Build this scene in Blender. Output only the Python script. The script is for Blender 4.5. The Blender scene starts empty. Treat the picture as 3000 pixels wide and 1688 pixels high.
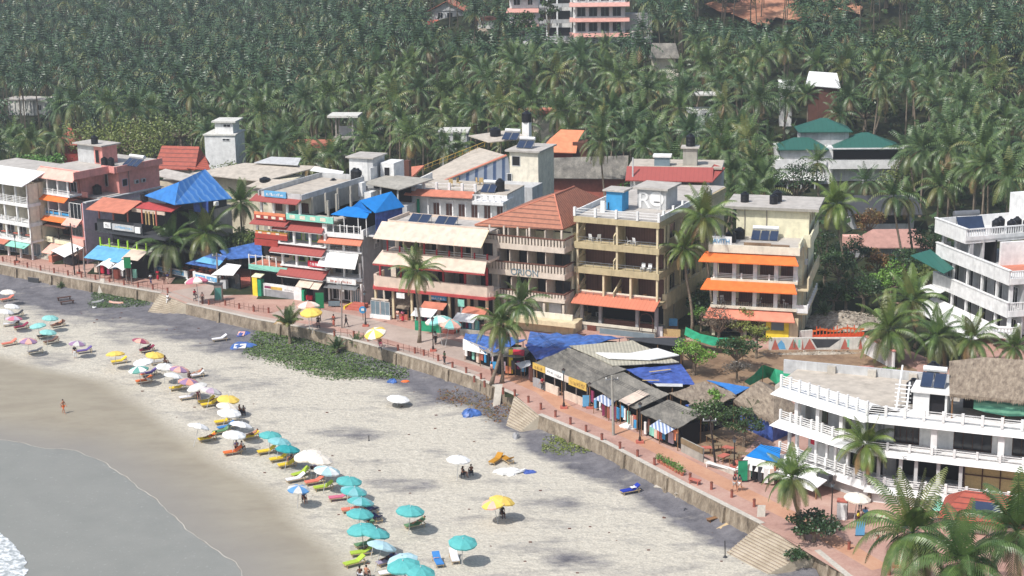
import bpy, math, random
import numpy as np
from mathutils import Vector, Matrix
random.seed(7)
C = bpy.context.scene.collection
R_ = math.radians
# ---------------------------------------------------------------- camera model (metres, z up, beach at z=0)
F = 4800.; TH = math.atan(1204/F); ROLL = .015; H = 59.; PZ = 1.9
cT, sT = math.cos(TH), math.sin(TH); cR, sR = math.cos(ROLL), math.sin(ROLL)
TO = {'A1':(0,250),'A2':(0,600),'A3':(700,380),'A4':(700,650),'B1':(1350,500),'B2':(1250,880),'B3':(1900,450),'B4':(1900,850),
      'C1':(2250,550),'C2':(2250,950),'C3':(2250,1268),'C4':(1500,1268),'D1':(750,1268),'D2':(0,820),'D3':(500,1000),'D4':(0,1268),
      'E1':(0,0),'E2':(1000,0),'E3':(2000,0)}
def Q(t, x, y):
    k = .276 if t == 'D3' else .3882 if t[0] == 'E' else .29115
    return TO[t][0]+x*k, TO[t][1]+y*k
def G(p, z=0.):
    """survey: where the sight line through photo point p meets height z"""
    if isinstance(p[0], str): p = Q(*p)
    u, v = p[0]-1500, p[1]-844
    u, v = u*cR-v*sR, u*sR+v*cR
    d = (u/F, cT-v/F*sT, -sT-v/F*cT); t = (z-H)/d[2]
    return d[0]*t, d[1]*t
def proj(x, y, z):
    zc = y*cT-(z-H)*sT; up = y*sT+(z-H)*cT
    u, v = F*x/zc, -F*up/zc
    return u*cR+v*sR+1500, -u*sR+v*cR+844
# ---------------------------------------------------------------- materials
def lin(c):
    return tuple(((x/255)/12.92 if x/255 <= .04045 else ((x/255+.055)/1.055)**2.4) for x in c)
MATS = {}
def newmat(name):
    m = bpy.data.materials.new(name); m.use_nodes = True
    nt = m.node_tree; b = nt.nodes['Principled BSDF']
    return m, nt, b
def node(nt, t, **kw):
    n = nt.nodes.new(t)
    for k, v in kw.items():
        if k.startswith('i_'): n.inputs[k[2:].replace('_', ' ')].default_value = v
        else: setattr(n, k, v)
    return n
def mixc(nt, fac, a, b):
    m = node(nt, 'ShaderNodeMix', data_type='RGBA')
    L = nt.links
    for s, v in ((0, fac), (6, a), (7, b)):
        if isinstance(v, bpy.types.NodeSocket): L.new(v, m.inputs[s])
        else: m.inputs[s].default_value = v if s == 0 else (*v[:3], 1)
    return m.outputs[2]
def ramp(nt, src, a, b):
    r = node(nt, 'ShaderNodeMapRange'); r.inputs[1].default_value = a; r.inputs[2].default_value = b
    nt.links.new(src, r.inputs[0]); return r.outputs[0]
def noise(nt, co, scale, detail=4, sc3=None, rough=.55):
    if sc3:
        mp = node(nt, 'ShaderNodeMapping'); mp.inputs['Scale'].default_value = sc3
        nt.links.new(co, mp.inputs[0]); co = mp.outputs[0]
    n = node(nt, 'ShaderNodeTexNoise'); n.inputs['Scale'].default_value = scale; n.inputs['Detail'].default_value = detail
    n.inputs['Roughness'].default_value = rough
    nt.links.new(co, n.inputs['Vector']); return n.outputs[0]
def coords(nt): return node(nt, 'ShaderNodeTexCoord').outputs['Object']
def bump(nt, b, h, s=.3, d=.05):
    n = node(nt, 'ShaderNodeBump'); n.inputs['Strength'].default_value = s; n.inputs['Distance'].default_value = d
    nt.links.new(h, n.inputs['Height']); nt.links.new(n.outputs[0], b.inputs['Normal'])
def plain(name, rgb, rough=.8, var=.15, scale=1.2, streak=0., dirt=0.04, metal=0., spec=.3, alb=None):
    """painted / plastered / plastic surface with uneven tone; streak = rain stains running down, dirt = grimy blotches"""
    m, nt, b = newmat(name); k = .85 if alb is None else alb
    c = tuple(v*k for v in lin(rgb)); co = coords(nt)
    hi = tuple(min(1, v*(1+var)) for v in c); lo = tuple(v*(1-var) for v in c)
    out = mixc(nt, ramp(nt, noise(nt, co, scale), .3, .7), lo, hi)
    if streak:
        f = ramp(nt, noise(nt, co, 1., 5, (2.6, 2.6, .22)), .52, .78)
        f2 = node(nt, 'ShaderNodeMath', operation='MULTIPLY'); nt.links.new(f, f2.inputs[0]); f2.inputs[1].default_value = streak
        out = mixc(nt, f2.outputs[0], out, tuple(v*.34 for v in c))
    if dirt:
        f = ramp(nt, noise(nt, co, .45, 8, None, .7), .5, .72)
        f2 = node(nt, 'ShaderNodeMath', operation='MULTIPLY'); nt.links.new(f, f2.inputs[0]); f2.inputs[1].default_value = dirt
        out = mixc(nt, f2.outputs[0], out, (c[0]*.42+.01, c[1]*.4+.01, c[2]*.38+.01))
    nt.links.new(out, b.inputs['Base Color'])
    b.inputs['Roughness'].default_value = rough; b.inputs['Metallic'].default_value = metal
    b.inputs['Specular IOR Level'].default_value = spec
    MATS[name] = m; return m
def striped(name, a, b_, axis, period, duty=.5, rough=.7, wob=0., bmp=0., edge=.06, var=.15, alb=.85):
    """bands of two colours along a local axis (corrugated sheet, tiles, planks, pickets)"""
    m, nt, b = newmat(name); co = coords(nt)
    sp = node(nt, 'ShaderNodeSeparateXYZ'); nt.links.new(co, sp.inputs[0]); s = sp.outputs[axis]
    if wob:
        n = noise(nt, co, .8, 3); ad = node(nt, 'ShaderNodeMath', operation='MULTIPLY_ADD'); nt.links.new(n, ad.inputs[0]); ad.inputs[1].default_value = wob; nt.links.new(s, ad.inputs[2]); s = ad.outputs[0]
    d = node(nt, 'ShaderNodeMath', operation='MULTIPLY'); nt.links.new(s, d.inputs[0]); d.inputs[1].default_value = 1/period
    fr = node(nt, 'ShaderNodeMath', operation='FRACT'); nt.links.new(d.outputs[0], fr.inputs[0])
    f = ramp(nt, fr.outputs[0], duty-edge, duty+edge)
    A = tuple(v*alb for v in lin(a)); B = tuple(v*alb for v in lin(b_))
    o = mixc(nt, f, A, B)
    nz = ramp(nt, noise(nt, co, 1.7, 6), .25, .75)
    o = mixc(nt, nz, o, o) if not var else o
    mul = node(nt, 'ShaderNodeMix', data_type='RGBA', blend_type='MULTIPLY'); mul.inputs[0].default_value = 1
    nt.links.new(o, mul.inputs[6]); g = mixc(nt, nz, (1-var,)*3, (1, 1, 1)); nt.links.new(g, mul.inputs[7])
    nt.links.new(mul.outputs[2], b.inputs['Base Color']); b.inputs['Roughness'].default_value = rough
    if bmp:
        w = node(nt, 'ShaderNodeMath', operation='PINGPONG'); nt.links.new(d.outputs[0], w.inputs[0]); w.inputs[1].default_value = .5
        bump(nt, b, w.outputs[0], bmp, .06)
    MATS[name] = m; return m
def blotch(name, cols, scale=.6, rough=.9, bmp=.4, sc3=None, detail=8, fine=9., bd=.05, alb=.85, spec=.2):
    """natural surface: colour ramp over layered noise"""
    m, nt, b = newmat(name); co = coords(nt)
    n1 = noise(nt, co, scale, detail, sc3, .65); n2 = noise(nt, co, fine, 4, sc3)
    mx = node(nt, 'ShaderNodeMath', operation='MULTIPLY_ADD'); nt.links.new(n2, mx.inputs[0]); mx.inputs[1].default_value = .35
    nt.links.new(n1, mx.inputs[2])
    cr = node(nt, 'ShaderNodeValToRGB'); nt.links.new(ramp(nt, mx.outputs[0], .42, .92), cr.inputs[0])
    e = cr.color_ramp.elements
    while len(e) < len(cols): e.new(.5)
    for i, c in enumerate(cols):
        e[i].position = i/(len(cols)-1); e[i].color = (*[v*alb for v in lin(c)], 1)
    nt.links.new(cr.outputs[0], b.inputs['Base Color']); b.inputs['Roughness'].default_value = rough
    b.inputs['Specular IOR Level'].default_value = spec
    if bmp: bump(nt, b, mx.outputs[0], bmp, bd)
    MATS[name] = m; return m
for n, c, kw in [
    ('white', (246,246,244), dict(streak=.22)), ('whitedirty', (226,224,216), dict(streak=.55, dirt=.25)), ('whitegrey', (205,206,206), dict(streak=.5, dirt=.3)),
    ('cream', (240,232,212), dict(streak=.25)), ('creamwall', (232,222,196), dict(streak=.3, dirt=.12)), ('paleyellow', (244,238,206), dict(streak=.25)),
    ('orionwall', (226,212,196), dict(streak=.22)), ('tanfascia', (200,184,146), dict(streak=.4)), ('tancream', (228,212,176), dict(streak=.3)),
    ('pink', (232,158,148), dict(streak=.3)), ('pinklight', (246,190,174), dict(streak=.2)), ('lilac', (208,190,202), dict(streak=.3)),
    ('brickred', (172,72,64), {}), ('redfascia', (188,78,78), {}), ('redpost', (178,58,64), {}), ('orange', (242,126,62), dict(dirt=.12)), ('orangepost', (240,152,112), {}), ('salmonawn', (232,146,120), dict(dirt=.15)), ('bollard', (158,94,80), {}), ('paleorange', (216,164,152), {}), ('dustpink', (190,146,134), dict(dirt=.3)),
    ('yellow', (250,226,70), {}), ('lime', (176,224,64), {}), ('tealpaint', (150,220,200), {}), ('bluepaint', (70,160,215), {}), ('bluesign', (110,180,225), {}),
    ('concrete', (176,172,162), dict(streak=.5, dirt=.4)), ('roofgrey', (196,190,182), dict(dirt=.5)), ('roofdeck', (200,190,176), dict(dirt=.55)), ('greywall', (170,170,172), dict(streak=.5)),
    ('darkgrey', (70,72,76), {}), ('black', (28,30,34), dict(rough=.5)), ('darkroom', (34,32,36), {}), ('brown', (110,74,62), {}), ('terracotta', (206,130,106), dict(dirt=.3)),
    ('wood', (150,112,78), dict(scale=4)), ('darkwood', (88,60,50), dict(scale=4)), ('palewood', (205,180,140), dict(scale=4)), ('bamboo', (196,170,120), dict(scale=5)),
    ('metalgrey', (150,152,155), dict(rough=.45, metal=.6)), ('poledark', (62,52,50), {}), ('polegrey', (150,140,135), dict(streak=.4)),
    ('tankblack', (30,32,38), dict(rough=.35)), ('glass', (40,44,50), dict(rough=.15, spec=.6, var=.3, scale=.7)), ('glassblue', (120,140,150), dict(rough=.15, spec=.6)),
    ('solar', (48,62,88), dict(rough=.2, spec=.6)), ('doorwhite', (232,230,236), {}), ('doorbrown', (120,70,58), dict(scale=3)),
    ('tarpblue', (74,112,180), dict(rough=.4, scale=1.6, var=.4, dirt=.2)), ('tarpbright', (30,130,210), dict(rough=.5, var=.1)), ('tarproof', (60,130,205), dict(rough=.4, var=.2)), ('tarpdeep', (72,98,174), dict(rough=.45, scale=1.6, var=.4, dirt=.2)),
    ('netgreen', (40,150,110), dict(rough=.7, var=.3)), ('aqua', (110,200,205), {}), ('grass', (98,118,60), dict(scale=6, var=.5, alb=.6)),
    ('skin', (196,140,112), dict(var=.05)), ('skindark', (110,72,54), dict(var=.05)), ('hairblack', (26,20,18), dict(var=.2)),
    ('stonepale', (205,198,186), dict(dirt=.4, scale=3)), ('fencefab', (238,96,50), {}), ('redpaint', (206,50,70), {}), ('goldsign', (222,186,96), dict(var=.2, scale=3)),
    ('mauvemat', (150,60,100), {}), ('beige', (226,206,188), dict(dirt=.1)), ('mintsign', (90,150,140), {}), ('greensign', (36,130,84), {}), ('redstep', (196,112,96), {}),
    ]:
    plain(n, c, **kw)
M = lambda n: MATS[n]
striped('tileroof', (194,126,98), (128,80,62), 1, .5, .78, bmp=.5, var=.4)
striped('tilered', (190,92,72), (128,60,50), 1, .55, .8, bmp=.5, var=.4)
striped('greenroof', (44,104,92), (34,84,74), 0, .8, .93, bmp=.2, var=.15, rough=.5)
striped('corrugated', (146,143,136), (92,90,86), 0, .9, .85, bmp=.3, var=.5, wob=.3)
striped('corrcream', (214,208,186), (184,178,160), 0, .4, .5, bmp=.5, var=.3, edge=.4)
striped('curtain', (132,92,82), (88,58,52), 0, .22, .5, var=.3, edge=.35)
striped('curtaingreen', (96,104,80), (70,76,62), 0, .3, .5, var=.3, edge=.35)
striped('picketblue', (96,120,160), (206,212,222), 0, 1.0, .35, var=.15)
striped('bluestripe', (60,124,200), (108,156,212), 1, .9, .75, var=.2, wob=.9, rough=.35, edge=.2)
striped('greenstripe', (60,120,100), (110,170,140), 2, .5, .5, var=.2, wob=.4)
striped('cloth_check', (210,216,228), (120,140,180), 0, .35, .5, var=.1)
striped('planks', (160,140,110), (110,92,70), 0, .22, .85, var=.4)
striped('awntile', (222,134,104), (196,110,84), 0, .5, .9, var=.15)
striped('awnred', (172,84,78), (152,70,64), 0, .6, .92, var=.12)
blotch('thatch', [(96,84,74), (150,136,120), (186,172,152)], 3., .95, 1., (1, .25, 1), fine=14, bd=.12)
blotch('asbestos', [(84,82,78), (126,122,114), (168,162,150)], .8, .9, .6, (1, .3, 1), fine=6, bd=.08)
blotch('rubble', [(96,82,70), (176,164,148), (222,214,198)], 1.6, .95, 1., bd=.2, fine=5)
blotch('earth', [(104,84,66), (150,124,100), (178,154,124)], .35, .95, .6, bd=.1, fine=5)
blotch('redearth', [(150,96,76), (196,140,112), (216,172,140)], .12, .95, .6, bd=.2, fine=2)
blotch('pinkslab', [(186,120,112), (206,146,134), (214,160,146)], .5, .9, .1)
blotch('scree', [(40,50,34), (66,76,46), (100,92,66)], .5, .95, 1., bd=.15, fine=5, alb=.5)
blotch('trunk', [(96,84,72), (140,126,110), (168,154,136)], 2., .9, .5, (1, 1, 4))
blotch('umbwhite', [(235,232,228), (250,248,245)], 2., .7, 0)
blotch('pavement', [(162,124,112), (190,152,138), (208,176,160)], .22, .9, .25, fine=3.2)
blotch('pavetan', [(184,136,110), (202,154,126), (210,170,142)], .3, .9, .2, fine=4)
blotch('pavegrey', [(168,150,140), (186,168,156), (202,184,172)], .3, .9, .2, fine=4)
blotch('wallconc', [(84,74,64), (152,138,120), (196,182,162)], 1.1, .95, .8, (1.3, 1.3, .5), fine=7, bd=.1)
blotch('stair', [(170,158,138), (196,184,164), (210,200,182)], .8, .9, .3, fine=8)
blotch('foam', [(205,208,205), (232,232,230), (245,245,245)], 2.5, .5, .6, fine=9, bd=.1)
def leafmat(name, a, b_, tip=None, alb=1.):
    m, nt, b = newmat(name); co = coords(nt)
    oi = node(nt, 'ShaderNodeObjectInfo')
    f = noise(nt, co, .9, 3); o = mixc(nt, ramp(nt, f, .3, .7), tuple(v*alb for v in lin(a)), tuple(v*alb for v in lin(b_)))
    o2 = mixc(nt, ramp(nt, oi.outputs['Random'], .0, 1.), (.6, .74, .76), (1.14, 1.12, .88))
    mul = node(nt, 'ShaderNodeMix', data_type='RGBA', blend_type='MULTIPLY'); mul.inputs[0].default_value = 1
    nt.links.new(o, mul.inputs[6]); nt.links.new(o2, mul.inputs[7]); o = mul.outputs[2]
    nt.links.new(o, b.inputs['Base Color']); b.inputs['Roughness'].default_value = .42; b.inputs['Specular IOR Level'].default_value = .5
    MATS[name] = m
leafmat('palmleaf', (50,74,44), (106,126,74)); leafmat('palmnear', (60,84,42), (118,136,72)); leafmat('palmold', (96,104,60), (124,124,76)); leafmat('palmdry', (130,104,74), (160,132,96))
leafmat('palmfar', (40,62,46), (86,110,74)); leafmat('leafdark', (40,62,38), (72,96,50)); leafmat('leafbright', (84,122,50), (126,160,70)); leafmat('leafgrey', (98,84,78), (122,108,100))
leafmat('leafolive', (92,104,52), (128,136,74)); leafmat('creeper', (64,86,48), (104,124,70)); leafmat('leafred', (120,66,48), (110,104,60))
# ---------------------------------------------------------------- mesh building
class MB:
    def __init__(s, oz=0., rot=None, off=(0, 0)):
        s.v = []; s.f = []; s.oz = oz; s.rot = rot; s.off = off
        if rot is not None: s.ca, s.sa = math.cos(R_(rot)), math.sin(R_(rot))
    def pt(s, p):
        x, y, z = p
        if s.rot is not None: x, y = x*s.ca+y*s.sa, -x*s.sa+y*s.ca
        return (x+s.off[0], y+s.off[1], z+s.oz)
    def add(s, vs, fs):
        n = len(s.v); s.v += [s.pt(p) for p in vs]; s.f += [tuple(i+n for i in f) for f in fs]; return s
    def box(s, x0, x1, y0, y1, z0, z1):
        return s.add([(x0,y0,z0),(x1,y0,z0),(x1,y1,z0),(x0,y1,z0),(x0,y0,z1),(x1,y0,z1),(x1,y1,z1),(x0,y1,z1)],
                     [(0,3,2,1),(4,5,6,7),(0,1,5,4),(1,2,6,5),(2,3,7,6),(3,0,4,7)])
    def hexa(s, b, t): return s.add(list(b)+list(t), [(0,3,2,1),(4,5,6,7),(0,1,5,4),(1,2,6,5),(2,3,7,6),(3,0,4,7)])
    def slab(s, p0, p1, p2, p3, th=.08):
        t = [p0, p1, p2, p3]; return s.hexa([(a, b, c-th) for a, b, c in t], t)
    def prism(s, pts, z0, z1):
        n = len(pts)
        return s.add([(x, y, z0) for x, y in pts]+[(x, y, z1) for x, y in pts],
                     [tuple(range(n-1, -1, -1)), tuple(range(n, 2*n))]+[(i, (i+1) % n, n+(i+1) % n, n+i) for i in range(n)])
    def tube(s, pts, r, n=6, cap=True):
        pts = [Vector(p) for p in pts]; rs = r if isinstance(r, (list, tuple)) else [r]*len(pts); vs = []; fs = []
        for i, p in enumerate(pts):
            d = (pts[min(i+1, len(pts)-1)]-pts[max(i-1, 0)]).normalized()
            a = d.cross(Vector((0, 0, 1)) if abs(d.z) < .9 else Vector((1, 0, 0))).normalized(); b = d.cross(a)
            for k in range(n):
                t = 2*math.pi*k/n; vs.append(tuple(p+(a*math.cos(t)+b*math.sin(t))*rs[i]))
        for i in range(len(pts)-1):
            for k in range(n): fs.append((i*n+k, i*n+(k+1) % n, (i+1)*n+(k+1) % n, (i+1)*n+k))
        if cap: fs += [tuple(range(n-1, -1, -1)), tuple(range((len(pts)-1)*n, len(pts)*n))]
        return s.add(vs, fs)
    def lathe(s, x, y, prof, n=12):
        vs = []; fs = []
        for r, z in prof:
            for k in range(n): t = 2*math.pi*k/n; vs.append((x+r*math.cos(t), y+r*math.sin(t), z))
        m = len(prof)
        for i in range(m-1):
            for k in range(n): fs.append((i*n+k, i*n+(k+1) % n, (i+1)*n+(k+1) % n, (i+1)*n+k))
        fs += [tuple(range(n-1, -1, -1)), tuple(range((m-1)*n, m*n))]
        return s.add(vs, fs)
    def ball(s, c, r, n=8, m=5):
        rx, ry, rz = r if isinstance(r, (list, tuple)) else (r, r, r); vs = []; fs = []
        for i in range(1, m):
            a = math.pi*i/m
            for k in range(n): t = 2*math.pi*k/n; vs.append((c[0]+rx*math.sin(a)*math.cos(t), c[1]+ry*math.sin(a)*math.sin(t), c[2]-rz*math.cos(a)))
        vs += [(c[0], c[1], c[2]-rz), (c[0], c[1], c[2]+rz)]; q = (m-1)*n
        for i in range(m-2):
            for k in range(n): fs.append((i*n+k, i*n+(k+1) % n, (i+1)*n+(k+1) % n, (i+1)*n+k))
        for k in range(n): fs += [((k+1) % n, k, q), ((m-2)*n+k, (m-2)*n+(k+1) % n, q+1)]
        return s.add(vs, fs)
def link(o, parent=None):
    C.objects.link(o)
    if parent: o.parent = parent
    return o
def mesh(name, mb, mats, fm=None, smooth=False):
    me = bpy.data.meshes.new(name); me.from_pydata(mb.v, [], mb.f)
    for m in (mats if isinstance(mats, (list, tuple)) else [mats]): me.materials.append(M(m) if isinstance(m, str) else m)
    if fm: me.polygons.foreach_set('material_index', fm)
    if smooth: me.polygons.foreach_set('use_smooth', [True]*len(me.polygons))
    me.update(); return me
def obj(name, mb, mats, parent=None, fm=None, smooth=False):
    return link(bpy.data.objects.new(name, mesh(name, mb, mats, fm, smooth)), parent)
def tag(o, label=None, cat=None, group=None, kind=None):
    if label: o['label'] = label
    if cat: o['category'] = cat
    if group: o['group'] = group
    if kind: o['kind'] = kind
    return o
def empty(name, label, cat, loc, rz=0., group=None):
    o = bpy.data.objects.new(name, None); C.objects.link(o); o.location = loc; o.rotation_euler = (0, 0, rz); o.empty_display_size = .3
    return tag(o, label, cat, group)
def copytree(o, loc=None, rz=None, label=None, parent=None, mats=None):
    c = o.copy(); C.objects.link(c)
    if parent: c.parent = parent
    if loc is not None: c.location = loc
    if rz is not None: c.rotation_euler = (0, 0, rz)
    if label: c['label'] = label
    for ch in list(o.children):
        copytree(ch, parent=c, mats=mats)
    if mats:
        base = o.name.split('.')[0]
        if base in mats:
            for i, mm in enumerate(mats[base]):
                c.material_slots[i].link = 'OBJECT'; c.material_slots[i].material = M(mm)
    return c
class Bld:
    """a thing in its own frame: x along the front, y into depth, z absolute; parts are queued and built by done()"""
    def __init__(s, name, label, cat, o, phi=0., base=PZ, group=None):
        s.phi = phi; s.base = base; s.parts = []
        s.root = empty(name, label, cat, (o[0], o[1], base), -R_(phi), group)
    def p(s, name, mat, parent=None, label=None, rot=None, off=(0, 0), smooth=False):
        mb = MB(-s.base, rot, off); s.parts.append((name, mat, mb, parent, label, smooth)); return mb
    def done(s):
        d = {}
        for name, mat, mb, par, lab, sm in s.parts:
            if not mb.v: continue
            o = obj(name, mb, mat, d.get(id(par), s.root), smooth=sm); d[id(mb)] = o
            if lab: o['label'] = lab
        return s.root
    # ---- kit
    def win(s, x0, x1, z0, z1, y, fr='white', pane='glass', mull=1, name='window', ax='x', side=-1, rot=None, off=(0, 0)):
        w = s.p(name, fr, rot=rot, off=off); pn = s.p('pane', pane, w, rot=rot, off=off); t = .07
        def bx(m, a0, a1, c0, c1, d0, d1):
            if ax == 'x': m.box(a0, a1, y+side*d1 if side < 0 else y+d0, y+side*d0 if side < 0 else y+d1, c0, c1)
            else: m.box(y+side*d1 if side < 0 else y+d0, y+side*d0 if side < 0 else y+d1, a0, a1, c0, c1)
        bx(pn, x0+t, x1-t, z0+t, z1-t, .003, .03)
        bx(w, x0, x0+t, z0, z1, .002, .07); bx(w, x1-t, x1, z0, z1, .002, .07)
        bx(w, x0+t, x1-t, z0, z0+t, .002, .07); bx(w, x0+t, x1-t, z1-t, z1, .002, .07)
        for k in range(1, mull+1):
            c = x0+(x1-x0)*k/(mull+1); bx(w, c-.03, c+.03, z0+t, z1-t, .031, .06)
        return w
    def rail(s, x0, x1, zf, zt, y, mat='white', n=5, bars=3, post=.14, rot=None, off=(0, 0), mid=None, name='railing', posts=True):
        m = s.p(name, mat, rot=rot, off=off); L = x1-x0
        for k in range(n+1):
            c = x0+L*k/n; m.box(c-post/2, c+post/2, y-post/2, y+post/2, zf, zt+(.06 if posts else 0))
        for b in range(bars):
            z = zt-.05-(zt-zf-.1)*b/max(bars, 1)
            for k in range(n):
                a = x0+L*k/n+post/2; c = x0+L*(k+1)/n-post/2; m.box(a, c, y-.03, y+.03, z-.06, z)
        return m
    def balus(s, x0, x1, zf, zt, y, mat='white', step=.3, w=.12, rot=None, off=(0, 0), ax='x'):
        m = s.p('railing', mat, rot=rot, off=off)
        def bx(a0, a1, d, c0, c1):
            if ax == 'x': m.box(a0, a1, y-d, y+d, c0, c1)
            else: m.box(y-d, y+d, a0, a1, c0, c1)
        bx(x0, x1, .1, zt-.1, zt)
        n = max(1, int((x1-x0)/step))
        for k in range(n):
            c = x0+(k+.5)*(x1-x0)/n; bx(c-w/2, c+w/2, .05, zf, zt-.1)
        return m
    def awn(s, x0, x1, y0, z0, y1, z1, mat, th=.1, name='awning', cut=0., rot=None, off=(0, 0), label=None):
        """sloping roof from the wall line (y0,z0) down to the eave (y1,z1)"""
        m = s.p(name, mat, rot=rot, off=off, label=label)
        m.slab((x0, y1, z1), (x1, y1, z1), (x1-cut, y0, z0), (x0+cut, y0, z0), th); return m
    def floor(s, x0, x1, zf, zc, dep, wall, n, door='glass', fr='white', colm='white', cw=.22, part=None, dw=.6, rot=None, off=(0, 0), skip=(), sill=0.):
        wall.box(x0, x1, dep, dep+.2, zf, zc); L = (x1-x0)/n
        for k in range(n):
            if k in skip: continue
            c = x0+(k+.5)*L; s.win(c-L*dw/2, c+L*dw/2, zf+.04+sill, zc-.55, dep, fr, door, 1, 'window' if sill else 'door', rot=rot, off=off)
        for k in range(n+1):
            c = x0+k*L; c = min(max(c, x0+cw/2), x1-cw/2)
            if colm: s.p('column', colm, rot=rot, off=off).box(c-cw/2, c+cw/2, .06, .06+cw, zf, zc)
            if part and 0 < k < n: s.p('partition', part, rot=rot, off=off).box(c-.06, c+.06, .3, dep, zf, zc)
def textmesh(name, s, size, mat, parent, loc, rot, ext=.03):
    cu = bpy.data.curves.new(name, 'FONT'); cu.body = s; cu.size = size; cu.extrude = ext; cu.align_x = 'CENTER'
    t = bpy.data.objects.new('tmp', cu); C.objects.link(t); bpy.context.view_layer.update()
    me = bpy.data.meshes.new_from_object(t.evaluated_get(bpy.context.evaluated_depsgraph_get()))
    bpy.data.objects.remove(t); bpy.data.curves.remove(cu)
    me.name = name; me.materials.clear(); me.materials.append(M(mat))
    o = link(bpy.data.objects.new(name, me), parent); o.location = loc; o.rotation_euler = rot; return o
def scribble(mb, x0, x1, z0, z1, y, seed=0, n=None):
    """rows of short strokes standing for lettering too small to read"""
    r = random.Random(seed); x = x0
    while x < x1-.08:
        w = r.uniform(.08, .2); h = r.uniform(.6, 1)*(z1-z0)
        mb.box(x, x+w*.35, y-.012, y, z0, z0+h)
        if r.random() < .7: mb.box(x+w*.35, x+w, y-.011, y, z0+h*.8 if r.random() < .5 else z0, z0+(h if r.random() < .5 else h*.2)+.02)
        x += w+.07
# ---------------------------------------------------------------- camera, sun, sky
sc = bpy.context.scene
cam = bpy.data.cameras.new('camera'); co_ = bpy.data.objects.new('camera', cam); C.objects.link(co_); sc.camera = co_
fw = Vector((0, cT, -sT)); up = Vector((0, sT, cT)); rt = Vector((1, 0, 0))
# photo content is turned anticlockwise by ROLL -> camera turned clockwise
rx = rt*cR-up*sR; uy = rt*sR+up*cR
m4 = Matrix((( rx.x, uy.x, -fw.x, 0), (rx.y, uy.y, -fw.y, 0), (rx.z, uy.z, -fw.z, H), (0, 0, 0, 1)))
co_.matrix_world = m4
cam.sensor_width = 36; cam.lens = 36*F/3000; cam.clip_start = 1; cam.clip_end = 6000
SX, SY = .73, .68; EL = 54
sun = bpy.data.lights.new('sun', 'SUN'); so = bpy.data.objects.new('sun', sun); C.objects.link(so)
d = Vector((SX, SY, -math.tan(R_(EL))*math.hypot(SX, SY))).normalized()
so.rotation_euler = d.to_track_quat('-Z', 'Y').to_euler(); so.location = (-80, -80, 150)
sun.energy = 4.2; sun.angle = R_(.55); sun.color = (1, .965, .92)
w = bpy.data.worlds.new('World'); sc.world = w; w.use_nodes = True
nt = w.node_tree; bg = nt.nodes['Background']; sky = nt.nodes.new('ShaderNodeTexSky'); sky.sky_type = 'NISHITA'
sky.sun_disc = False; sky.sun_elevation = R_(EL); sky.sun_rotation = math.atan2(-SX, -SY); sky.air_density = 1.2; sky.dust_density = 2.5
nt.links.new(sky.outputs[0], bg.inputs[0]); bg.inputs[1].default_value = .14
sc.view_settings.view_transform = 'Standard'; sc.view_settings.look = 'None'; sc.view_settings.exposure = .0; sc.view_settings.gamma = 1
sc.cycles.max_bounces = 4; sc.cycles.diffuse_bounces = 2; sc.cycles.glossy_bounces = 2; sc.cycles.transparent_max_bounces = 6; sc.cycles.use_denoising = True
m, nt, b = newmat('haze'); nt.nodes.remove(b); pv = node(nt, 'ShaderNodeVolumePrincipled'); pv.inputs['Color'].default_value = (.9, .95, 1, 1); pv.inputs['Density'].default_value = .0003; pv.inputs['Anisotropy'].default_value = .2
nt.links.new(pv.outputs[0], nt.nodes['Material Output'].inputs['Volume']); MATS['haze'] = m
# ---------------------------------------------------------------- terrain
WL = [(-170,315),(-95,259),(-79.3,247.5),(-66,237.8),(-50.4,227.7),(-45.5,221.4),(-34.7,212.6),(-26.9,207.4),(-18.5,199.6),(-10.4,191.4),(-5,185.3),
      (.3,177.3),(2.7,170.5),(9.4,161.1),(16.9,147.6),(22.2,138.5),(27.6,126.9),(36,108),(60,60)]
def yW(x):
    return float(np.interp(x, [p[0] for p in WL], [p[1] for p in WL]))
def sm(a, b, x):
    t = min(1, max(0, (x-a)/(b-a))); return t*t*(3-2*t)
def hgt(x, y):
    k = sm(-75, -5, x)
    hill = min(46, max(0, (y-295))*.165+max(0, (y-420))*.03)*k
    left = sm(300, 640, y)*13*(1-k)
    dip = 2.2*sm(120, 45, abs(x-20)+abs(y-250)*.2)*sm(215, 260, y)
    return 1.86+hill+left+dip*.2+(.4*math.sin(x*.11)*math.sin(y*.07) if y > 260 else 0)
def gridmesh(name, X0, X1, Y0, Y1, st, keep, zf, mat, attr=None):
    nx = int((X1-X0)/st)+1; ny = int((Y1-Y0)/st)+1; idx = {}; mb = MB(); vals = []
    def vid(i, j):
        if (i, j) not in idx:
            x, y = X0+i*st, Y0+j*st; idx[i, j] = len(mb.v); mb.v.append((x, y, zf(x, y)))
            if attr: vals.append(attr(x, y))
        return idx[i, j]
    for i in range(nx-1):
        for j in range(ny-1):
            if keep(X0+(i+.5)*st, Y0+(j+.5)*st): mb.f.append((vid(i, j), vid(i+1, j), vid(i+1, j+1), vid(i, j+1)))
    o = obj(name, mb, mat, smooth=True)
    if attr:
        a = o.data.color_attributes.new('zone', 'FLOAT_COLOR', 'POINT'); a.data.foreach_set('color', [c for v in vals for c in (*v, 1)])
    return o
tag(obj('haze', MB().box(-450, 450, -80, 800, -2, 75), 'haze'), kind='stuff')
tag(gridmesh('terrain', -260, 330, 128, 720, 7, lambda x, y: y > yW(x)+7, hgt, 'scree'), kind='structure')
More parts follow.
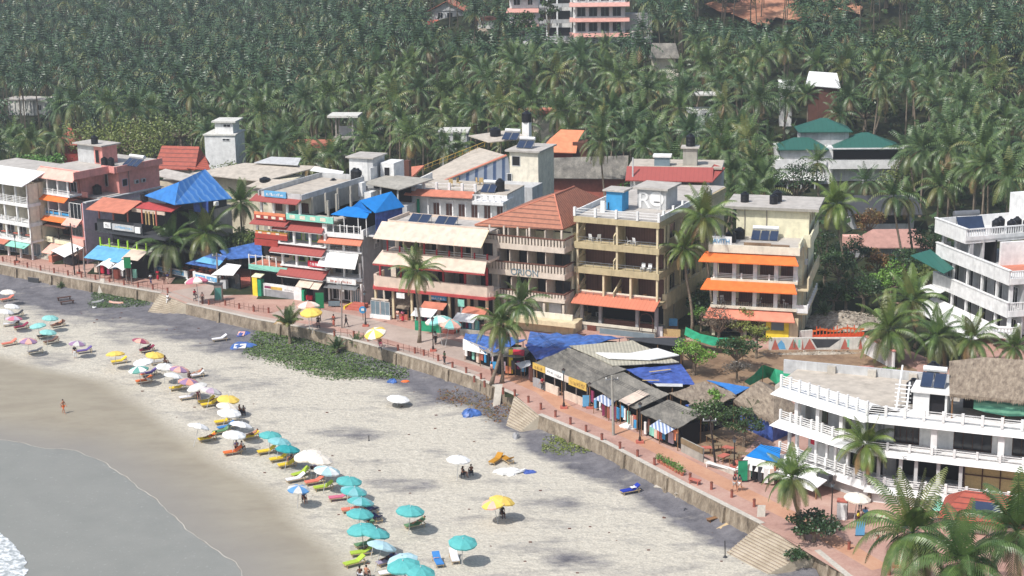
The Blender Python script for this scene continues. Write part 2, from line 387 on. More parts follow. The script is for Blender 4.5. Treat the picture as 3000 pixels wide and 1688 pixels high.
# ---------------------------------------------------------------- beach
def dseg(x, y, P):
    best = 1e9; sg = 1
    for (ax, ay), (bx, by) in zip(P, P[1:]):
        dx, dy = bx-ax, by-ay; t = max(0, min(1, ((x-ax)*dx+(y-ay)*dy)/(dx*dx+dy*dy)))
        px, py = ax+t*dx-x, ay+t*dy-y; q = px*px+py*py
        if q < best: best = q; sg = 1 if dx*(y-ay)-dy*(x-ax) > 0 else -1
    return sg*math.sqrt(best)
SH = [G(p) for p in [(-260,1250),(0,1289),(60,1298),(130,1314),(220,1320),(250,1332),(300,1353),(350,1385),(393,1418),(430,1445),(470,1475),(500,1505),(545,1548),(600,1592),(640,1615),(690,1650),(720,1700),(780,1800),(900,2100)]]
WET = [G(p) for p in [(-300,1020),(0,1045),(150,1085),(300,1120),(420,1190),(520,1270),(640,1345),(760,1430),(880,1520),(960,1600),(1030,1700),(1100,2000)]]
GREY = [(x, y-2) for x, y in WL[1:-1]]
def zb_(x, y): return .42*(1-sm(.6, 3.4, yW(x)-y))
def zone(x, y):
    dw = dseg(x, y, WET); ds = dseg(x, y, SH); dg = yW(x)-y
    n = math.sin(x*.31+1.3*math.sin(y*.23))*.5+math.sin(y*.47+x*.19)*.5
    wet = 1-sm(-2.2, 2.8, dw+n*.7)
    wid = 11+8*sm(-10, -70, x)+(2.5*n)
    grey = (1-sm(wid*.35, wid, dg))*(1-wet)
    patch = .5*sm(.35, .9, n)*sm(-5, 8, dw)
    sub = 1-sm(-1, 9, ds)
    return (wet, max(grey, patch*.8), sub)
m, nt, b = newmat('sand'); co = coords(nt)
at = node(nt, 'ShaderNodeVertexColor', layer_name='zone'); sp = node(nt, 'ShaderNodeSeparateColor'); nt.links.new(at.outputs[0], sp.inputs[0])
n1 = noise(nt, co, .5, 9, None, .7); n2 = noise(nt, co, 1.3, 7, (1, 1.25, 1), .62); n3 = noise(nt, co, .16, 6, (1, 2., 1), .7); n4 = noise(nt, co, 4, 4, (1, 1.2, 1))
dry = mixc(nt, ramp(nt, n2, .3, .72), lin((206,199,183)), lin((236,229,212)))
dry = mixc(nt, ramp(nt, n4, .38, .62), mixc(nt, .38, dry, lin((140,136,130))), dry)
g_ = node(nt, 'ShaderNodeMath', operation='MULTIPLY_ADD'); nt.links.new(n3, g_.inputs[0]); g_.inputs[1].default_value = 2.4; g_.inputs[2].default_value = -1.12
ga = node(nt, 'ShaderNodeMath', operation='ADD'); nt.links.new(g_.outputs[0], ga.inputs[0]); nt.links.new(sp.outputs[1], ga.inputs[1]); ga.use_clamp = True
ga2 = ramp(nt, ga.outputs[0], .15, .85)
grey = mixc(nt, ramp(nt, n1, .3, .7), lin((92,91,97)), lin((138,136,140)))
col = mixc(nt, ga2, dry, grey)
wet = mixc(nt, ramp(nt, n3, .35, .65), lin((158,148,130)), lin((174,165,145)))
wf = node(nt, 'ShaderNodeMath', operation='MULTIPLY_ADD'); nt.links.new(n1, wf.inputs[0]); wf.inputs[1].default_value = .25; nt.links.new(sp.outputs[0], wf.inputs[2])
col = mixc(nt, ramp(nt, wf.outputs[0], .2, 1.05), col, wet)
sub = node(nt, 'ShaderNodeMath', operation='MULTIPLY'); nt.links.new(sp.outputs[2], sub.inputs[0]); sub.inputs[1].default_value = .8
col = mixc(nt, sub.outputs[0], col, lin((150,146,140)))
sat = node(nt, 'ShaderNodeMix', data_type='RGBA', blend_type='MULTIPLY'); sat.inputs[0].default_value = 1; nt.links.new(col, sat.inputs[6]); sat.inputs[7].default_value = (.82, .82, .82, 1)
nt.links.new(sat.outputs[2], b.inputs['Base Color'])
rr = node(nt, 'ShaderNodeMapRange'); nt.links.new(sp.outputs[0], rr.inputs[0]); rr.inputs[3].default_value = .95; rr.inputs[4].default_value = .55; nt.links.new(rr.outputs[0], b.inputs['Roughness'])
b.inputs['Specular IOR Level'].default_value = .25
hm = node(nt, 'ShaderNodeMath', operation='MULTIPLY'); nt.links.new(n2, hm.inputs[0]); inv = node(nt, 'ShaderNodeMath', operation='SUBTRACT'); inv.inputs[0].default_value = 1; nt.links.new(sp.outputs[0], inv.inputs[1]); nt.links.new(inv.outputs[0], hm.inputs[1])
hm2 = node(nt, 'ShaderNodeMath', operation='MULTIPLY_ADD'); nt.links.new(n4, hm2.inputs[0]); hm2.inputs[1].default_value = .4; nt.links.new(hm.outputs[0], hm2.inputs[2])
bump(nt, b, hm.outputs[0], .8, .3); MATS['sand'] = m
tag(gridmesh('beach', -108, 62, 88, 270, 1., lambda x, y: y < yW(x)+.6, zb_, 'sand', zone), kind='structure')
# water
m, nt, b = newmat('sea'); co = coords(nt)
n1 = noise(nt, co, .25, 6, None, .6); n2 = noise(nt, co, 2.6, 5)
c1 = mixc(nt, ramp(nt, n1, .3, .7), (.225, .228, .205), (.262, .26, .235)); c2 = mixc(nt, ramp(nt, n2, .62, .8), c1, (.42, .42, .4))
nt.links.new(c2, b.inputs['Base Color']); b.inputs['Roughness'].default_value = .4; b.inputs['Specular IOR Level'].default_value = .2; bump(nt, b, n2, .12, .05); MATS['sea'] = m
mb = MB(); pts = [(p[0], p[1]) for p in SH]+[(60, 60), (-30, 30), (-400, 60), (-400, 330)]
mb.add([(x, y, .02) for x, y in pts], [tuple(range(len(pts)-1, -1, -1))]); tag(obj('sea', mb, 'sea'), kind='structure')
def ribbon(path, wfun, z, st=.35, seed=1):
    r = random.Random(seed); mb = MB(); P = []
    for a, c in zip(path, path[1:]):
        n = max(1, int(math.dist(a, c)/st))
        for k in range(n): P.append((a[0]+(c[0]-a[0])*k/n, a[1]+(c[1]-a[1])*k/n))
    for i, p in enumerate(P):
        q = P[min(i+1, len(P)-1)]; o = P[max(i-1, 0)]; dx, dy = q[0]-o[0], q[1]-o[1]; l = math.hypot(dx, dy) or 1
        nx, ny = -dy/l, dx/l; w = wfun(i, r); wob = .1*math.sin(i*.35)+.06*math.sin(i*.9)
        mb.v += [(p[0]+nx*(wob-w/2), p[1]+ny*(wob-w/2), z), (p[0]+nx*(wob+w/2), p[1]+ny*(wob+w/2), z)]
        if i: mb.f.append((2*i-2, 2*i, 2*i+1, 2*i-1))
    return mb
tag(obj('foam_line', ribbon(SH, lambda i, r: .02+.05*abs(math.sin(i*.13))+r.random()*.04, .035), 'stonepale'), kind='structure')
FW = [G(p) for p in [(-60,1500),(0,1562),(22,1580),(45,1600),(58,1622),(72,1637),(80,1650),(70,1663),(86,1672),(72,1690),(60,1740),(40,1900)]]
mb = MB(); n0 = len(FW); ins = [(p[0]-4.5, p[1]-2.2) for p in FW]
m, nt, b = newmat('surf'); co = coords(nt); n1 = noise(nt, co, 2.2, 6, None, .6)
nt.links.new(mixc(nt, ramp(nt, n1, .42, .6), (.34, .37, .37), (.82, .84, .84)), b.inputs['Base Color']); b.inputs['Roughness'].default_value = .5; bump(nt, b, n1, .8, .15); MATS['surf'] = m
NS = 6; cols = []
r = random.Random(4); P = []
for a, c in zip(FW, FW[1:]):
    n = max(1, int(math.dist(a, c)/.3))
    for k in range(n): P.append((a[0]+(c[0]-a[0])*k/n+r.uniform(-.08, .08), a[1]+(c[1]-a[1])*k/n+r.uniform(-.08, .08)))
for i, p in enumerate(P):
    for k in range(NS+1):
        t = k/NS; mb.v.append((p[0]-9*t, p[1]-5*t+r.uniform(-.05, .05), .05+.22*math.sin(min(1, t*4)*math.pi)*(t < .3)+.03*r.random()))
    if i:
        for k in range(NS): a = (i-1)*(NS+1)+k; mb.f.append((a, a+1, a+NS+2, a+NS+1))
tag(obj('breaking_wave', mb, 'surf', smooth=True), kind='structure')
# ---------------------------------------------------------------- promenade, retaining wall, stairs
inl = [(-81,254.7), (-60,246), (-35,229), (-24,222), (-2,210), (20,205), (50,200), (75,196), (80,140), (60,60)]
wx = [p for p in WL[1:]]
poly = [(x, y) for x, y in wx]+[(90, 60), (95, 185), (58, 215), (30, 222), (0, 222), (-20, 232), (-35, 240), (-62, 256), (-80, 268), (-100, 275)]
mb = MB(); mb.add([(x, y, PZ) for x, y in poly], [tuple(range(len(poly)))]); tag(obj('promenade', mb, 'pavement'), kind='structure')
def offs(P, d):
    out = []
    for i, p in enumerate(P):
        a = P[max(i-1, 0)]; b_ = P[min(i+1, len(P)-1)]; dx, dy = b_[0]-a[0], b_[1]-a[1]; l = math.hypot(dx, dy); out.append((p[0]-dy/l*d, p[1]+dx/l*d))
    return out
def strip(name, P, d0, d1, z, mat):
    A, B = offs(P, d0), offs(P, d1); mb = MB(); n = len(P)
    mb.add([(x, y, z) for x, y in A]+[(x, y, z) for x, y in B], [(i, i+1, n+i+1, n+i) for i in range(n-1)])
    return tag(obj(name, mb, mat), kind='structure')
strip('paving_strip', WL[10:17], 2.6, 4.5, PZ+.004, 'pavetan'); strip('paving_strip', WL[1:11], .4, 1.6, PZ+.004, 'pavegrey')
strip('paving_strip', WL[6:11], 3.2, 8.5, PZ+.004, 'pavegrey')
strip('paving_strip', WL[4:6], 1.8, 9, PZ+.004, 'pavegrey')
def wallseg(P, label, top=.0):
    A, B = offs(P, -.05), offs(P, .4); n = len(P); mb = MB()
    lo, hi = -.5, PZ+top
    A2 = offs(P, -.3)
    mb.add([(x, y, lo) for x, y in A2]+[(x, y, hi) for x, y in A]+[(x, y, hi) for x, y in B]+[(x, y, lo) for x, y in B],
           [f for i in range(n-1) for f in ((i, i+1, n+i+1, n+i), (n+i, n+i+1, 2*n+i+1, 2*n+i), (2*n+i, 2*n+i+1, 3*n+i+1, 3*n+i))]+[(0, n, 2*n, 3*n), (n-1, 4*n-1, 3*n-1, 2*n-1)])
    root = empty('retaining_wall', label, 'wall', (0, 0, 0)); obj('wall_face', mb, 'wallconc', root)
    cp = MB(); a, b_ = offs(P, -.1), offs(P, .45)
    for i in range(n-1): cp.slab((*a[i], hi+.06), (*a[i+1], hi+.06), (*b_[i+1], hi+.06), (*b_[i], hi+.06), .058)
    obj('coping', cp, 'stonepale', root)
    for i in range(n-1):
        L = math.dist(P[i], P[i+1]); k = max(1, int(L/7))
        for j in range(k):
            t = (j+.5)/k; x, y = A2[i][0]+(A2[i+1][0]-A2[i][0])*t, A2[i][1]+(A2[i+1][1]-A2[i][1])*t
            bm = MB(); dx, dy = (P[i+1][0]-P[i][0])/L, (P[i+1][1]-P[i][1])/L
            q = lambda s, o, z: (x+dx*s+dy*o, y+dy*s-dx*o, z)
            bm.hexa([q(-.25, .3, lo), q(.25, .3, lo), q(.25, -.3, lo), q(-.25, -.3, lo)], [q(-.2, .03, hi-.1), q(.2, .03, hi-.1), q(.2, -.3, hi-.1), q(-.2, -.3, hi-.1)]); obj('buttress', bm, 'wallconc', root)
s1a, s1b = (-50.4, 227.7), (-45.5, 221.4)
wallseg(WL[1:5], 'stained concrete sea wall left of the narrow beach stairs, along the far end of the promenade')
wallseg(WL[5:12], 'long curving concrete sea wall between the two small beach stairs, creeper at its foot')
wallseg(WL[12:16], 'stained concrete sea wall between the middle stairs and the wide steps on the right')
wallseg([(26.0, 132.3), (27.6, 126.9), (36, 108)], 'short end of sea wall below the palms at bottom right')
def stairs(TL, TR, BL, BR, n, label):
    mb = MB(); lp = lambda a, b_, t: (a[0]+(b_[0]-a[0])*t, a[1]+(b_[1]-a[1])*t)
    for i in range(n):
        a, b_, c, d_ = lp(TL, BL, i/n), lp(TR, BR, i/n), lp(TR, BR, (i+1)/n), lp(TL, BL, (i+1)/n); z = PZ-.02-(PZ)*(i)/n
        e = lp(a, d_, .82); g = lp(b_, c, .82)
        mb.prism([d_, c, b_, a], -.4, z)
    root = empty('beach_stairs', label, 'stairs', (TL[0], TL[1], 0)); o = obj('flight', mb, 'stair', root); o.location = (-TL[0], -TL[1], 0)
    ed = MB()
    for i in range(n):
        d_, c = lp(TL, BL, (i+1)/n), lp(TR, BR, (i+1)/n); z = PZ-.02-(PZ)*(i)/n; a2, b2 = lp(TL, BL, (i+.86)/n), lp(TR, BR, (i+.86)/n)
        ed.slab((*d_, z+.02), (*c, z+.02), (*b2, z+.02), (*a2, z+.02), .018)
    o = obj('nosing', ed, 'brown', root); o.location = (-TL[0], -TL[1], 0)
stairs(s1a, s1b, G(('A2',1490,1080)), G(('A2',1760,1115)), 9, 'narrow flight of concrete beach stairs with a person in white on it')
stairs((.1, 177.6), (2.9, 170.3), G(('B2',800,1262)), G(('B2',945,1325)), 10, 'middle flight of pale beach stairs below the market stalls')
stairs((22.2, 138.5), (26.0, 132.3), G(('C4',2160,1210)), G(('C3',0,1425)), 13, 'wide concrete steps onto the sand at the bottom right')
# ================================================================= front row buildings (x,y from survey, phi = heading of the front)
def tank(o, phi, x, y, z, label, r=.55, h=1.3):
    p = R_(phi); X = o[0]+x*math.cos(p)+y*math.sin(p); Y = o[1]-x*math.sin(p)+y*math.cos(p)
    root = empty('water_tank', label, 'water tank', (X, Y, z), 0, 'rooftop water tanks')
    obj('barrel', MB().lathe(0, 0, [(r, 0), (r, h*.25), (r*.96, h*.27), (r, h*.3), (r, h*.55), (r*.96, h*.57), (r, h*.6), (r, h*.82), (r*.5, h*.97)], 14), 'tankblack', root)
    obj('lid', MB().lathe(0, 0, [(r*.38, h*.95), (r*.38, h*1.05), (.05, h*1.07)], 10), 'tankblack', root)
def solar(o, phi, x, y, z, n, label, drum=True, w=1.0):
    p = R_(phi); X = o[0]+x*math.cos(p)+y*math.sin(p); Y = o[1]-x*math.sin(p)+y*math.cos(p)
    root = empty('solar_heater', label, 'solar heater', (X, Y, z), -p, 'rooftop solar water heaters')
    for k in range(n):
        a = k*(w+.15); obj('panel', MB().slab((a, 0, .15), (a+w, 0, .15), (a+w, 1.5, 1.05), (a, 1.5, 1.05), .06), 'solar', root)
        f = MB()
        for q in (a-.03, a+w): f.slab((q, -.02, .17), (q+.04, -.02, .17), (q+.04, 1.52, 1.07), (q, 1.52, 1.07), .1)
        obj('frame', f, 'metalgrey', root)
    L = n*(w+.15)
    if drum: obj('drum', MB().tube([(0, 1.7, 1.35), (L-.15, 1.7, 1.35)], .28, 10), 'white', root)
    s = MB()
    for q in (.1, L-.3): s.tube([(q, 1.6, 0), (q, 1.6, 1.3)], .03, 5); s.tube([(q, .1, 0), (q, .1, .18)], .03, 5)
    obj('stand', s, 'metalgrey', root)
def chairset(b, x, y, z, mat='white', name='terrace_chair'):
    pass
def chairs(o, phi, spots, z, label, group, mat='white'):
    p = R_(phi); first = None
    for x, y in spots:
        X, Y = o[0]+x*math.cos(p)+y*math.sin(p), o[1]-x*math.sin(p)+y*math.cos(p)
        if first: copytree(first, (X, Y, z), -p+x); continue
        t = first = empty('plastic_chair', label, 'chair', (X, Y, z), -p+x, group); obj('seat', MB().box(-.25, .25, -.25, .25, .4, .46), mat, t); obj('backrest', MB().slab((-.25, .2, .46), (.25, .2, .46), (.25, .34, 1.0), (-.25, .34, 1.0), .06), mat, t)
        for sx in (-.22, .22):
            for sy in (-.22, .22): obj('leg', MB().box(sx-.025, sx+.025, sy-.025, sy+.025, 0, .4), mat, t)
def kit(b, acs=(), pipes=()):
    for x, y, z, ax in acs:
        m = b.p('air_conditioner', 'whitegrey'); g = b.p('grille', 'darkgrey', m)
        if ax: m.box(x, x+.35, y-.4, y+.4, z, z+.6); g.box(x+.351, x+.37, y-.25, y+.25, z+.08, z+.52)
        else: m.box(x-.4, x+.4, y-.35, y, z, z+.6); g.box(x-.25, x+.25, y-.37, y-.351, z+.08, z+.52)
    for x, y, z0, z1 in pipes: b.p('drain_pipe', 'polegrey').tube([(x, y, z0), (x, y, z1)], .06, 5)
# ---------- B1 far left white hotel
o = (-81.4, 254.7); b = Bld('beach_hotel', 'cream white hotel at the left edge with open balconies and sloping white roof', 'hotel', o, 36)
wl = b.p('wall', 'creamwall'); X0, X1 = -7, 8.0
wl.box(X0, X1, 2.3, 10, PZ-.1, 13.9); b.p('end_wall', 'cream').box(X1-.18, X1, .1, 2.3, 4.7, 13.9)
for i, (zf, zc) in enumerate(((1.95, 4.6), (4.9, 7.15), (7.75, 10.3), (10.8, 13.9))):
    b.floor(X0, X1, zf, zc, 2.1, wl, 5, 'glass' if i else 'glassblue', 'doorwhite', 'white', .26, 'cream' if i > 1 else None, .66)
for z, t in ((4.6, .3), (7.15, .6), (10.3, .5)): b.p('floor_slab', 'white').box(X0, X1+.1, -.15, 2.4, z, z+t)
b.rail(X0, X1, 4.9, 5.5, 0, 'white', 6, 1); b.rail(X0, X1, 7.75, 8.5, -.05, 'white', 9, 3); b.rail(X0, X1, 10.8, 11.9, -.05, 'white', 9, 4)
for k in range(5): b.p('red_tablecloth', 'redstep').box(X0+1+k*3, X0+2.3+k*3, .5, 1.3, 5.6, 5.68)
b.awn(X0, X1+.6, 3.5, 15.5, -1.2, 13.9, 'white', .12, name='roof'); b.p('roof_deck', 'roofgrey').box(X0, X1+.3, 3.5, 10, 13.9, 15.4)
for x in (-5, 0, 4): b.p('stair_partition', 'cream').slab((x, .1, 11.3), (x+.12, .1, 11.3), (x+.12, 2.3, 13.6), (x, 2.3, 13.6), 1.1)
b.awn(3.2, 7.8, -.1, 4.5, -1.3, 4.0, 'tealpaint', .06); b.awn(-4, 2.8, -.1, 4.6, -1.2, 4.1, 'terracotta', .06)
b.done()
# ---------- B2 pink hotel
o = (-66.2, 247.4); b = Bld('pink_hotel', 'pink hotel with orange awnings over its balconies and a dark cafe below', 'hotel', o, 36)
wl = b.p('wall', 'pink')
wl.box(-12.2, .6, 3.4, 16, PZ, 11.6); wl.box(-10, .5, 7.6, 16, 11.6, 15.2); wl.box(-10, -2.6, 2.3, 7.6, 11.6, 15.2)
b.p('side_wall', 'lilac').box(.6, .72, 0, 16, PZ, 11.5)
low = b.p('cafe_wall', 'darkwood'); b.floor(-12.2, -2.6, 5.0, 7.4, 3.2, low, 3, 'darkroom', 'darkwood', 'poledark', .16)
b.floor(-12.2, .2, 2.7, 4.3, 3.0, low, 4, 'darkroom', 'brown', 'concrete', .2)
b.p('floor_slab', 'concrete').box(-12.3, .5, -.1, 3.2, 4.3, 4.9); b.p('sign_band', 'paleyellow').box(-12.4, -6.8, -.35, -.1, 4.5, 5.3)
b.p('sign_band', 'paleyellow').box(-6.3, -2.4, -.3, -.1, 4.4, 5.0); s = b.p('lettering', 'darkgrey'); scribble(s, -9.5, -7, 4.7, 5.1, -.36, 3)
b.p('bay_window_wall', 'pinklight').box(-2.5, .5, -.25, .2, 2.4, 5.7)
b.awn(-12.4, -2.6, 3.0, 8.3, -.7, 7.2, 'brown', .1, label='brown lean-to roof')
b2 = b.p('bay_wall', 'pink'); b2.box(-2.5, .6, 0, 3.3, 5.6, 8.7); b.win(-2.3, .3, 8.8, 11.3, .0, 'white', 'glass', 2); b.p('bay_core', 'darkroom').box(-2.4, .5, .12, 3.3, 8.7, 11.4)
b.win(-2.2, .2, 6.1, 8.1, 0, 'metalgrey', 'glass', 2)
b.p('side_wall', 'pink').box(.3, .6, .1, 3.3, 8.7, 11.4)
b.floor(-10.2, -2.6, 8.9, 11.3, 2.2, wl, 3, 'curtain', 'doorwhite', 'white', .2, 'lilac'); b.p('floor_slab', 'whitegrey').box(-10.3, -2.6, -.05, 2.4, 8.6, 8.88); b.rail(-10.2, -2.7, 8.9, 9.7, .05, 'whitegrey', 4, 1); b.p('balcony_front', 'bluepaint').box(-10, -2.8, .09, .13, 9.0, 9.35)
b.floor(-10, -2.6, 12.3, 14.6, 2.3, wl, 3, 'glass', 'doorwhite', 'white', .22, 'whitegrey'); b.p('floor_slab', 'white').box(-10.3, -2.2, -.05, 2.4, 12.0, 12.28); b.rail(-10, -2.3, 12.3, 13.0, .05, 'white', 2, 1); b.p('balcony_front', 'whitegrey').box(-9.8, -2.5, .09, .14, 12.3, 12.7)
b.awn(-10.9, -2.5, .4, 12.1, -.9, 11.35, 'orange', cut=.2); b.awn(-10.6, -3.3, .4, 8.95, -.9, 8.1, 'orange', cut=.2); b.awn(-3.3, .3, 0, 8.8, -1.2, 7.9, 'pinklight', cut=.1)
b.awn(-10.3, -.6, 1.2, 16.15, -.5, 14.75, 'pinklight', .15, cut=.15, name='roof_edge'); b.p('roof_fascia', 'pink').box(-10, -.6, 1.0, 1.25, 15.2, 16.1); b.p('roof_deck', 'roofgrey').box(-10, -.6, 1.25, 6.6, 15.2, 15.9)
f = b.p('roof_fascia', 'pink'); f.box(-.6, -.45, -.3, 6.6, 15.0, 16.15); f.box(-2.2, .9, 6.5, 6.9, 15.1, 16.1); f.box(.8, 1.0, 6.9, 16.4, 15.1, 16.12)
b.p('roof_deck', 'roofgrey').box(-9.9, .8, 6.6, 16.3, 15.2, 15.9); b.p('roof_deck', 'roofgrey').box(-2.6, .7, 3.3, 7.6, 11.5, 11.75); b.p('ledge', 'whitegrey').box(.6, 1.3, .2, 16, 11.45, 11.62)
b.p('low_parapet', 'pink').box(-2.4, -1.0, 2.4, 2.6, 11.75, 12.6)
st = b.p('stair_tower', 'whitegrey'); st.box(-9.3, -5.4, 8, 11, 15.9, 18.8); b.p('stair_tower_front', 'pink').box(-5.4, -3.4, 8, 11, 15.9, 18.8); b.win(-5.1, -4.1, 16, 18.2, 8, 'pink', 'darkroom', 0, 'door'); b.p('tower_slab', 'roofgrey').box(-9.8, -2.8, 7.4, 11.4, 18.8, 19.0)
b.win(-3.3, -1.9, 12.6, 14.6, 7.5, 'whitegrey', 'glass', 1); b.win(8.2, 9.3, 12.7, 13.9, .5, 'lilac', 'glass', 0, ax='y', side=1)
b.win(-1.9, -.4, 8.6, 10.3, 7.59, 'pink', 'glass', 1)
b.win(2.0, 3.0, 6.8, 8.0, .72, 'darkgrey', 'darkroom', 0, ax='y', side=1)
b.awn(-4.9, .4, -.1, 4.35, -1.9, 3.6, 'beige', .06, label='plain cream shop awning')
b.awn(-7.4, -5, -.1, 4.3, -2.2, 3.2, 'pinklight', .06); b.p('entrance_steps', 'stonepale').box(-9.5, -5.5, -1.6, 0, PZ, 2.1).box(-9.5, -5.5, -1.1, 0, 2.1, 2.3).box(-9.5, -5.5, -.6, 0, 2.3, 2.55)
b.p('wall', 'terracotta').box(-5.6, -4.7, -2.3, -.3, PZ, 2.9)
kit(b, ((.73, 4, 9.4, 1), (.73, 9, 7, 1), (.5, 11, 12.8, 1), (.5, 12.4, 12.8, 1)), ((.8, 6.5, 2, 11.4), (.6, 9.6, 11.7, 15), (.8, 13, 2, 11.4)))
b.done()
tank(o, 36, -5.4, 8.3, 19.0, 'black water tank on top of the pink hotel stair tower'); tank(o, 36, -2.6, 7.6, 15.9, 'left black tank beside the solar heaters on the pink hotel'); tank(o, 36, -1.4, 7.9, 15.9, 'right black tank beside the solar heaters on the pink hotel')
tank(o, 36, -1.9, 5.2, 11.75, 'black tank on the low terrace at the corner of the pink hotel', .7, 1.5)
solar(o, 36, .2-2.2+2, 9.0, 15.9, 3, 'solar heater with white drums along the pink hotel roof')
b = Bld('shop_awning', 'white tilted market awning in front of the pink hotel cafe', 'awning', G(('A2',640,600), PZ), 36)
b.p('canvas', 'white').slab((-1.9, -.6, 4.0), (1.9, -1.2, 3.5), (3.0, 1.6, 4.6), (-.4, 1.8, 5.0), .05)
for x, y, z in ((-1.8, -.6, 3.9), (1.8, -1.1, 3.4), (2.9, 1.5, 4.5), (-.3, 1.7, 4.9)): b.p('post', 'poledark').tube([(x, y, PZ), (x, y, z)], .05, 5)
b.p('clothes_rack', 'darkgrey').box(0, 2.2, 0, .8, 2.1, 3.2); b.done()
# ---------- B3 dark restaurant with blue hipped tarp roof
o = (-62.7, 241.9); b = Bld('rooftop_restaurant', 'dark two storey restaurant with a blue tarpaulin hip roof and lime green posts', 'restaurant', o, 31)
wl = b.p('wall', 'darkgrey'); wl.box(.3, 12.5, 3.5, 11, PZ, 11.8); wl.box(.3, 9.4, .2, .45, 8.3, 10.05)
b.p('sign_board', 'whitegrey').box(3.6, 8.0, -.05, .18, 8.75, 9.65); b.p('sign_board', 'white').box(1.9, 3.3, -.05, .18, 8.85, 9.7); b.p('sign_board', 'white').box(8.15, 9.2, -.05, .18, 8.65, 9.55)
s = b.p('lettering', 'bluesign'); scribble(s, 4.2, 7.6, 9.05, 9.4, -.06, 5); s2 = b.p('lettering', 'darkgrey'); scribble(s2, 2.3, 2.9, 9.0, 9.5, -.06, 6)
b.p('floor_slab', 'darkgrey').box(.2, 14, .1, 3.6, 8.0, 8.3); b.p('floor_slab', 'concrete').box(.2, 13, 0, 3.6, 5.5, 5.8)
for x in (.5, 3.4, 6.3, 9.2, 12): b.p('column', 'redstep').box(x-.09, x+.09, .5, .68, 10, 12.2)
b.p('curtain', 'bamboo').box(9.6, 9.75, .8, 1.0, 9.9, 11.9).box(10.2, 10.4, .8, 1.0, 9.9, 11.9).box(11, 11.15, .9, 1.0, 9.9, 11.9)
for k in range(6): b.p('green_post', 'lime').box(.85+k*1.85, 1.05+k*1.85, -.12, .08, 5.8, 7.3)
b.p('green_rail', 'lime').box(.85, 10.3, -.08, .02, 6.1, 6.2)
b.p('lower_room', 'darkroom').box(.4, 13, 3.0, 3.4, 5.8, 8)
b.awn(-.4, 7.4, 2.6, 12.9, -1.2, 11.7, 'terracotta', .08, label='rusty tin roof'); b.awn(5.5, 14.5, 3.4, 12.75, 1.2, 12.2, 'redfascia', .08); b.p('beam', 'beige').box(6.5, 13, 1.3, 1.5, 11.5, 12.1)
h = b.p('hip_roof', 'tarproof'); z0 = 13.4
P = dict(a=(8.2, 2.5, 13.9), b=(15.4, 1.0, z0), c=(19.8, 8.6, z0), d=(11.5, 12.5, z0), e=(14.4, 3.3, 16.3), f=(15.0, 8.5, 17.4))
h.add([P[k] for k in 'abcdef']+[(x, y, z-.1) for x, y, z in [P[k] for k in 'abcd']], [(0,1,4),(2,3,5),(3,0,4,5),(0,6,7,1),(1,7,8,2),(2,8,9,3),(3,9,6,0),(6,9,8,7)])
b.p('hip_roof_slope', 'bluestripe').slab(P['b'], P['c'], (P['f'][0], P['f'][1], P['f'][2]+.03), (P['e'][0], P['e'][1], P['e'][2]+.03), .02)
b.p('upper_wall', 'darkgrey').box(9.5, 17.5, 5.5, 10, 11.8, 13.3); b.p('tarp_wall', 'tarpdeep').box(15.2, 18, 5.2, 5.4, 11.6, 13.3)
b.p('side_room', 'concrete').box(12.5, 17.5, 7, 11, PZ, 11.8); b.p('side_deck', 'whitegrey').box(12.5, 18, 4.5, 7, 7.6, 7.8)
for k in range(3): b.p('roof_mat', 'white').box(18.4+k, 18.9+k, 6, 6.6, 12.6, 13.2) if k == 0 else None
b.awn(.3, 7.3, .0, 6.0, -3.0, 4.7, 'bluesign', .06, label='pale blue sheet awning'); b.awn(7.3, 10.6, 0, 6.2, -2.4, 5.2, 'beige', .06)
sw = b.p('white_canopy', 'white')
for x0 in (3.8, 6.6):
    for k in range(5):
        a = k/5; c = (k+1)/5; f_ = lambda t: .45*math.sin(math.pi*t)
        sw.slab((x0+2.6*a, -4.2, 3.9+f_(a)), (x0+2.6*c, -4.2, 3.9+f_(c)), (x0+2.6*c, -2.2, 4.6+f_(c)), (x0+2.6*a, -2.2, 4.6+f_(a)), .05)
b.p('shop_wall', 'darkroom').box(.6, 10.3, -.2, 0, PZ, 5.5)
for x in (.8, 3.8, 6.5, 9.2, 10.2): b.p('post', 'polegrey').box(x-.06, x+.06, -3.6, -3.48, PZ, 4.5)
for k in range(7): b.p('hanging_goods', ('beige','redpaint','mauvemat','bluesign','white','brown','tealpaint')[k]).box(1.1+k*1.3, 1.7+k*1.3, -1.9, -1.6, 2.3, 3.6)
b.p('brick_counter', 'redstep').box(5.2, 6.4, -2.4, -1.6, PZ, 3.3)
b.done(); tank(o, 31, 7.3, 3.3, 12.9, 'black tank beside the blue hip roof of the dark restaurant', .6, 1.3)
# ---------- B4 terrace restaurant under blue canopy
o = (-53.9, 240.1); b = Bld('terrace_restaurant', 'open terrace restaurant with white banner wall under a long blue canopy', 'restaurant', o, 38)
w = b.p('terrace_wall', 'white'); w.box(.4, 7.2, 0, .25, 2.3, 3.2); w.box(9.2, 14.4, -.1, .2, 2.3, 3.3); w.box(7.2, 7.6, 0, .3, PZ, 3.2); w.box(8.8, 9.2, 0, .3, PZ, 3.4); w.box(.1, .4, -.1, .3, PZ, 4.6); w.box(7.5, 8.9, -.1, 1.2, PZ, 2.15); w.box(14.3, 14.6, -.2, .3, PZ, 3.3)
b.p('wall_base', 'darkgrey').box(.4, 7.2, .02, .24, PZ, 2.3).box(9.2, 14.3, -.06, .18, PZ, 2.3)
b.p('banner', 'bluesign').box(.9, 6.8, -.04, -.01, 2.45, 3.05); b.p('banner', 'bluesign').box(9.5, 11.6, -.14, -.11, 2.5, 3.1); b.p('banner', 'bluesign').box(11.9, 14.1, -.14, -.11, 2.5, 3.1)
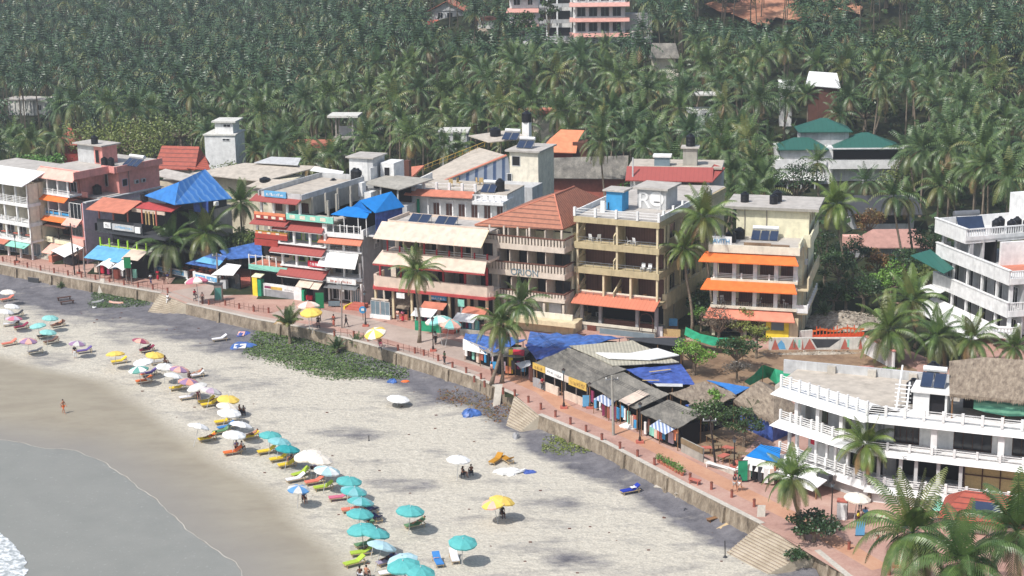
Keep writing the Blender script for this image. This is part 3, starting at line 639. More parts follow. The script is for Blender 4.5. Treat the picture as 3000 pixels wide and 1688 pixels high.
s = b.p('lettering', 'white'); scribble(s, 1.3, 6.4, 2.55, 2.9, -.05, 1); scribble(s, 9.9, 11.3, 2.6, 2.95, -.15, 2); scribble(s, 12.2, 13.8, 2.6, 2.95, -.15, 3)
b.p('terrace_floor', 'redstep').box(.4, 18, .25, 9, PZ, 2.3)
cn = b.p('canopy', 'tarpblue')
cn.slab((7.6, -.3, 4.5), (13.6, .3, 4.4), (13.8, 2.4, 5.9), (11.3, 2.2, 6.1), .05); cn.slab((13.8, 2.4, 5.4), (17.6, 5.8, 5.6), (14.9, 8.2, 7.2), (11.3, 3.2, 6.3), .05); cn.slab((11.3, 3.2, 6.1), (14.9, 8.2, 7.1), (11.5, 10, 5.6), (8, 5, 5.0), .05)
b.p('canopy_band', 'bluesign').slab((9.6, -.1, 5.05), (13.7, .8, 4.75), (13.8, 1.6, 5.3), (10.4, .9, 5.65), .03)
for x, y, z in ((7.8, 0, 4.4), (13.5, .4, 4.3), (17.4, 5.6, 5.4), (10, 4, 5.2), (3.5, 1, 3.5), (.2, .1, 4.8)): b.p('post', 'poledark').tube([(x, y, PZ), (x, y, z)], .06, 5)
b.p('back_wall', 'darkroom').box(.5, 17, 8.8, 9, 2.3, 5); b.p('back_tree_screen', 'darkgrey').box(-2.5, 7, 8.0, 8.3, PZ, 5.6)
b.p('side_awning', 'white').slab((14.6, -1.6, 4.0), (18.2, -.6, 4.2), (17.6, 1.6, 5.2), (15, 1.2, 5.2), .05)
b.p('shop_front', 'glass').box(15.2, 18.6, .2, .4, PZ, 4.2); b.p('display_rack', 'whitegrey').box(15.4, 16.6, -.7, -.2, PZ, 3.2)
b.done()
for k in range(12):
    x, y = 1.2+(k % 6)*1.9+(k//6)*.6, 1.5+(k//6)*1.7; p = R_(38); X, Y = o[0]+x*math.cos(p)+y*math.sin(p), o[1]-x*math.sin(p)+y*math.cos(p)
    t = empty('dining_table', 'red clothed dining table on the blue canopied terrace behind the banner wall', 'table', (X, Y, 2.3), -p, 'dining tables on the banner-walled terrace')
    obj('tabletop', MB().box(-.5, .5, -.4, .4, .7, .76), 'redstep', t)
    for sx in (-.42, .42):
        for sy in (-.32, .32): obj('leg', MB().box(sx-.03, sx+.03, sy-.03, sy+.03, 0, .7), 'darkwood', t)
# ---------- B5 red and yellow stepped hotel
o = (-35.3, 225.5); b = Bld('stepped_hotel', 'red and cream stepped hotel with three tiers of brick red awnings', 'hotel', o, 28)
wl = b.p('wall', 'cream'); wl.box(2.6, 11.1, 3.2, 14, PZ, 13.6); wl.box(-.6, 7.1, 3.0, 16.5, PZ, 16.1); b.p('side_wall', 'concrete').box(7.1, 7.2, 3.0, 16.5, 13.7, 16.1)
b.p('roof_deck', 'roofdeck').box(-.2, 7.0, .6, 15.6, 16.1, 16.3)
pr = b.p('parapet', 'whitegrey'); pr.box(-.3, -.1, .4, 16, 16.1, 17.0); pr.box(.3, 6.9, .3, .5, 16.1, 16.9); pr.box(6.95, 7.15, .3, 16.2, 16.1, 16.85); pr.box(-.3, 7, 15.9, 16.2, 16.1, 17)
b.p('sign_board', 'bluesign').box(1.0, 4.7, .05, .25, 16.25, 17.1); s = b.p('lettering', 'white'); scribble(s, 1.4, 4.4, 16.45, 16.85, .04, 9)
b.awn(-.9, 7.1, .8, 16.4, -.9, 15.75, 'awnred'); b.floor(.2, 7, 13.7, 15.7, 2.9, wl, 3, 'curtain', 'darkwood', 'white', .3, None, .5)
b.p('balcony_front', 'orangepost').box(-.9, 4.4, .02, .15, 13.6, 14.0); r_ = b.p('balcony_front', 'brickred'); r_.box(-.9, 4.5, .0, .2, 13.0, 13.6)
for k in range(4): b.p('balcony_panel', 'cream').box(-.5+k*1.3, .2+k*1.3, -.04, 0, 13.15, 13.5)
b.p('terrace_deck', 'roofdeck').box(4.5, 12.4, .2, 14.5, 13.4, 13.6); b.p('parapet', 'tealpaint').box(4.6, 12.4, 0, .2, 13.3, 14.15); b.p('parapet', 'tealpaint').box(4.6, 4.8, .2, 3, 13.6, 14.15)
b.p('floor_slab', 'concrete').box(7.2, 12.0, 3.0, 14, 13.0, 13.4)
for k in range(4): b.p('parapet_panel', 'cream').box(5.2+k*1.7, 6.1+k*1.7, -.03, 0, 13.5, 14.0)
for (x, y, h_) in ((7.3, 2.6, 2.6), (8.2, 4.6, 2.9), (8.0, 8, 3.0), (8.2, 11, 2.8), (9.9, 2.6, 2.3), (9.6, 5.2, 2.8), (10.4, 7.6, 2.4)): b.p('unfinished_column', 'concrete').box(x-.14, x+.14, y-.14, y+.14, 13.6, 13.6+h_)
b.awn(-1.2, 4.8, .5, 12.95, -.8, 12.4, 'awnred'); b.p('tier_edge', 'white').box(-1.2, 4.8, -.7, .2, 12.25, 12.38)
b.floor(-.7, 4.4, 10.9, 12.3, 2.8, wl, 2, 'glass', 'darkwood', 'white', .3); b.p('balcony_front', 'orangepost').box(-.8, 4.6, 0, .15, 10.9, 11.25); b.p('balcony_front', 'yellow').box(-.8, 4.6, -.02, .17, 11.25, 11.33); b.p('balcony_front', 'brickred').box(-.9, 4.6, -.02, .2, 10.2, 10.9)
for k in range(3): b.p('balcony_panel', 'cream').box(-.3+k*1.5, .3+k*1.5, -.06, -.02, 10.95, 11.2)
b.awn(2.4, 10.8, 1.6, 13.05, -.5, 11.95, 'awnred', cut=.5); b.p('tier_edge', 'white').box(2.5, 10.8, -.45, .2, 11.75, 11.87)
b.floor(3.0, 11, 9.9, 11.8, 2.4, wl, 3, 'glassblue', 'lime', 'white', .3, None, .8); b.p('tier_edge', 'white').box(2.6, 11, -.05, 2.5, 9.75, 9.9)
b.awn(1.9, 10.8, 1.0, 9.9, -.8, 8.75, 'awnred'); b.p('tier_edge', 'white').box(2.0, 10.9, -.75, .0, 8.5, 8.66)
b.floor(3.4, 11, 6.8, 8.6, 2.6, wl, 3, 'glass', 'lime', 'white', .3, None, .8); b.p('tier_edge', 'white').box(3.2, 11, -.05, 2.6, 6.6, 6.8)
b.p('sign_board', 'redpaint').box(8.0, 10.7, -.15, .0, 6.95, 7.8); s = b.p('lettering', 'white'); scribble(s, 8.4, 10.3, 7.15, 7.6, -.16, 12)
b.awn(3.3, 11.1, .9, 6.75, -1.2, 5.55, 'awnred'); b.p('tier_edge', 'white').box(3.4, 11.1, -1.15, 0, 5.3, 5.45)
b.awn(7.0, 9.4, -.6, 5.2, -2.0, 4.4, 'beige', .05); b.awn(9.4, 10.8, -.6, 5.1, -1.9, 4.3, 'beige', .05); b.p('shop_back', 'darkroom').box(2.5, 11, 2.4, 2.6, PZ, 5.4)
# left turret-like balconies
b.p('side_tower', 'concrete').box(-1.4, -.7, 2.9, 8, PZ, 13)
b.p('lower_room', 'darkroom').box(-1, 3.2, 2.0, 2.2, 7.3, 10.2); b.p('balcony_front', 'brickred').box(-1, 3.0, -.1, .1, 9.2, 10.1)
b.done()
b = Bld('corner_restaurant', 'street corner restaurant with turquoise deck and white counter wall', 'restaurant', o, 28)
b.p('deck', 'tealpaint').box(-2.2, 4.4, -.2, 3.5, 5.6, 6.3); b.rail(-2.1, 2.6, 6.3, 7.7, -.1, 'white', 4, 1); w = b.p('deck_floor', 'terracotta'); w.box(-2, 3.6, 0, 3.3, 6.32, 6.36)
w = b.p('counter_wall', 'white'); w.box(.1, 6.7, -.15, .15, 2.9, 3.75); w.box(5.4, 6.7, -.2, .2, PZ, 2.9); w.box(.05, .35, -.15, .15, PZ, 2.9)
b.p('wall_base', 'greywall').box(.35, 5.4, -.12, .12, PZ, 2.9); b.p('sign_strip', 'mauvemat').box(.4, 1.5, -.19, -.155, 3.1, 3.4); b.p('sign_strip', 'goldsign').box(1.5, 3.4, -.19, -.155, 3.0, 3.4); s = b.p('lettering', 'darkgrey'); scribble(s, 3.8, 5.5, 3.05, 3.25, -.156, 4)
for x, y in ((.2, 1.6), (3.2, .3), (6.2, 1.2), (-2, 0), (-2, 3), (4.2, 3)): b.p('post', 'poledark').box(x-.07, x+.07, y-.07, y+.07, PZ, 5.6)
b.p('back_room', 'darkroom').box(-2, 7, 2.2, 2.38, PZ, 5.5)
b.p('planter', 'netgreen').box(6.8, 7.2, -.3, .5, PZ, 3.4); b.p('clothes_rack', 'redpaint').box(7.4, 8.4, -.1, .3, 2.1, 2.7); b.p('clothes_rack', 'darkgrey').box(8.4, 10.3, .2, .8, 2.1, 3.9)
b.done()
for k in range(9):
    x, y = .8+(k % 5)*1.15, .9+(k//5)*.9; p = R_(28); X, Y = o[0]+x*math.cos(p)+y*math.sin(p), o[1]-x*math.sin(p)+y*math.cos(p)
    t = empty('restaurant_chair', 'dark chair behind the white counter wall of the corner restaurant', 'chair', (X, Y, 2.5), -p+k, 'chairs behind the white counter wall')
    obj('seat', MB().box(-.22, .22, -.22, .22, .42, .48), 'darkgrey', t); obj('backrest', MB().box(-.22, .22, .18, .22, .48, 1.0), 'metalgrey', t)
    for sx in (-.2, .2):
        for sy in (-.2, .2): obj('leg', MB().box(sx-.02, sx+.02, sy-.02, sy+.02, -.6, .42), 'black', t)
b = Bld('ticket_kiosk', 'yellow and green kiosk column beside the white counter wall', 'kiosk', G(('A4',200,740), PZ), 28)
b.p('body', 'yellow').box(-.75, .1, -.4, .5, PZ, 4.6); b.p('side_panel', 'netgreen').box(.1, .7, -.35, .5, PZ, 4.3); b.p('cap', 'paleyellow').slab((-.8, -.45, 4.7), (.8, -.45, 4.7), (.8, .6, 5.0), (-.8, .6, 5.0), .1); b.done()
# ---------- B6 narrow white building with bright blue roof
o = (-25.7, 221.0); b = Bld('narrow_hotel', 'narrow white guesthouse with a bright blue pitched roof on top', 'guesthouse', o, 24)
wl = b.p('wall', 'white'); wl.box(0, 5.7, 1.8, 11.5, PZ, 11.5)
b.p('side_wall', 'greywall').box(5.55, 5.78, .2, 11.5, PZ, 11.5)
b.p('roof_deck', 'roofgrey').box(0, 5.7, .2, 11.4, 11.5, 11.62); pr = b.p('parapet', 'white'); pr.box(-.3, 6.1, -.1, .1, 11.35, 12.0); pr.box(5.6, 5.8, .1, 6, 11.6, 12.5); pr.box(-.3, .35, -.1, .1, 12, 13.1); pr.box(5.7, 6.1, -.12, .1, 12, 12.6); pr.box(-.1, .1, .1, 5, 11.6, 12.9)
b.rail(.35, 5.7, 12.0, 13.1, -.02, 'white', 5, 1, .13); b.p('rail_grille', 'metalgrey').box(.5, 5.6, -.01, .01, 12.2, 12.24).box(.5, 5.6, -.01, .01, 12.5, 12.54).box(.5, 5.6, -.01, .01, 12.8, 12.84)
b.p('balcony_end', 'white').slab((.35, 0, 11.6), (.36, -.01, 11.6), (.36, .01, 11.61), (.35, .01, 11.61), .01)
b.awn(-.8, 6.0, .5, 11.4, -.8, 10.6, 'awntile', cut=.15); b.floor(.3, 5.4, 9.5, 10.9, 1.7, wl, 2, 'glass', 'whitegrey', 'white', .36, None, .8); b.rail(.5, 5.3, 9.5, 10.2, .15, 'metalgrey', 4, 2, .05)
b.p('floor_slab', 'white').box(0, 5.7, -.05, 1.8, 9.25, 9.5)
b.awn(-.6, 5.4, .3, 9.45, -1.5, 7.45, 'white', .08, cut=.25, label='wide plain white awning'); b.floor(.1, 5.4, 5.75, 7.9, 1.8, wl, 2, 'glass', 'whitegrey', 'white', .3, None, .8)
b.p('floor_slab', 'white').box(-.05, 5.6, -.1, 1.8, 5.3, 5.75); b.p('sign_board', 'white').box(.4, 5.1, -.9, -.7, 5.0, 5.75); s = b.p('lettering', 'redstep'); scribble(s, 1.1, 4.6, 5.15, 5.5, -.91, 14)
b.awn(.2, 5.3, -.1, 5.0, -1.4, 4.4, 'metalgrey', .05, label='grey tin porch roof'); b.floor(.1, 5.5, PZ+.3, 4.9, 1.0, wl, 3, 'darkroom', 'white', 'white', .22, None, .75)
b.p('side_wall', 'white').box(5.35, 5.55, -.2, 1.8, PZ, 5.0); b.win(3.6, 5.0, PZ+.3, 4.2, .3, 'white', 'glassblue', 3, 'glazed_door')
t = b.p('roof_shed_wall', 'tarpdeep'); t.box(2.6, 9.0, 1.4, 1.5, 11.6, 14.4); t.box(7.0, 7.1, 1.6, 6, 11.6, 14.6)
t.v.clear(); t.f.clear(); t.slab((7.2, 1.5, 14.9), (7.25, 1.5, 14.9), (8.7, 6.6, 14.9), (8.65, 6.6, 14.9), 3.2)
b.p('shed_dark_room', 'darkroom').box(1.6, 5.1, 2.6, 7.5, 11.62, 14.0)
r1 = b.p('pitched_roof', 'tarpbright'); r1.slab((2.7, 4.6, 15.2), (7.4, .6, 14.9), (6.6, 5.6, 16.9), (4.3, 2.0, 16.3), .08) if 0 else None
r1.slab((1.1, .0, 14.5), (6.6, .1, 14.3), (6.2, 2.6, 15.3), (2.3, 2.4, 15.2), .07)
r1.slab((7.4, 1.1, 14.9), (9.2, 6.3, 14.9), (7.4, 6.0, 17.0), (4.6, 1.9, 16.3), .07); b.p('side_deck', 'white').box(5.8, 8.8, 1.5, 8, 11.4, 11.6); r1.slab((4.6, 1.9, 16.25), (7.4, 6.0, 16.95), (4.2, 8, 15.2), (2.6, 3.2, 15.0), .07)
b.p('roof_gable', 'tarpbright').add([(2.6, 3.2, 14.95), (4.6, 1.9, 16.3), (6.9, .9, 14.85), (6.2, 2.6, 15.2), (2.3, 2.4, 15.1), (2.6, 3.25, 14.9)], [(0, 1, 2, 3, 4)])
for x, y in ((1.3, .2), (3.0, .2), (5.2, .2), (6.4, .3)): b.p('post', 'white').box(x-.05, x+.05, y, y+.1, 11.6, 14.3)
b.win(3.4, 5.0, 9.3, 10.7, 5.78, 'whitegrey', 'greywall', 0, ax='y', side=1)
kit(b, ((5.79, 4, 10, 1), (5.79, 7.5, 6.6, 1)), ((5.85, 5.6, PZ, 11.4),))
b.p('entrance_steps', 'redstep').box(4.2, 6.6, -2.6, -.3, PZ, 2.1).box(4.3, 6.6, -2.0, -.3, 2.1, 2.3).box(4.4, 6.6, -1.4, -.3, 2.3, 2.5); b.p('step_edge', 'yellow').box(4.0, 4.2, -2.6, -.3, PZ, 2.35)
b.done()
# ---------- B7 cream hotel with red posts
o = (-19.0, 212.7); b = Bld('awning_hotel', 'cream hotel with two long pale awnings over red balcony posts', 'hotel', o, 25)
wl = b.p('wall', 'orionwall'); wl.box(2.4, 17.6, 3.0, 7, PZ, 14.6)
b.p('roof_deck', 'roofgrey').box(2.4, 17.4, 1.2, 7, 14.6, 14.8); pr = b.p('parapet', 'beige'); pr.box(2.5, 17.2, 1.0, 1.25, 14.6, 15.2); pr.box(2.4, 2.6, 1.2, 7, 14.8, 15.25); pr.box(2.5, 17.4, 6.8, 7, 14.8, 15.1)
for k in range(4):
    a = 1.6+k*3.95; b.p('awning', 'beige').slab((a, -1.5, 13.2), (a+3.85, -1.5, 13.2), (a+3.85, 1.0, 15.0), (a, 1.0, 15.0), .07)
    b.p('awning_seam', 'tancream').slab((a+3.85, -1.5, 13.18), (a+3.95, -1.5, 13.18), (a+3.95, 1.0, 15.02), (a+3.85, 1.0, 15.02), .1)
b.floor(2.6, 17.6, 11.2, 13.4, 2.7, wl, 6, 'glass', 'darkwood', None, .2, 'beige', .55)
for k in range(9): x = 2.8+k*1.83; b.p('red_post', 'redpost').box(x-.09, x+.09, .1, .28, 11.2, 14.2 if k % 3 == 0 else 12.0)
b.rail(2.8, 17.5, 11.2, 11.9, .2, 'whitegrey', 8, 2, .04, posts=False)
b.p('floor_slab', 'beige').box(2.2, 17.9, .0, 2.9, 10.9, 11.2)
b.awn(1.5, 17.9, .2, 11.3, -1.7, 9.9, 'beige', .08, cut=.5); b.p('awning_edge', 'redfascia').box(1.5, 17.9, -1.68, -1.55, 9.6, 9.83)
b.floor(1.6, 17.5, 7.0, 9.8, 3.0, wl, 5, 'glass', 'darkwood', None, .2, 'orionwall', .5)
for k in range(6): x = 1.6+k*3.15; b.p('red_post', 'redpost').box(x-.12, x+.12, .0, .25, 7.0, 10.2)
bp = b.p('balcony_front', 'beige'); bp.prism([(.5, .5), (1.1, -.5), (17.6, -.4), (18.2, .3), (17.7, .1), (17.3, -.15), (1.3, -.25), (.8, .5)], 6.4, 7.85); bp.box(.4, .6, .4, 3, 6.4, 7.85)
b.p('floor_slab', 'orionwall').box(.7, 17.9, -.15, 3.0, 6.3, 6.95); b.p('red_band', 'redfascia').prism([(.2, .6), (.9, -.8), (17.8, -.7), (18.5, .4), (18.0, .8), (.6, .8)], 6.05, 6.38)
b.floor(.6, 17.4, PZ+.2, 6.0, 2.4, wl, 6, 'darkroom', 'concrete', 'tancream', .3, None, .8)
b.p('cafe_front', 'orionwall').box(.2, 2.8, -.1, .1, 4.4, 4.6); b.win(.1, 1.5, 2.4, 4.3, -.1, 'whitegrey', 'glassblue', 1, 'shop_window'); b.win(1.6, 3.0, 2.4, 4.3, -.1, 'whitegrey', 'glassblue', 1, 'shop_window'); b.p('plinth', 'white').box(0, 3.1, -.3, .2, PZ, 2.4)
b.p('shop_sign', 'bluepaint').box(8.8, 11.4, .1, .25, 5.2, 5.8); s = b.p('lettering', 'white'); scribble(s, 9.1, 11.2, 5.3, 5.6, .09, 22)
b.p('plan_sign', 'white').box(4.5, 5.7, -.9, -.75, 5.2, 5.9)
for x0, zz in ((8.3, 4.1), (14.3, 4.0)):
    b.awn(x0, x0+3.4, -.2, zz+.9, -1.5, zz+.3, 'terracotta', .06, label='red tiled kiosk roof'); b.awn(x0-.5, x0+2.6, -1.5, zz+.3, -3.2, zz-.35, 'white', .05, label='white canvas flap')
    b.p('kiosk_wall', 'aqua').box(x0+.2, x0+2.6, -1.6, -1.45, PZ+.1, 3.4); b.p('kiosk_post', 'tealpaint').box(x0+.0, x0+.08, -2.9, -2.82, PZ, zz-.3)
    for k in range(5): b.p('clothes', ('darkgrey','mauvemat','bluesign','white','tealpaint')[k]).box(x0+.4+k*.45, x0+.7+k*.45, -1.9, -1.7, 2.4, 3.6)
b.p('green_screen', 'netgreen').box(8.6, 12.4, -3.6, -3.5, PZ, 3.2); b.p('red_steps', 'redstep').box(12.6, 14.2, -3.5, 0, PZ, 2.2).box(12.6, 14.2, -2.3, 0, 2.2, 2.6).box(12.7, 14.1, -1.2, 0, 2.6, 3.0)
b.p('lamp_pillar', 'white').box(13.8, 14.05, -.6, -.35, PZ, 5.0); b.p('mint_box', 'tealpaint').box(13.5, 14.4, -.75, -.5, 4.9, 5.8)
kit(b, ((6.2, 2.7, 12.2, 0), (12.4, 2.7, 12.2, 0), (9.2, 3, 8.4, 0)), ((17.7, 3.4, PZ, 14.5),))
b.p('ramp_wall', 'concrete').box(15, 18.5, -3.4, -3.2, PZ, 2.7)
b.done()
solar(o, 25, 5.0, 1.9, 14.8, 2, 'left pair of solar panels on the cream awning hotel roof', False, 1.35); solar(o, 25, 9.0, 1.7, 14.8, 2, 'right pair of solar panels on the cream awning hotel roof', False, 1.35)
b = Bld('thatched_stall', 'small grey thatched stall in front of the cream awning hotel', 'stall', G(('A4',1650,960), PZ), 25)
b.p('thatch_roof', 'thatch').slab((-2.4, -1.2, 3.6), (1.6, -1.2, 3.5), (1.2, 2.0, 6.0), (-.6, 2.0, 6.0), .15)
b.p('curtain_rack', 'darkgrey').box(-1.6, 1.3, .2, .6, 2.0, 3.5); b.p('clothes_rack', 'redpaint').box(-1.9, -1.6, -1.0, .2, 2.1, 3.4); b.p('clothes_rack', 'white').box(-1.2, -.9, -1.0, .0, 2.3, 3.4); b.p('clothes_rack', 'redstep').box(-.6, 1.3, -1.1, -.9, PZ, 2.6)
for x in (-2.2, 1.4): b.p('post', 'wood').box(x-.05, x+.05, -1.1, -1.0, PZ, 3.6)
b.done()
# ---------- B8 hotel with tiled hip roof
o = (7.0, 208.9); b = Bld('tiled_hotel', 'beige hotel lettered ORION with a terracotta tiled hip roof', 'hotel', o, 25)
wl = b.p('wall', 'paleyellow'); wl.box(-11.2, -.1, 3.0, 19, PZ, 13.2); wl.box(-9.5, -1.2, 3.6, 18, 13.2, 14.3)
b.p('side_wall', 'orionwall').box(-.25, -.08, .5, 3.0, PZ, 4.3)
h = b.p('hip_roof', 'tileroof'); e = [(-13.2, .2, 13.95), (-.5, .5, 14.25), (.4, 17.5, 14.4), (-12.6, 17.5, 14.2)]; r1, r2 = (-3.3, 4.3, 18.0), (-2.9, 10.2, 18.1)
h.add(e+[r1, r2]+[(x, y, z-.15) for x, y, z in e], [(0,1,4),(1,2,5,4),(2,3,5),(3,0,4,5),(0,6,7,1),(1,7,8,2),(2,8,9,3),(3,9,6,0)])
b.p('hip_ridge', 'terracotta').tube([e[1], r1, r2], .12, 5).tube([e[0], r1], .1, 5); b.p('soffit', 'cream').add([(x, y, z-.17) for x, y, z in e], [(3, 2, 1, 0)])
for i, (zf, zc, z0_) in enumerate(((4.5, 7.2, 4.3), (7.75, 10.9, 7.5), (11.25, 13.9, 11.0))):
    x0 = -11.3+.25*(2-i)
    b.floor(x0+.3, -.3, zf, zc, 3.0 if i < 2 else 3.2, wl, 4, 'glass', 'darkwood', None, .2, 'orionwall', .86)
    b.p('floor_slab', 'orionwall').box(x0+.1, -.1, .1, 3.0, zf-.2, zf)
    bf = b.p('balcony_front', 'orionwall'); top = (5.62, 9.4, 12.95)[i]; bot = (4.35, 7.5, 11.1)[i]; m = bot+.75 if i else bot+.5
    bf.box(x0, -.05, -.1, .1, bot, m); bf.box(-.2, 0, .1, 3.2, bot, m); n = 24
    for k in range(n): c = x0+.1+(k+.5)*(-.2-x0)/n; bf.box(c-.13, c+.13, -.1, .1, m, top-.12)
    for k in range(6): c = .2+(k+.5)*.5; bf.box(-.2, 0, c-.15, c+.13, m, top-.12)
    b.p('rail_cap', 'brown').box(x0-.05, .05, -.16, .16, top-.12, top).box(-.26, .06, .16, 3.2, top-.12, top)
for k, x in enumerate((-11, -8.9, -6.9, -5.2, -.6)): b.p('column', 'orionwall').box(x-.12, x+.12, .2, .44, 11.2, 14.1)
b.floor(-9, -.2, PZ, 4.1, 2.6, wl, 3, 'doorwhite', 'orionwall', 'orionwall', .3, None, .5)
b.p('white_shutter', 'doorwhite').box(-2.9, -1.1, 1.2, 1.3, PZ+.1, 3.9)
for k in range(3):
    for j in range(3): b.p('grille_block', 'darkroom').box(-11.0+k*.5, -10.7+k*.5, .09, .13, 9.9, 10.6) if j == 0 else None
b.p('forecourt_wall', 'cream').box(-9.5, 1.5, -1.2, -.9, PZ, 3.2); b.p('forecourt_step', 'tancream').box(-9, 1, -.9, .1, PZ, 2.4).box(-8.5, 2.5, -2.6, -1.25, PZ, 2.5)
b.p('side_eave', 'terracotta').slab((-13.3, .3, 12.4), (-11.5, -.1, 12.3), (-11.4, 2.6, 13.6), (-13.2, 2.8, 13.6), .1)
b.p('side_tower', 'orionwall').box(-12.9, -11.3, 1.2, 8, PZ, 12.6); b.win(-12.7, -11.6, 11.4, 12.2, 1.2, 'terracotta', 'glass', 2)
t = textmesh('lettering', 'ORION', 1.25, 'glassblue', b.root, (-5.8, -.13, 7.68-PZ), (R_(90), 0, 0), .05)
b.p('plinth_terrace', 'tancream').box(-11.5, 1.5, -1.0, 6, .2, PZ+.02)
r8 = b.done(); K8 = .976; r8.location = (o[0]*K8, o[1]*K8, H+(PZ-H)*K8); r8.scale = (K8,)*3
# ---------- B9 tan hotel with brown curtains
o = (18.5, 200.8); b = Bld('tan_hotel', 'tan hotel with brown curtained balconies, white roof railing and a blue stair box', 'hotel', o, 26)
wl = b.p('wall', 'tancream'); wl.box(-11.2, -.6, 3.2, 27, PZ, 16); sd = b.p('side_wall', 'tancream'); sd.box(-.6, -.45, 3.4, 27, PZ, 16)
for (z0_, z1_, y) in ((16.0, 16.75, 0), (12.6, 13.4, 0), (9.35, 10.15, 0)):
    f = b.p('floor_slab', 'tanfascia'); f.box(-11.6, .1, -.1, 3.2, z0_, z1_); f.box(-.4, .1, 3.2, 26 if z0_ > 15 else 20, z0_+.05, z1_)
for i, (zf, zc) in enumerate(((13.42, 16), (10.17, 12.6), (6.1, 9.35))):
    b.floor(-11.3, -.1, zf, zc, 2.6, wl, 2 if i < 2 else 3, 'curtain', 'darkwood', 'tancream', .26, 'tanfascia', .93)
    b.rail(-11.2, -.1, zf, zf+.75, .12, 'metalgrey', 10, 2, .04, posts=False)
    for x in (-11.2, -6.2): b.p('arched_divider', 'tancream').prism([(x, .05), (x+.15, .05), (x+.15, 2.6), (x, 2.6)], zf, zf+1.1).slab((x, .05, zf+1.1), (x+.15, .05, zf+1.1), (x+.15, 2.6, zf+2.3), (x, 2.6, zf+2.3), .6)
    for y in (5, 9, 13, 17): b.win(y, y+2.0, zf+.2, zc-.4, -.45, 'tancream', 'glass', 1, ax='y', side=1)
    for y in (3.4, 8, 12, 16, 20): b.p('column', 'tancream').box(-.1, .1, y-.15, y+.15, zf-.05, zc)
    b.p('side_parapet', 'tanfascia').box(-.02, .1, 3.3, 20, zf-.05, zf+.55)
b.p('side_band', 'tancream').box(-.4, .15, 2.5, 19, 5.0, 6.9)
b.p('floor_slab', 'tanfascia').box(-11.3, .1, 0, 3.2, 5.85, 6.08)
b.awn(-11.4, .1, .6, 6.75, -1.6, 5.7, 'awntile', .1); b.p('awning_edge', 'cream').box(-11.2, .1, .55, .75, 6.76, 6.95)
b.p('cafe_room', 'darkroom').box(-11, -.5, 3.0, 3.19, 2.8, 5.8)
for x in (-10.6, -8.0, -2.9, -.3): b.p('column', 'greywall').box(x-.2, x+.2, .0, .4, PZ, 5.7)
b.p('terrace', 'concrete').box(-10.9, -.2, -.3, 3.1, PZ, 2.7); b.p('terrace_edge', 'cream').box(-11, -.1, -.4, -.25, 2.6, 2.95); b.p('bench', 'brown').box(-7.6, -3.2, .45, .8, 2.7, 3.4).box(-2.7, -.5, .45, .8, 2.7, 3.3)
b.p('glass_shop', 'glassblue').box(-7.5, .0, -1.3, -1.2, PZ, 2.6); b.p('door', 'doorbrown').box(-9.6, -8.4, -.5, -.42, PZ, 2.6)
b.p('stair', 'cream').slab((-11.9, -1.6, 2.0), (-11.3, -1.6, 2.0), (-11.0, 1.5, 4.4), (-11.6, 1.5, 4.4), .3)
for k in range(4): b.p('stair_column', 'whitegrey').box(-11.9, -11.7, -.3+k*.5, -.1+k*.5, PZ, 3.0+k*.3)
b.p('arch', 'darkwood').tube([(-2.2, -.8, 2.7), (-2.2, -.8, 4.3), (-1.9, -.8, 4.9), (-1.3, -.8, 5.1), (-.7, -.8, 4.9), (-.4, -.8, 4.3), (-.4, -.8, 2.7)], .07, 5)
b.p('roof_deck', 'roofgrey').box(-11.4, -.2, .1, 26.5, 16.1, 16.8)
b.rail(-11.5, 0, 16.8, 17.9, 0, 'white', 4, 3, .3); m = b.p('railing', 'white'); m.box(-.1, .1, .1, 20, 16.8, 17.5)
for k in range(6): m.box(-.14, .14, 1.5+k*3.5, 1.8+k*3.5, 16.8, 18)
b.p('railing', 'white').box(-11.6, -11.4, .1, 12, 16.8, 17.5)
b.rail(-9.2, -8.9, 16.8, 18.2, 3.5, 'white', 1, 1, .3)
b.p('blue_stair_box', 'bluepaint').box(-9.0, -6.8, 4.5, 6.8, 16.8, 19.4); b.win(-8.8, -8.5, 17, 18, 4.5, 'bluepaint', 'darkroom', 0, 'vent'); b.p('stair_box_slab', 'roofgrey').box(-9.4, -6.4, 4.2, 7.2, 19.4, 19.6)
b.p('grey_stair_block', 'whitegrey').box(-5.9, -1.9, 7.6, 11.8, 16.8, 19.4); b.p('block_slab', 'roofgrey').box(-6.4, -1.5, 7.1, 12.3, 19.4, 19.65); b.p('pipe', 'white').box(-2.7, -2.6, 7.4, 7.5, 16.8, 19.6)
gm = b.p('painted_disc', 'white'); gm.tube([(-3.2, 7.59, 18.2), (-3.2, 7.52, 18.2)], 1.0, 20); d2 = b.p('painted_ring', 'darkgrey')
d2.box(-3.55, -2.75, 7.49, 7.515, 17.72, 17.86)
kit(b, ((-.44, 7.6, 11.2, 1), (-.44, 11.6, 7.6, 1), (-.44, 15.5, 14.4, 1), (-9.4, 3.2, 2.9, 0)), ((-.4, 6.8, PZ, 16), (-.4, 15, PZ, 16)))
textmesh('lettering', 'R', 3.1, 'white', b.root, (-4.9, 7.55, 16.9-PZ), (R_(90), 0, 0), .04)
b.done()
chairs(o, 26, ((-9.6, 1.0), (-8.7, 1.2), (-4.4, 1.1), (-3.5, .9)), 13.42, 'white plastic chair on the top balcony of the tan hotel', 'chairs on the tan hotel top balcony'); chairs(o, 26, ((-9.6, .9), (-8.2, 1.2), (-5.6, .9), (-2.4, 1.1)), 6.1, 'brown chair on the lowest balcony of the tan hotel', 'chairs on the tan hotel lowest balcony', 'wood')
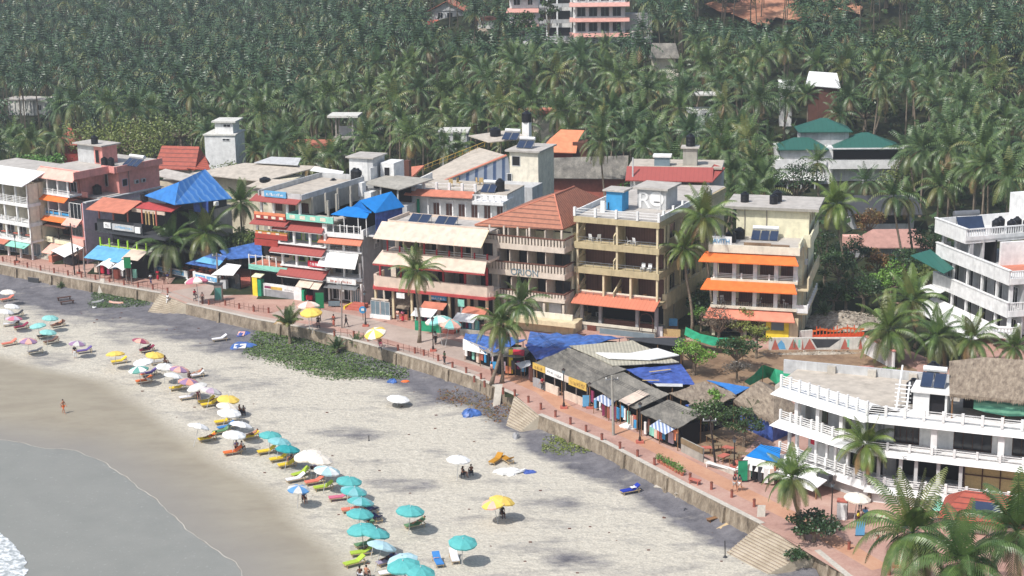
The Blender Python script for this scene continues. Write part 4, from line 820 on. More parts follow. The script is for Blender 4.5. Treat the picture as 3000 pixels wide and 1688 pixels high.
for k, (x, y) in enumerate(((-2.4, .7), (-1.5, .7))):
    p = R_(26); X, Y = o[0]+x*math.cos(p)+y*math.sin(p), o[1]-x*math.sin(p)+y*math.cos(p)
    t = empty('plastic_chair', ('left', 'right')[k]+' white plastic chair on the middle balcony of the tan hotel', 'chair', (X, Y, 10.17), -p, 'white chairs on the tan hotel balcony')
    obj('seat', MB().box(-.25, .25, -.25, .25, .4, .46), 'white', t); obj('backrest', MB().slab((-.25, .2, .46), (.25, .2, .46), (.25, .34, 1.0), (-.25, .34, 1.0), .06), 'white', t)
    for sx in (-.22, .22):
        for sy in (-.22, .22): obj('leg', MB().box(sx-.025, sx+.025, sy-.025, sy+.025, 0, .4), 'white', t)
# ---------- B10 orange awning hotel
o = (32.1, 199.3); b = Bld('orange_awning_hotel', 'pale yellow hotel with bright orange awnings and a yellow framed doorway', 'hotel', o, 16)
wl = b.p('wall', 'paleyellow'); wl.box(-7, 4.0, 2.2, 7, PZ, 13.5); wl.box(-5.1, 4.2, 7.0, 14.5, PZ, 17.2); sw = b.p('side_wall', 'tancream'); sw.box(4.0, 4.15, 2.3, 7, PZ, 13.5)
b.p('roof_deck', 'roofgrey').box(-7.3, 3.9, -.2, 7, 13.3, 13.55); b.p('parapet', 'cream').box(-7.5, 3.9, -.4, -.2, 12.9, 13.9); b.p('parapet', 'cream').box(-7.5, -7.3, -.2, 7, 13.3, 14.1)
p_ = b.p('side_parapet', 'paleyellow'); p_.box(3.7, 3.9, -.2, 4, 13.5, 14.4); p_.box(4.6, 4.8, 4.5, 14, 12.9, 14.6); p_.box(3.9, 4.7, 4.2, 4.5, 13.0, 14.6)
b.p('upper_slab', 'roofgrey').box(-6.6, 5.4, 6.4, 14.8, 17.2, 17.5); b.p('upper_slab_edge', 'concrete').box(-6.65, 5.45, 6.3, 6.4, 17.15, 17.5)
b.awn(-8.6, 3.9, .0, 12.9, -1.4, 11.9, 'orange', .12, cut=.7); b.awn(-8.3, 3.8, .0, 9.4, -1.4, 8.3, 'orange', .12, cut=.6); b.awn(-7.9, 3.6, .6, 5.9, -1.3, 4.6, 'salmonawn', .12, cut=.7)
for zf, zc, n in ((9.5, 12.2, 4), (6.0, 8.6, 4)):
    b.floor(-6.9, 3.6, zf, zc, 2.0, wl, n, 'curtain', 'doorbrown', 'white', .5, None, .7, sill=0); b.p('floor_slab', 'cream').box(-7.2, 3.7, -.2, 2.2, zf-.35, zf)
b.rail(-6.8, 3.6, 9.5, 10.2, .0, 'white', 3, 3, .2); b.p('balcony_grille', 'darkwood')
g = b.parts[-1][2]
for k in range(34): x = -6.6+k*.29; g.box(x-.03, x+.03, .1, .14, 6.0, 6.9)
g.box(-6.7, 3.3, .09, .15, 6.85, 6.92)
sb = b.p('side_balcony', 'tancream'); sb.box(3.7, 5.0, .0, 14, 8.3, 8.5); sb.box(4.85, 5.05, .0, 14, 8.5, 9.9); sb.box(3.7, 5.0, .0, 13, 5.3, 5.6); b.rail(0, 1, 0, .1, 0, 'white', 1, 1) if 0 else None
for k in range(9): b.p('side_baluster', 'white').box(4.85, 5.0, .6+k*1.4, 1.3+k*1.4, 5.6, 6.4)
b.p('side_parapet', 'white').box(3.6, 5.05, -.1, .1, 5.5, 6.5)
yf = b.p('yellow_frame', 'yellow'); yf.box(-.1, .45, -.15, .5, PZ, 5.0); yf.box(2.2, 2.75, -.15, .5, PZ, 5.0); yf.box(.45, 2.2, -.15, .5, PZ, 3.0)
b.win(.45, 2.2, 3.0, 4.9, .1, 'yellow', 'glassblue', 0, 'poster'); b.p('wall', 'tancream').box(2.75, 3.9, 0, .3, PZ, 4.7)
b.win(-6.4, -4.6, PZ, 4.2, 2.2, 'tancream', 'darkroom', 1, 'door'); b.win(-3.4, -1.4, PZ, 4.2, 2.2, 'tancream', 'darkroom', 1, 'door')
for x in (-6.8, -2.8): b.p('column', 'paleyellow').box(x-.2, x+.2, .1, .5, PZ, 5)
b.p('sign_frame', 'white').box(-7.2, -4.6, -.35, -.28, 13.9, 14.95); t = textmesh('lettering', 'AVITH', .75, 'bluesign', b.root, (-5.9, -.4, 14.1-PZ), (R_(90), 0, 0), .03)
for y in (8, 10.5, 12.8): b.win(y, y+1.0, 15.2, 16.5, 4.2, 'tancream', 'glass', 0, ax='y', side=1)
b.p('pipe', 'polegrey').tube([(-4.0, 6.9, 13.6), (-4.0, 6.9, 17.4)], .05, 5)
kit(b, ((4.16, 3.6, 11, 1), (4.21, 9.6, 12.6, 1)), ((4.2, 6.6, PZ, 13.5), (-1.2, 6.92, 13.6, 17.1)))
b.p('roof_debris', 'earth').box(-1, 2.4, 1.0, 1.5, 13.55, 13.8).box(-3.2, .2, .6, .75, 13.55, 14.1)
b.done()
chairs(o, 16, ((-5.8, .8), (-1.2, .9), (2.2, .8)), 6.0, 'white plastic chair behind the dark grille of the orange awning hotel', 'chairs on the orange awning hotel balcony')
tank(o, 16, -5.2, 3.0, 13.55, 'front black tank on the orange awning hotel terrace', .7, 1.4); tank(o, 16, -4.4, 5.2, 13.55, 'rear black tank on the orange awning hotel terrace, near its cream block', .7, 1.4)
tank(o, 16, -4.4, 9.5, 17.5, 'lone left tank on the top slab of the orange awning hotel'); tank(o, 16, -.6, 9.0, 17.5, 'front tank of the pair on the orange awning hotel top slab'); tank(o, 16, -.3, 10.6, 17.5, 'rear tank of the pair on the orange awning hotel top slab', .6, 1.5)
solar(o, 16, -2.8, 4.4, 13.55, 3, 'three solar panels on the orange awning hotel terrace')
# ================================================================= B12 curved white hotel lower right (right wing phi 22, left wing turned back 31)
o = (32.5, 143.4); b = Bld('curved_hotel', 'large white hotel lower right, long terraces with white rails and a flat roof', 'hotel', o, 22)
wl = b.p('wall', 'white'); LW = dict(rot=31)
XR = 24
fs = b.p('floor_slab', 'white'); fl = b.p('floor_slab', 'white', **LW)
def eave(m, x0, x1, z0_, z1_, proj_):
    m.hexa([(x0, -proj_*.5, z0_), (x1, -proj_*.5, z0_), (x1, 3, z0_), (x0, 3, z0_)], [(x0, 0, z1_), (x1, 0, z1_), (x1, 3, z1_), (x0, 3, z1_)])
for z0_, z1_ in ((9.85, 10.5), (6.65, 7.25), (3.0, 3.65)):
    eave(fs, -.0, XR, z0_, z1_, .5)
    fl.hexa([(-11.4, -.9, z0_), (.1, -.5, z0_), (1.5, 3, z0_), (-11.4, 3, z0_)], [(-10.9, 0, z1_), (0, 0, z1_), (1.5, 3, z1_), (-10.9, 3, z1_)]) if z0_ > 4 else fl.hexa([(-11.0, -.2, 3.0), (.1, -.2, 3.2), (1.5, 3, 3.2), (-11, 3, 3)], [(-11, 0, 3.4), (0, 0, 4.0), (1.5, 3, 4.0), (-11, 3, 3.4)])
b.p('roof_deck', 'roofdeck').box(-1, XR, 2.9, 12, 9.9, 10.47); b.p('roof_deck', 'roofdeck').prism([(.0, .1), (1, 3), (1, 12.5), (-9, 12.8), (-10.0, 6.2)], 9.8, 10.46)
back = b.p('back_parapet', 'whitegrey'); back.box(-10.5, XR, 12.2, 12.5, 9.9, 11.3)
for k in range(4): b.p('buttress', 'stonepale').box(-6+k*4, -5.2+k*4, 11.8, 12.2, 10.4, 11.2)
b.rail(0, XR, 10.5, 11.45, .05, 'white', 14, 4, .26); b.rail(-10.8, 0, 10.5, 11.75, .05, 'white', 9, 5, .22, **LW)
b.rail(0, XR, 7.25, 7.95, .05, 'white', 12, 3, .22); b.rail(-10.8, 0, 7.25, 8.2, .05, 'white', 8, 4, .22, **LW)
b.rail(0, XR, 3.65, 4.55, .05, 'white', 13, 4, .26); b.rail(-10.8, 0, 3.9, 4.9, .05, 'white', 9, 4, .22, **LW)
# rooms, right wing
for k, (a, c, d) in enumerate(((-1, 2.2, 'white'), (2.2, 4.5, 'curtaingreen'), (4.5, 7.6, 'white'), (7.6, 11, 'curtaingreen'), (11, 12.8, 'white'), (12.8, 16, 'curtaingreen'), (16, XR, 'white'))):
    (wl if d == 'white' else b.p('curtained_window', d)).box(a, c, 2.4, 2.6, 7.25, 9.85)
    if d != 'white': b.win(a, c, 7.3, 9.5, 2.4, 'darkwood', 'glass', 3, 'glazed_door')
for x in (6.1, 12.0, 18): b.p('column', 'white').box(x-.28, x+.28, .2, .6, 7.25, 9.85)
wl.box(-1, XR, 6, 12, PZ-.2, 9.85)
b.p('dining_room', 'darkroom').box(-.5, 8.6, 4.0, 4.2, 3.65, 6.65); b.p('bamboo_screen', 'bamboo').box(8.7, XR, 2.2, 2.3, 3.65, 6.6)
for k in range(7): b.p('screen_post', 'darkwood').box(8.7+k*1.6, 8.8+k*1.6, 2.12, 2.2, 3.65, 6.6)
b.p('screen_rail', 'darkwood').box(8.7, XR, 2.1, 2.19, 5.0, 5.1)
for x in (1.2, 3.2, 4.6, 6.6, 8.6): b.p('column', 'whitegrey').box(x-.16, x+.16, .35, .67, 3.65, 6.65)
b.p('base_wall', 'white').box(0, XR, .4, 2.5, PZ-.2, 3.0)
b.p('shop_awning', 'tealpaint').slab((6.5, -1.5, 2.6), (12.5, -1.5, 2.6), (12.5, .3, 3.1), (6.5, .3, 3.1), .06)
# rooms, left wing
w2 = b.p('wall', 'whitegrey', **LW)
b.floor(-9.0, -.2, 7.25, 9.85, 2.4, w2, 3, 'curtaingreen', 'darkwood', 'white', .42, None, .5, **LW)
w2.box(-9, -.1, 2.6, 8, 3.4, 9.8)
b.p('end_room', 'whitegrey', **LW).box(-9.6, -9, 1.6, 5, 7.25, 9.85)
b.p('dining_room', 'darkroom', **LW).box(-9, 0, 2.5, 2.58, 4, 6.6)
for x in (-9.9, -8.9, -6.4, -5.0, -3.9, -2.4, -.3): b.p('column', 'white', **LW).box(x-.13, x+.13, .3, .56, 3.4 if x < -5 else 3.9, 6.65)
b.p('red_panel', 'redpaint', **LW).box(-7.6, -6.9, .9, 1.0, 5.4, 6.3); b.p('inner_wall', 'white', **LW).box(-8.7, -3.4, 1.8, 1.9, 3.6, 5.4)
b.p('base_wall', 'whitegrey', **LW).box(-10.5, 0, .5, 2.8, PZ-.2, 3.1)
b.p('low_awning', 'white', **LW).slab((-10.6, -3.0, 2.9), (-3.4, -3.2, 2.8), (-3.2, -.3, 3.9), (-10.4, -.3, 3.9), .08); b.p('awning_box', 'darkgrey', **LW).box(-4.6, -3.1, -1.4, -.8, 3.2, 3.9)
for x in (-10.3, -6.5, -3.3): b.p('post', 'wood', **LW).box(x-.05, x+.05, -2.9, -2.8, PZ, 3)
# stair head
sh = b.p('stair_head', 'white'); sh.box(3.9, 5.35, 1.5, 4.0, 10.5, 12.7); sh.box(6.75, 6.95, 1.5, 4, 10.5, 12.7); b.p('stair_opening', 'darkroom').box(5.35, 6.75, 1.9, 4, 10.5, 12.7); b.p('stair_head_slab', 'white').box(3.7, 7.3, 1.2, 4.4, 12.7, 12.95)
b.p('column', 'white').box(5.9, 6.05, .4, .55, 10.5, 12.7) if 0 else None
b.p('ladder', 'white').slab((2.3, 1.8, 10.9), (2.45, 1.8, 10.9), (2.45, 4.6, 14.2), (2.3, 4.6, 14.2), .3).slab((3.2, 1.8, 10.5), (3.35, 1.8, 10.5), (3.35, 3.4, 13.0), (3.2, 3.4, 13.0), .3)
lad = b.p('ladder_rungs', 'white')
for k in range(6): lad.box(2.0, 3.5, 3.0, 3.1, 10.7+k*.4, 10.78+k*.4)
textmesh('lettering', 'C', .6, 'whitegrey', b.root, (3.6, -.3, 6.75-PZ), (R_(90), 0, 0), .02)
b.done()
solar(o, 22, 4.4, 2.2, 12.95, 2, 'solar heater with white drum on the stair head of the curved white hotel')
tank(o, 22, 5.1, 5.4, 13.0, 'black tank behind the solar heater on the curved white hotel', .6, 1.5); tank(o, 22, 3.4, 5.2, 10.5, 'blue black tank on the roof deck beside the stair head', .7, 2.2)
b = Bld('thatched_shelter', 'big grey thatched roof over the right end of the curved hotel terrace', 'shelter', (o[0], o[1]), 22, 10.5)
th = b.p('thatch_roof', 'thatch'); e = [(7.2, .9, 13.0), (22, 1.3, 12.9), (23, 12, 13.4), (6.2, 8, 14.0)]; r1, r2 = (9.6, 5.5, 15.4), (20, 6, 15.5)
th.add(e+[r1, r2]+[(x, y, z-.3) for x, y, z in e], [(0,1,5,4),(1,2,5),(2,3,4,5),(3,0,4),(0,6,7,1),(1,7,8,2),(2,8,9,3),(3,9,6,0),(6,9,8,7)])
r = random.Random(2); fr = b.p('thatch_fringe', 'thatch')
for k in range(90): x = 7.2+k*.165; y = .9+.4*(x-7.2)/15; fr.add([(x, y-.02, 12.95), (x+.2, y-.02, 12.95), (x+.1, y-.1, 12.95-r.uniform(.2, .55))], [(0, 1, 2)])
b.p('dark_interior', 'darkroom').box(8, 22, 5, 5.2, 10.5, 13.2)
cl = b.p('striped_cloth', 'greenstripe'); n = 12
for k in range(n):
    a, c = 9.3+k*1.0, 10.3+k*1.0; f_ = lambda t: .35*math.sin((t-9.3)*.55); cl.slab((a, 1.3+.1*math.sin(a*3), 11.7-f_(a)), (c, 1.3+.1*math.sin(c*3), 11.7-f_(c)), (c, 1.6, 13.1), (a, 1.6, 13.1), .03)
for x in (7.4, 12, 17): b.p('post', 'wood').tube([(x, 1.6, 10.5), (x, 1.6, 13)], .08, 5)
b.done()
# ================================================================= B11 white hotel upper right
o = (60.9, 194.4); b = Bld('corner_hotel', 'tall white hotel at the right edge with stepped decks and a solid angled parapet', 'hotel', o, -10, 2.3)
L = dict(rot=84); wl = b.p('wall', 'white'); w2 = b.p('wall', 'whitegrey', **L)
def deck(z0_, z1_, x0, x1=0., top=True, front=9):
    m = b.p('deck_parapet', 'white', **L); m.box(x0, x1, -.12, .12, z0_, z1_); m.box(x0, x0+.2, .1, 2, z0_, z1_); b.p('parapet_cap', 'white', **L).box(x0-.06, x1+.1, -.2, .2, z1_, z1_+.12)
    b.p('deck_slab', 'whitegrey', **L).box(x0, x1, .1, 12, z0_, z0_+.3)
deck(5.5, 7.35, -17.6); deck(9.6, 11.4, -17.2)
b.p('deck_floor', 'terracotta').box(.3, 12, .3, 9, 9.92, 9.98)
for zb, zt in ((5.6, 7.4), (9.7, 11.4)):
    b.p('front_slab', 'white').box(.1, 14, -.1, 3, zb, zb+.75); b.balus(.2, 14, zb+.75, zt, 0, 'white', .28, .12)
# walls on the left face for lower two storeys
for z0_, z1_, n in ((2.3, 5.5, 5), (5.8, 9.6, 5)):
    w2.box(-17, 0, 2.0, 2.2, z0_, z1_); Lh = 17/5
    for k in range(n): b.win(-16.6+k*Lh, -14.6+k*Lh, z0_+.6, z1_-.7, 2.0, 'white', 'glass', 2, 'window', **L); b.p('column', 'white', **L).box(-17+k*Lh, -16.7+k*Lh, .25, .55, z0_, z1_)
wl.box(2.2, 14, 3, 9, 2.3, 9.6)
for k in range(4): b.win(2.6+k*2.6, 4.2+k*2.6, 6.3, 8.6, 3.0, 'white', 'glass', 1)
b.p('column', 'white').box(.3, .7, .3, .7, 6.3, 9.6); b.p('column', 'white').box(.3, .7, .3, .7, 2.3, 5.6)
# third storey, set back
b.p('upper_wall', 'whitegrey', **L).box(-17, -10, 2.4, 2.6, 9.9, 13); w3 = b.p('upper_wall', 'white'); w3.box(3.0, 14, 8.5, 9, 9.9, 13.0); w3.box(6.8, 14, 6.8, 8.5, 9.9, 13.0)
b.p('upper_room', 'darkroom', **L).box(-16.8, -10, 4.2, 4.4, 9.9, 12.9)
for x in (-10.4, -13.6, -16.8): b.p('column', 'whitegrey', **L).box(x-.25, x+.25, .6, 1.1, 9.9, 12.9)
b.p('roof_slab', 'white', **L).box(-17.7, -10.1, -.1, 14, 12.85, 13.1); m = b.p('roof_parapet', 'white', **L); m.box(-17.7, -10.1, -.15, .1, 12.7, 14.6); m.box(-17.7, -17.5, .1, 14, 13.1, 14.6); b.p('parapet_cap', 'white', **L).box(-17.8, -10.0, -.22, .16, 14.6, 14.72)
# front parapet of roof: in L frame it runs along +y at x=-10.1
m = b.p('roof_parapet', 'white', **L); m.box(-10.35, -10.1, .1, 14, 12.7, 13.6); m.box(-10.35, -10.1, .1, 14, 14.45, 14.6)
for k in range(40): m.box(-10.3, -10.15, .3+k*.34, .42+k*.34, 13.6, 14.45)
b.p('stair_tower', 'white', **L).box(-17.5, -12.5, 10.8, 13.5, 13.1, 17.4); b.p('tower_parapet', 'white', **L).box(-12.4, -12.1, 10.4, 13.5, 16.2, 17.6)
b.p('back_wall', 'whitegrey', **L).box(-17.4, -.5, 11.6, 11.8, 2.3, 9.6)
# bottom sloping canopy and round balcony
b.p('lower_canopy', 'white', **L).slab((-18.6, -1.7, 5.1), (-14.6, -1.7, 4.9), (-14.6, 0, 5.5), (-18.2, 0, 5.5), .1); b.p('lower_canopy', 'white', **L).slab((-17.6, -3.2, 2.7), (-1.4, -4.0, 2.6), (-1.0, .2, 3.9), (-17.6, .2, 3.9), .12)
b.p('round_balcony', 'white').lathe(-.6, -.6, [(1.9, 3.6), (1.9, 4.1), (1.7, 4.1), (1.7, 4.2)], 18)
rb = b.p('railing', 'white')
for k in range(16): a = math.pi*(.9+1.1*k/15); rb.box(-.6+1.75*math.cos(a)-.06, -.6+1.75*math.cos(a)+.06, -.6+1.75*math.sin(a)-.06, -.6+1.75*math.sin(a)+.06, 4.1, 4.8)
b.p('rail_cap', 'white').tube([(-.6+1.75*math.cos(math.pi*(.9+1.1*k/15)), -.6+1.75*math.sin(math.pi*(.9+1.1*k/15)), 4.85) for k in range(16)], .12, 6)
b.p('green_sheet', 'greenroof', **L).slab((-19.4, -2.6, 9.4), (-12.5, -1.6, 8.4), (-12.5, -.1, 9.0), (-18.6, -.1, 10.2), .06)
b.done()
p_ = R_(74)
def Lpt(x, y): return o[0]+x*math.cos(p_)+y*math.sin(p_), o[1]-x*math.sin(p_)+y*math.cos(p_)
q = Lpt(-14.5, 1.6); root = empty('solar_heater', 'large solar heater with grey drum on the corner hotel roof', 'solar heater', (q[0], q[1], 13.1), R_(10), 'rooftop solar water heaters')
obj('panel', MB().slab((0, 0, .3), (3.6, 0, .3), (3.6, 1.2, 1.9), (0, 1.2, 1.9), .06), 'solar', root); obj('drum', MB().tube([(-.2, 1.5, 2.3), (3.3, 1.5, 2.3)], .38, 12), 'metalgrey', root); obj('stand', MB().tube([(.2, 1.4, 0), (.2, 1.4, 2)], .04, 5).tube([(3, 1.4, 0), (3, 1.4, 2)], .04, 5), 'metalgrey', root)
for k, (x, y) in enumerate(((-13.2, 6.2), (-14.2, 7.4), (-12.2, 7.8), (-13.4, 9.4), (-12.2, 10.2))):
    q = Lpt(x, y); tank(q, 0, 0, 0, 13.1, ('left front', 'left rear', 'middle', 'right rear', 'rightmost')[k]+' black tank in the row on the corner hotel roof', .6, 1.8)
q = Lpt(-11.5, 10.5); root = empty('roof_sign', 'small blue and yellow sign on a pole above the corner hotel roof', 'sign', (q[0], q[1], 13.1), R_(10))
obj('pole', MB().tube([(0, 0, 0), (0, 0, 4.6)], .07, 6), 'bluesign', root); obj('panel', MB().box(-.7, .5, -.06, .06, 3.4, 4.9), 'bluepaint', root); obj('emblem', MB().box(-.1, .35, -.09, -.061, 4.0, 4.3), 'yellow', root)
# ================================================================= second row and far buildings
def simple(name, label, cat, o, phi, base, wall, boxes, roof=None, wins=(), extra=None, group=None):
    b = Bld(name, label, cat, o, phi, base, group); w = b.p('wall', wall)
    for bx in boxes: w.box(*bx)
    for r in roof or (): b.p(r[0], r[1]).box(*r[2:])
    for x0, x1, z0, z1, y, *rest in wins: b.win(x0, x1, z0, z1, y, *(rest or ('white', 'glass', 1)))
    if extra: extra(b)
    b.done(); return b
def hip(b, x0, x1, y0, y1, z0, z1, mat, rl=.35, name='roof', flip=False):
    m = b.p(name, mat); cx, cy = (x0+x1)/2, (y0+y1)/2
    if (x1-x0) >= (y1-y0): h = (x1-x0)*(.5-rl*.5); r1, r2 = (x0+h, cy, z1), (x1-h, cy, z1); f = [(0,1,5,4),(1,2,5),(2,3,4,5),(3,0,4)]
    else: h = (y1-y0)*(.5-rl*.5); r1, r2 = (cx, y0+h, z1), (cx, y1-h, z1); f = [(0,1,4),(1,2,5,4),(2,3,5),(3,0,4,5)]
    m.add([(x0,y0,z0),(x1,y0,z0),(x1,y1,z0),(x0,y1,z0),r1,r2]+[(x0,y0,z0-.15),(x1,y0,z0-.15),(x1,y1,z0-.15),(x0,y1,z0-.15)], f+[(0,6,7,1),(1,7,8,2),(2,8,9,3),(3,9,6,0),(6,9,8,7)]); return m
# B14 white stair block behind the stepped hotel
def ex(b):
    b.p('roof_slab', 'roofgrey').box(-.4, 4.2, -.4, 4.4, 19.0, 19.2); b.p('wall', 'whitegrey').box(3.0, 3.9, 0, 4, 10, 19); b.p('side_wall', 'white').box(4.4, 6.6, 1.5, 5, 12, 18.2); b.win(5.0, 6.0, 16.2, 17.6, 1.5, 'white', 'darkroom', 0)
    b.p('terrace_stair', 'white').slab((1.6, -7.6, 13.6), (2.1, -7.6, 13.6), (3.6, -4.2, 16.2), (3.1, -4.2, 16.2), .7).box(3.2, 4.4, -4.6, -3.4, 14.2, 16.2).box(3.4, 5.6, -4.3, -1, 12, 14.8)
    b.p('laundry', 'white').slab((-5.0, -3.0, 17.3), (-.5, -1.6, 16.6), (-.6, -.6, 17.0), (-4.6, -2.2, 17.8), .05).box(3.95, 4.1, -1.2, 1.0, 16, 17.8).slab((-1, -3.2, 15.8), (2.0, -3.4, 15.6), (2.4, -1.6, 16.2), (-1, -1.2, 16.4), .04)
simple('stair_block', 'bright white stair block with tanks and laundry behind the stepped hotel', 'building', (-23.9, 240.5), 22, 2.2, 'white', [(0, 3.0, 0, 4, 8, 19)], None, (), ex)
for k, (x, y, z) in enumerate(((2.2, -2.6, 16.2), (2.9, -2.9, 16.2), (-.5, -4.2, 15.4), (-4.2, -5.8, 15.0))): tank((-23.9, 240.5), 22, x, y, z-.2, ('tall tank against the white stair block', 'second tank against the white stair block', 'blue lidded tank left of the white stair block', 'square looking black tank on the stepped hotel roof')[k], .6, 1.9 if k < 2 else 1.3)
def ex(b):
    b.p('deck_roof', 'concrete').slab((0, 0, 15.9), (6.5, -.6, 15.4), (9.5, 4.5, 16.2), (2, 5, 16.4), .15)
    for x, y in ((.6, .4), (3, .1), (5.8, 0)): b.p('post', 'whitegrey').box(x-.1, x+.1, y, y+.2, 11, 15.4)
    b.p('room', 'darkroom').box(.5, 6.5, 3, 3.2, 11, 15.3); b.p('lower_wall', 'whitegrey').box(0, 7, .5, 5, 2.2, 12.8)
simple('tin_deck_house', 'grey flat tin roof on posts between the blue roofed guesthouse and the white block', 'building', (-21.8, 236.5), 22, 2.2, 'whitegrey', [(0, 7, 3.5, 6, 2.2, 15)], None, (), ex)
# B15
o = (-15.1, 237.5)
def ex(b):
    b.awn(-.3, 10.4, .6, 14.7, -.9, 14.0, 'terracotta', .1, cut=.1); b.rail(.2, 10.3, 14.6, 15.7, .8, 'white', 5, 2, .35); b.balus(10.4, 15.2, 13.6, 14.5, -.6, 'white', .8, .3)
    b.p('terrace_rail', 'white').box(0, .2, .8, 9, 14.6, 15.6); b.p('side_wing_slab', 'white').box(10.4, 15.2, -.8, 4, 13.1, 13.6)
    b.floor(3.0, 15, 10.6, 13.2, 1.2, b.parts[0][2], 6, 'curtain', 'whitegrey', 'white', .2, None, .55); b.p('floor_slab', 'white').box(1.4, 15, -1.6, 1.2, 10.2, 10.5); b.rail(1.4, 15, 10.5, 11.2, -1.5, 'white', 8, 1, .12)
    b.p('side_screen', 'netgreen').box(-.2, 1.6, .4, .5, 10, 13.2); b.p('lower_wall', 'rubble').box(1.4, 15, -1.4, 1, 2.2, 10.2)
simple('terrace_house', 'white two storey house with orange eave and open roof terrace behind the awning hotel', 'house', o, 20, 2.2, 'white', [(0, 15, 1.4, 9, 2.2, 14.2)], [('roof_deck', 'roofdeck', 0, 10.3, .6, 9, 14.2, 14.6), ('roof_deck', 'roofdeck', 10.4, 15, 1.4, 9, 14.2, 14.4)], (), ex)
tank(o, 20, 13.2, 3.4, 14.4, 'black tank behind the drum heater on the terrace house roof', .7, 1.8); solar(o, 20, 10.8, 1.6, 14.4, 2, 'drum solar heater on the right end of the terrace house roof')
for k, (x, y) in enumerate(((5.2, 4), (6, 5.4), (8.6, 6.5), (9.1, 6.6))):
    p = R_(20); X, Y = o[0]+x*math.cos(p)+y*math.sin(p), o[1]-x*math.sin(p)+y*math.cos(p)
    t = empty('cane_chair', 'pale cane chair on the open roof terrace of the terrace house', 'chair', (X, Y, 14.6), k, 'cane chairs on the roof terrace')
    obj('seat', MB().box(-.3, .3, -.3, .3, .4, .46), 'bamboo', t); obj('backrest', MB().box(-.3, .3, .25, .3, .46, 1.1), 'bamboo', t)
    for sx in (-.25, .25):
        for sy in (-.25, .25): obj('leg', MB().box(sx-.025, sx+.025, sy-.025, sy+.025, 0, .4), 'bamboo', t)
# B16 long roofed block with picket wall
def ex(b):
    r = b.p('long_roof', 'roofdeck'); r.slab((0, 0, 13.2), (4, -2.2, 13.0), (12.6, 9, 16.6), (5.5, 14, 16.8), .15)
    r.slab((3, 16, 18.3), (8, 12.5, 18.0), (14, 16, 18.4), (8, 22, 18.6), .15)
    b.p('roof_edge', 'terracotta').slab((0, 0, 13.25), (4, -2.2, 13.05), (4.6, -1.4, 13.35), (.6, .8, 13.55), .1).slab((4, -2.2, 13.05), (12.6, 9, 16.62), (12.2, 9.4, 16.7), (3.7, -1.7, 13.1), .1)
    b.p('picket_wall', 'picketblue').add([(5, -1, 10.6), (13.0, 9.4, 12.6), (12.7, 9.2, 16.4), (4.6, -1, 13.1)], [(0, 1, 2, 3)])
    b.p('orange_shed', 'terracotta').slab((-5, .5, 13.5), (.3, .0, 14.2), (.8, 3.4, 15.4), (-2, 3.0, 15.0), .3).box(-3.2, .2, 1, 3, 10, 13.6)
    y_ = b.p('yellow_railing', 'goldsign')
    for k in range(9): t = k/8; y_.tube([(.5+6.5*t, 4+9*t, 14.4+2.6*t), (.7+6.5*t, 4+9*t, 15.3+2.6*t)], .03, 4)
    y_.tube([(.6, 4, 15.3), (7.1, 13, 17.9)], .035, 4).tube([(.5, 4, 14.7), (7, 13, 17.3)], .035, 4)
    b.p('rust_chimney', 'brown').box(1.0, 1.9, -4.4, -3.6, 13.8, 17.4); b.p('rear_block', 'cream').box(13.0, 17.8, 9, 16, 4, 17.3); b.p('rear_slab', 'roofgrey').box(12.4, 18.2, 8.5, 16.4, 17.3, 17.55)
    b.win(13.4, 14.8, 15, 16.6, 9, 'whitegrey', 'darkroom', 0); b.win(11.8, 13.4, 12.4, 13.8, 8.9, 'white', 'glass', 1); b.p('low_wing', 'whitegrey').box(12, 18.5, 4.5, 9, 2, 12.6); b.p('tank_tower', 'white').box(11.8, 13, 17.5, 18.7, 10, 20.6)
simple('long_roof_house', 'long pale sloping roof house with blue picket wall and yellow railing', 'house', (-15.5, 251), 22, 2.2, 'whitegrey', [(.5, 12, 3, 8, 2.2, 12.6)], None, (), ex)
solar((-15.5, 251), 22, 10.0, 13.2, 18.3, 2, 'left solar heater on the long roof house', True, 1.2); solar((-15.5, 251), 22, 13.6, 10.4, 17.6, 2, 'right solar heater on the long roof house', True, 1.2)
tank((-15.5, 251), 22, 12.4, 18.1, 20.6, 'black tank on the slim white tower of the long roof house', .8, 1.7); tank((-15.5, 251), 22, 7.6, 16.4, 18.4, 'dark tank beside the left solar heater of the long roof house', .9, 1.3)
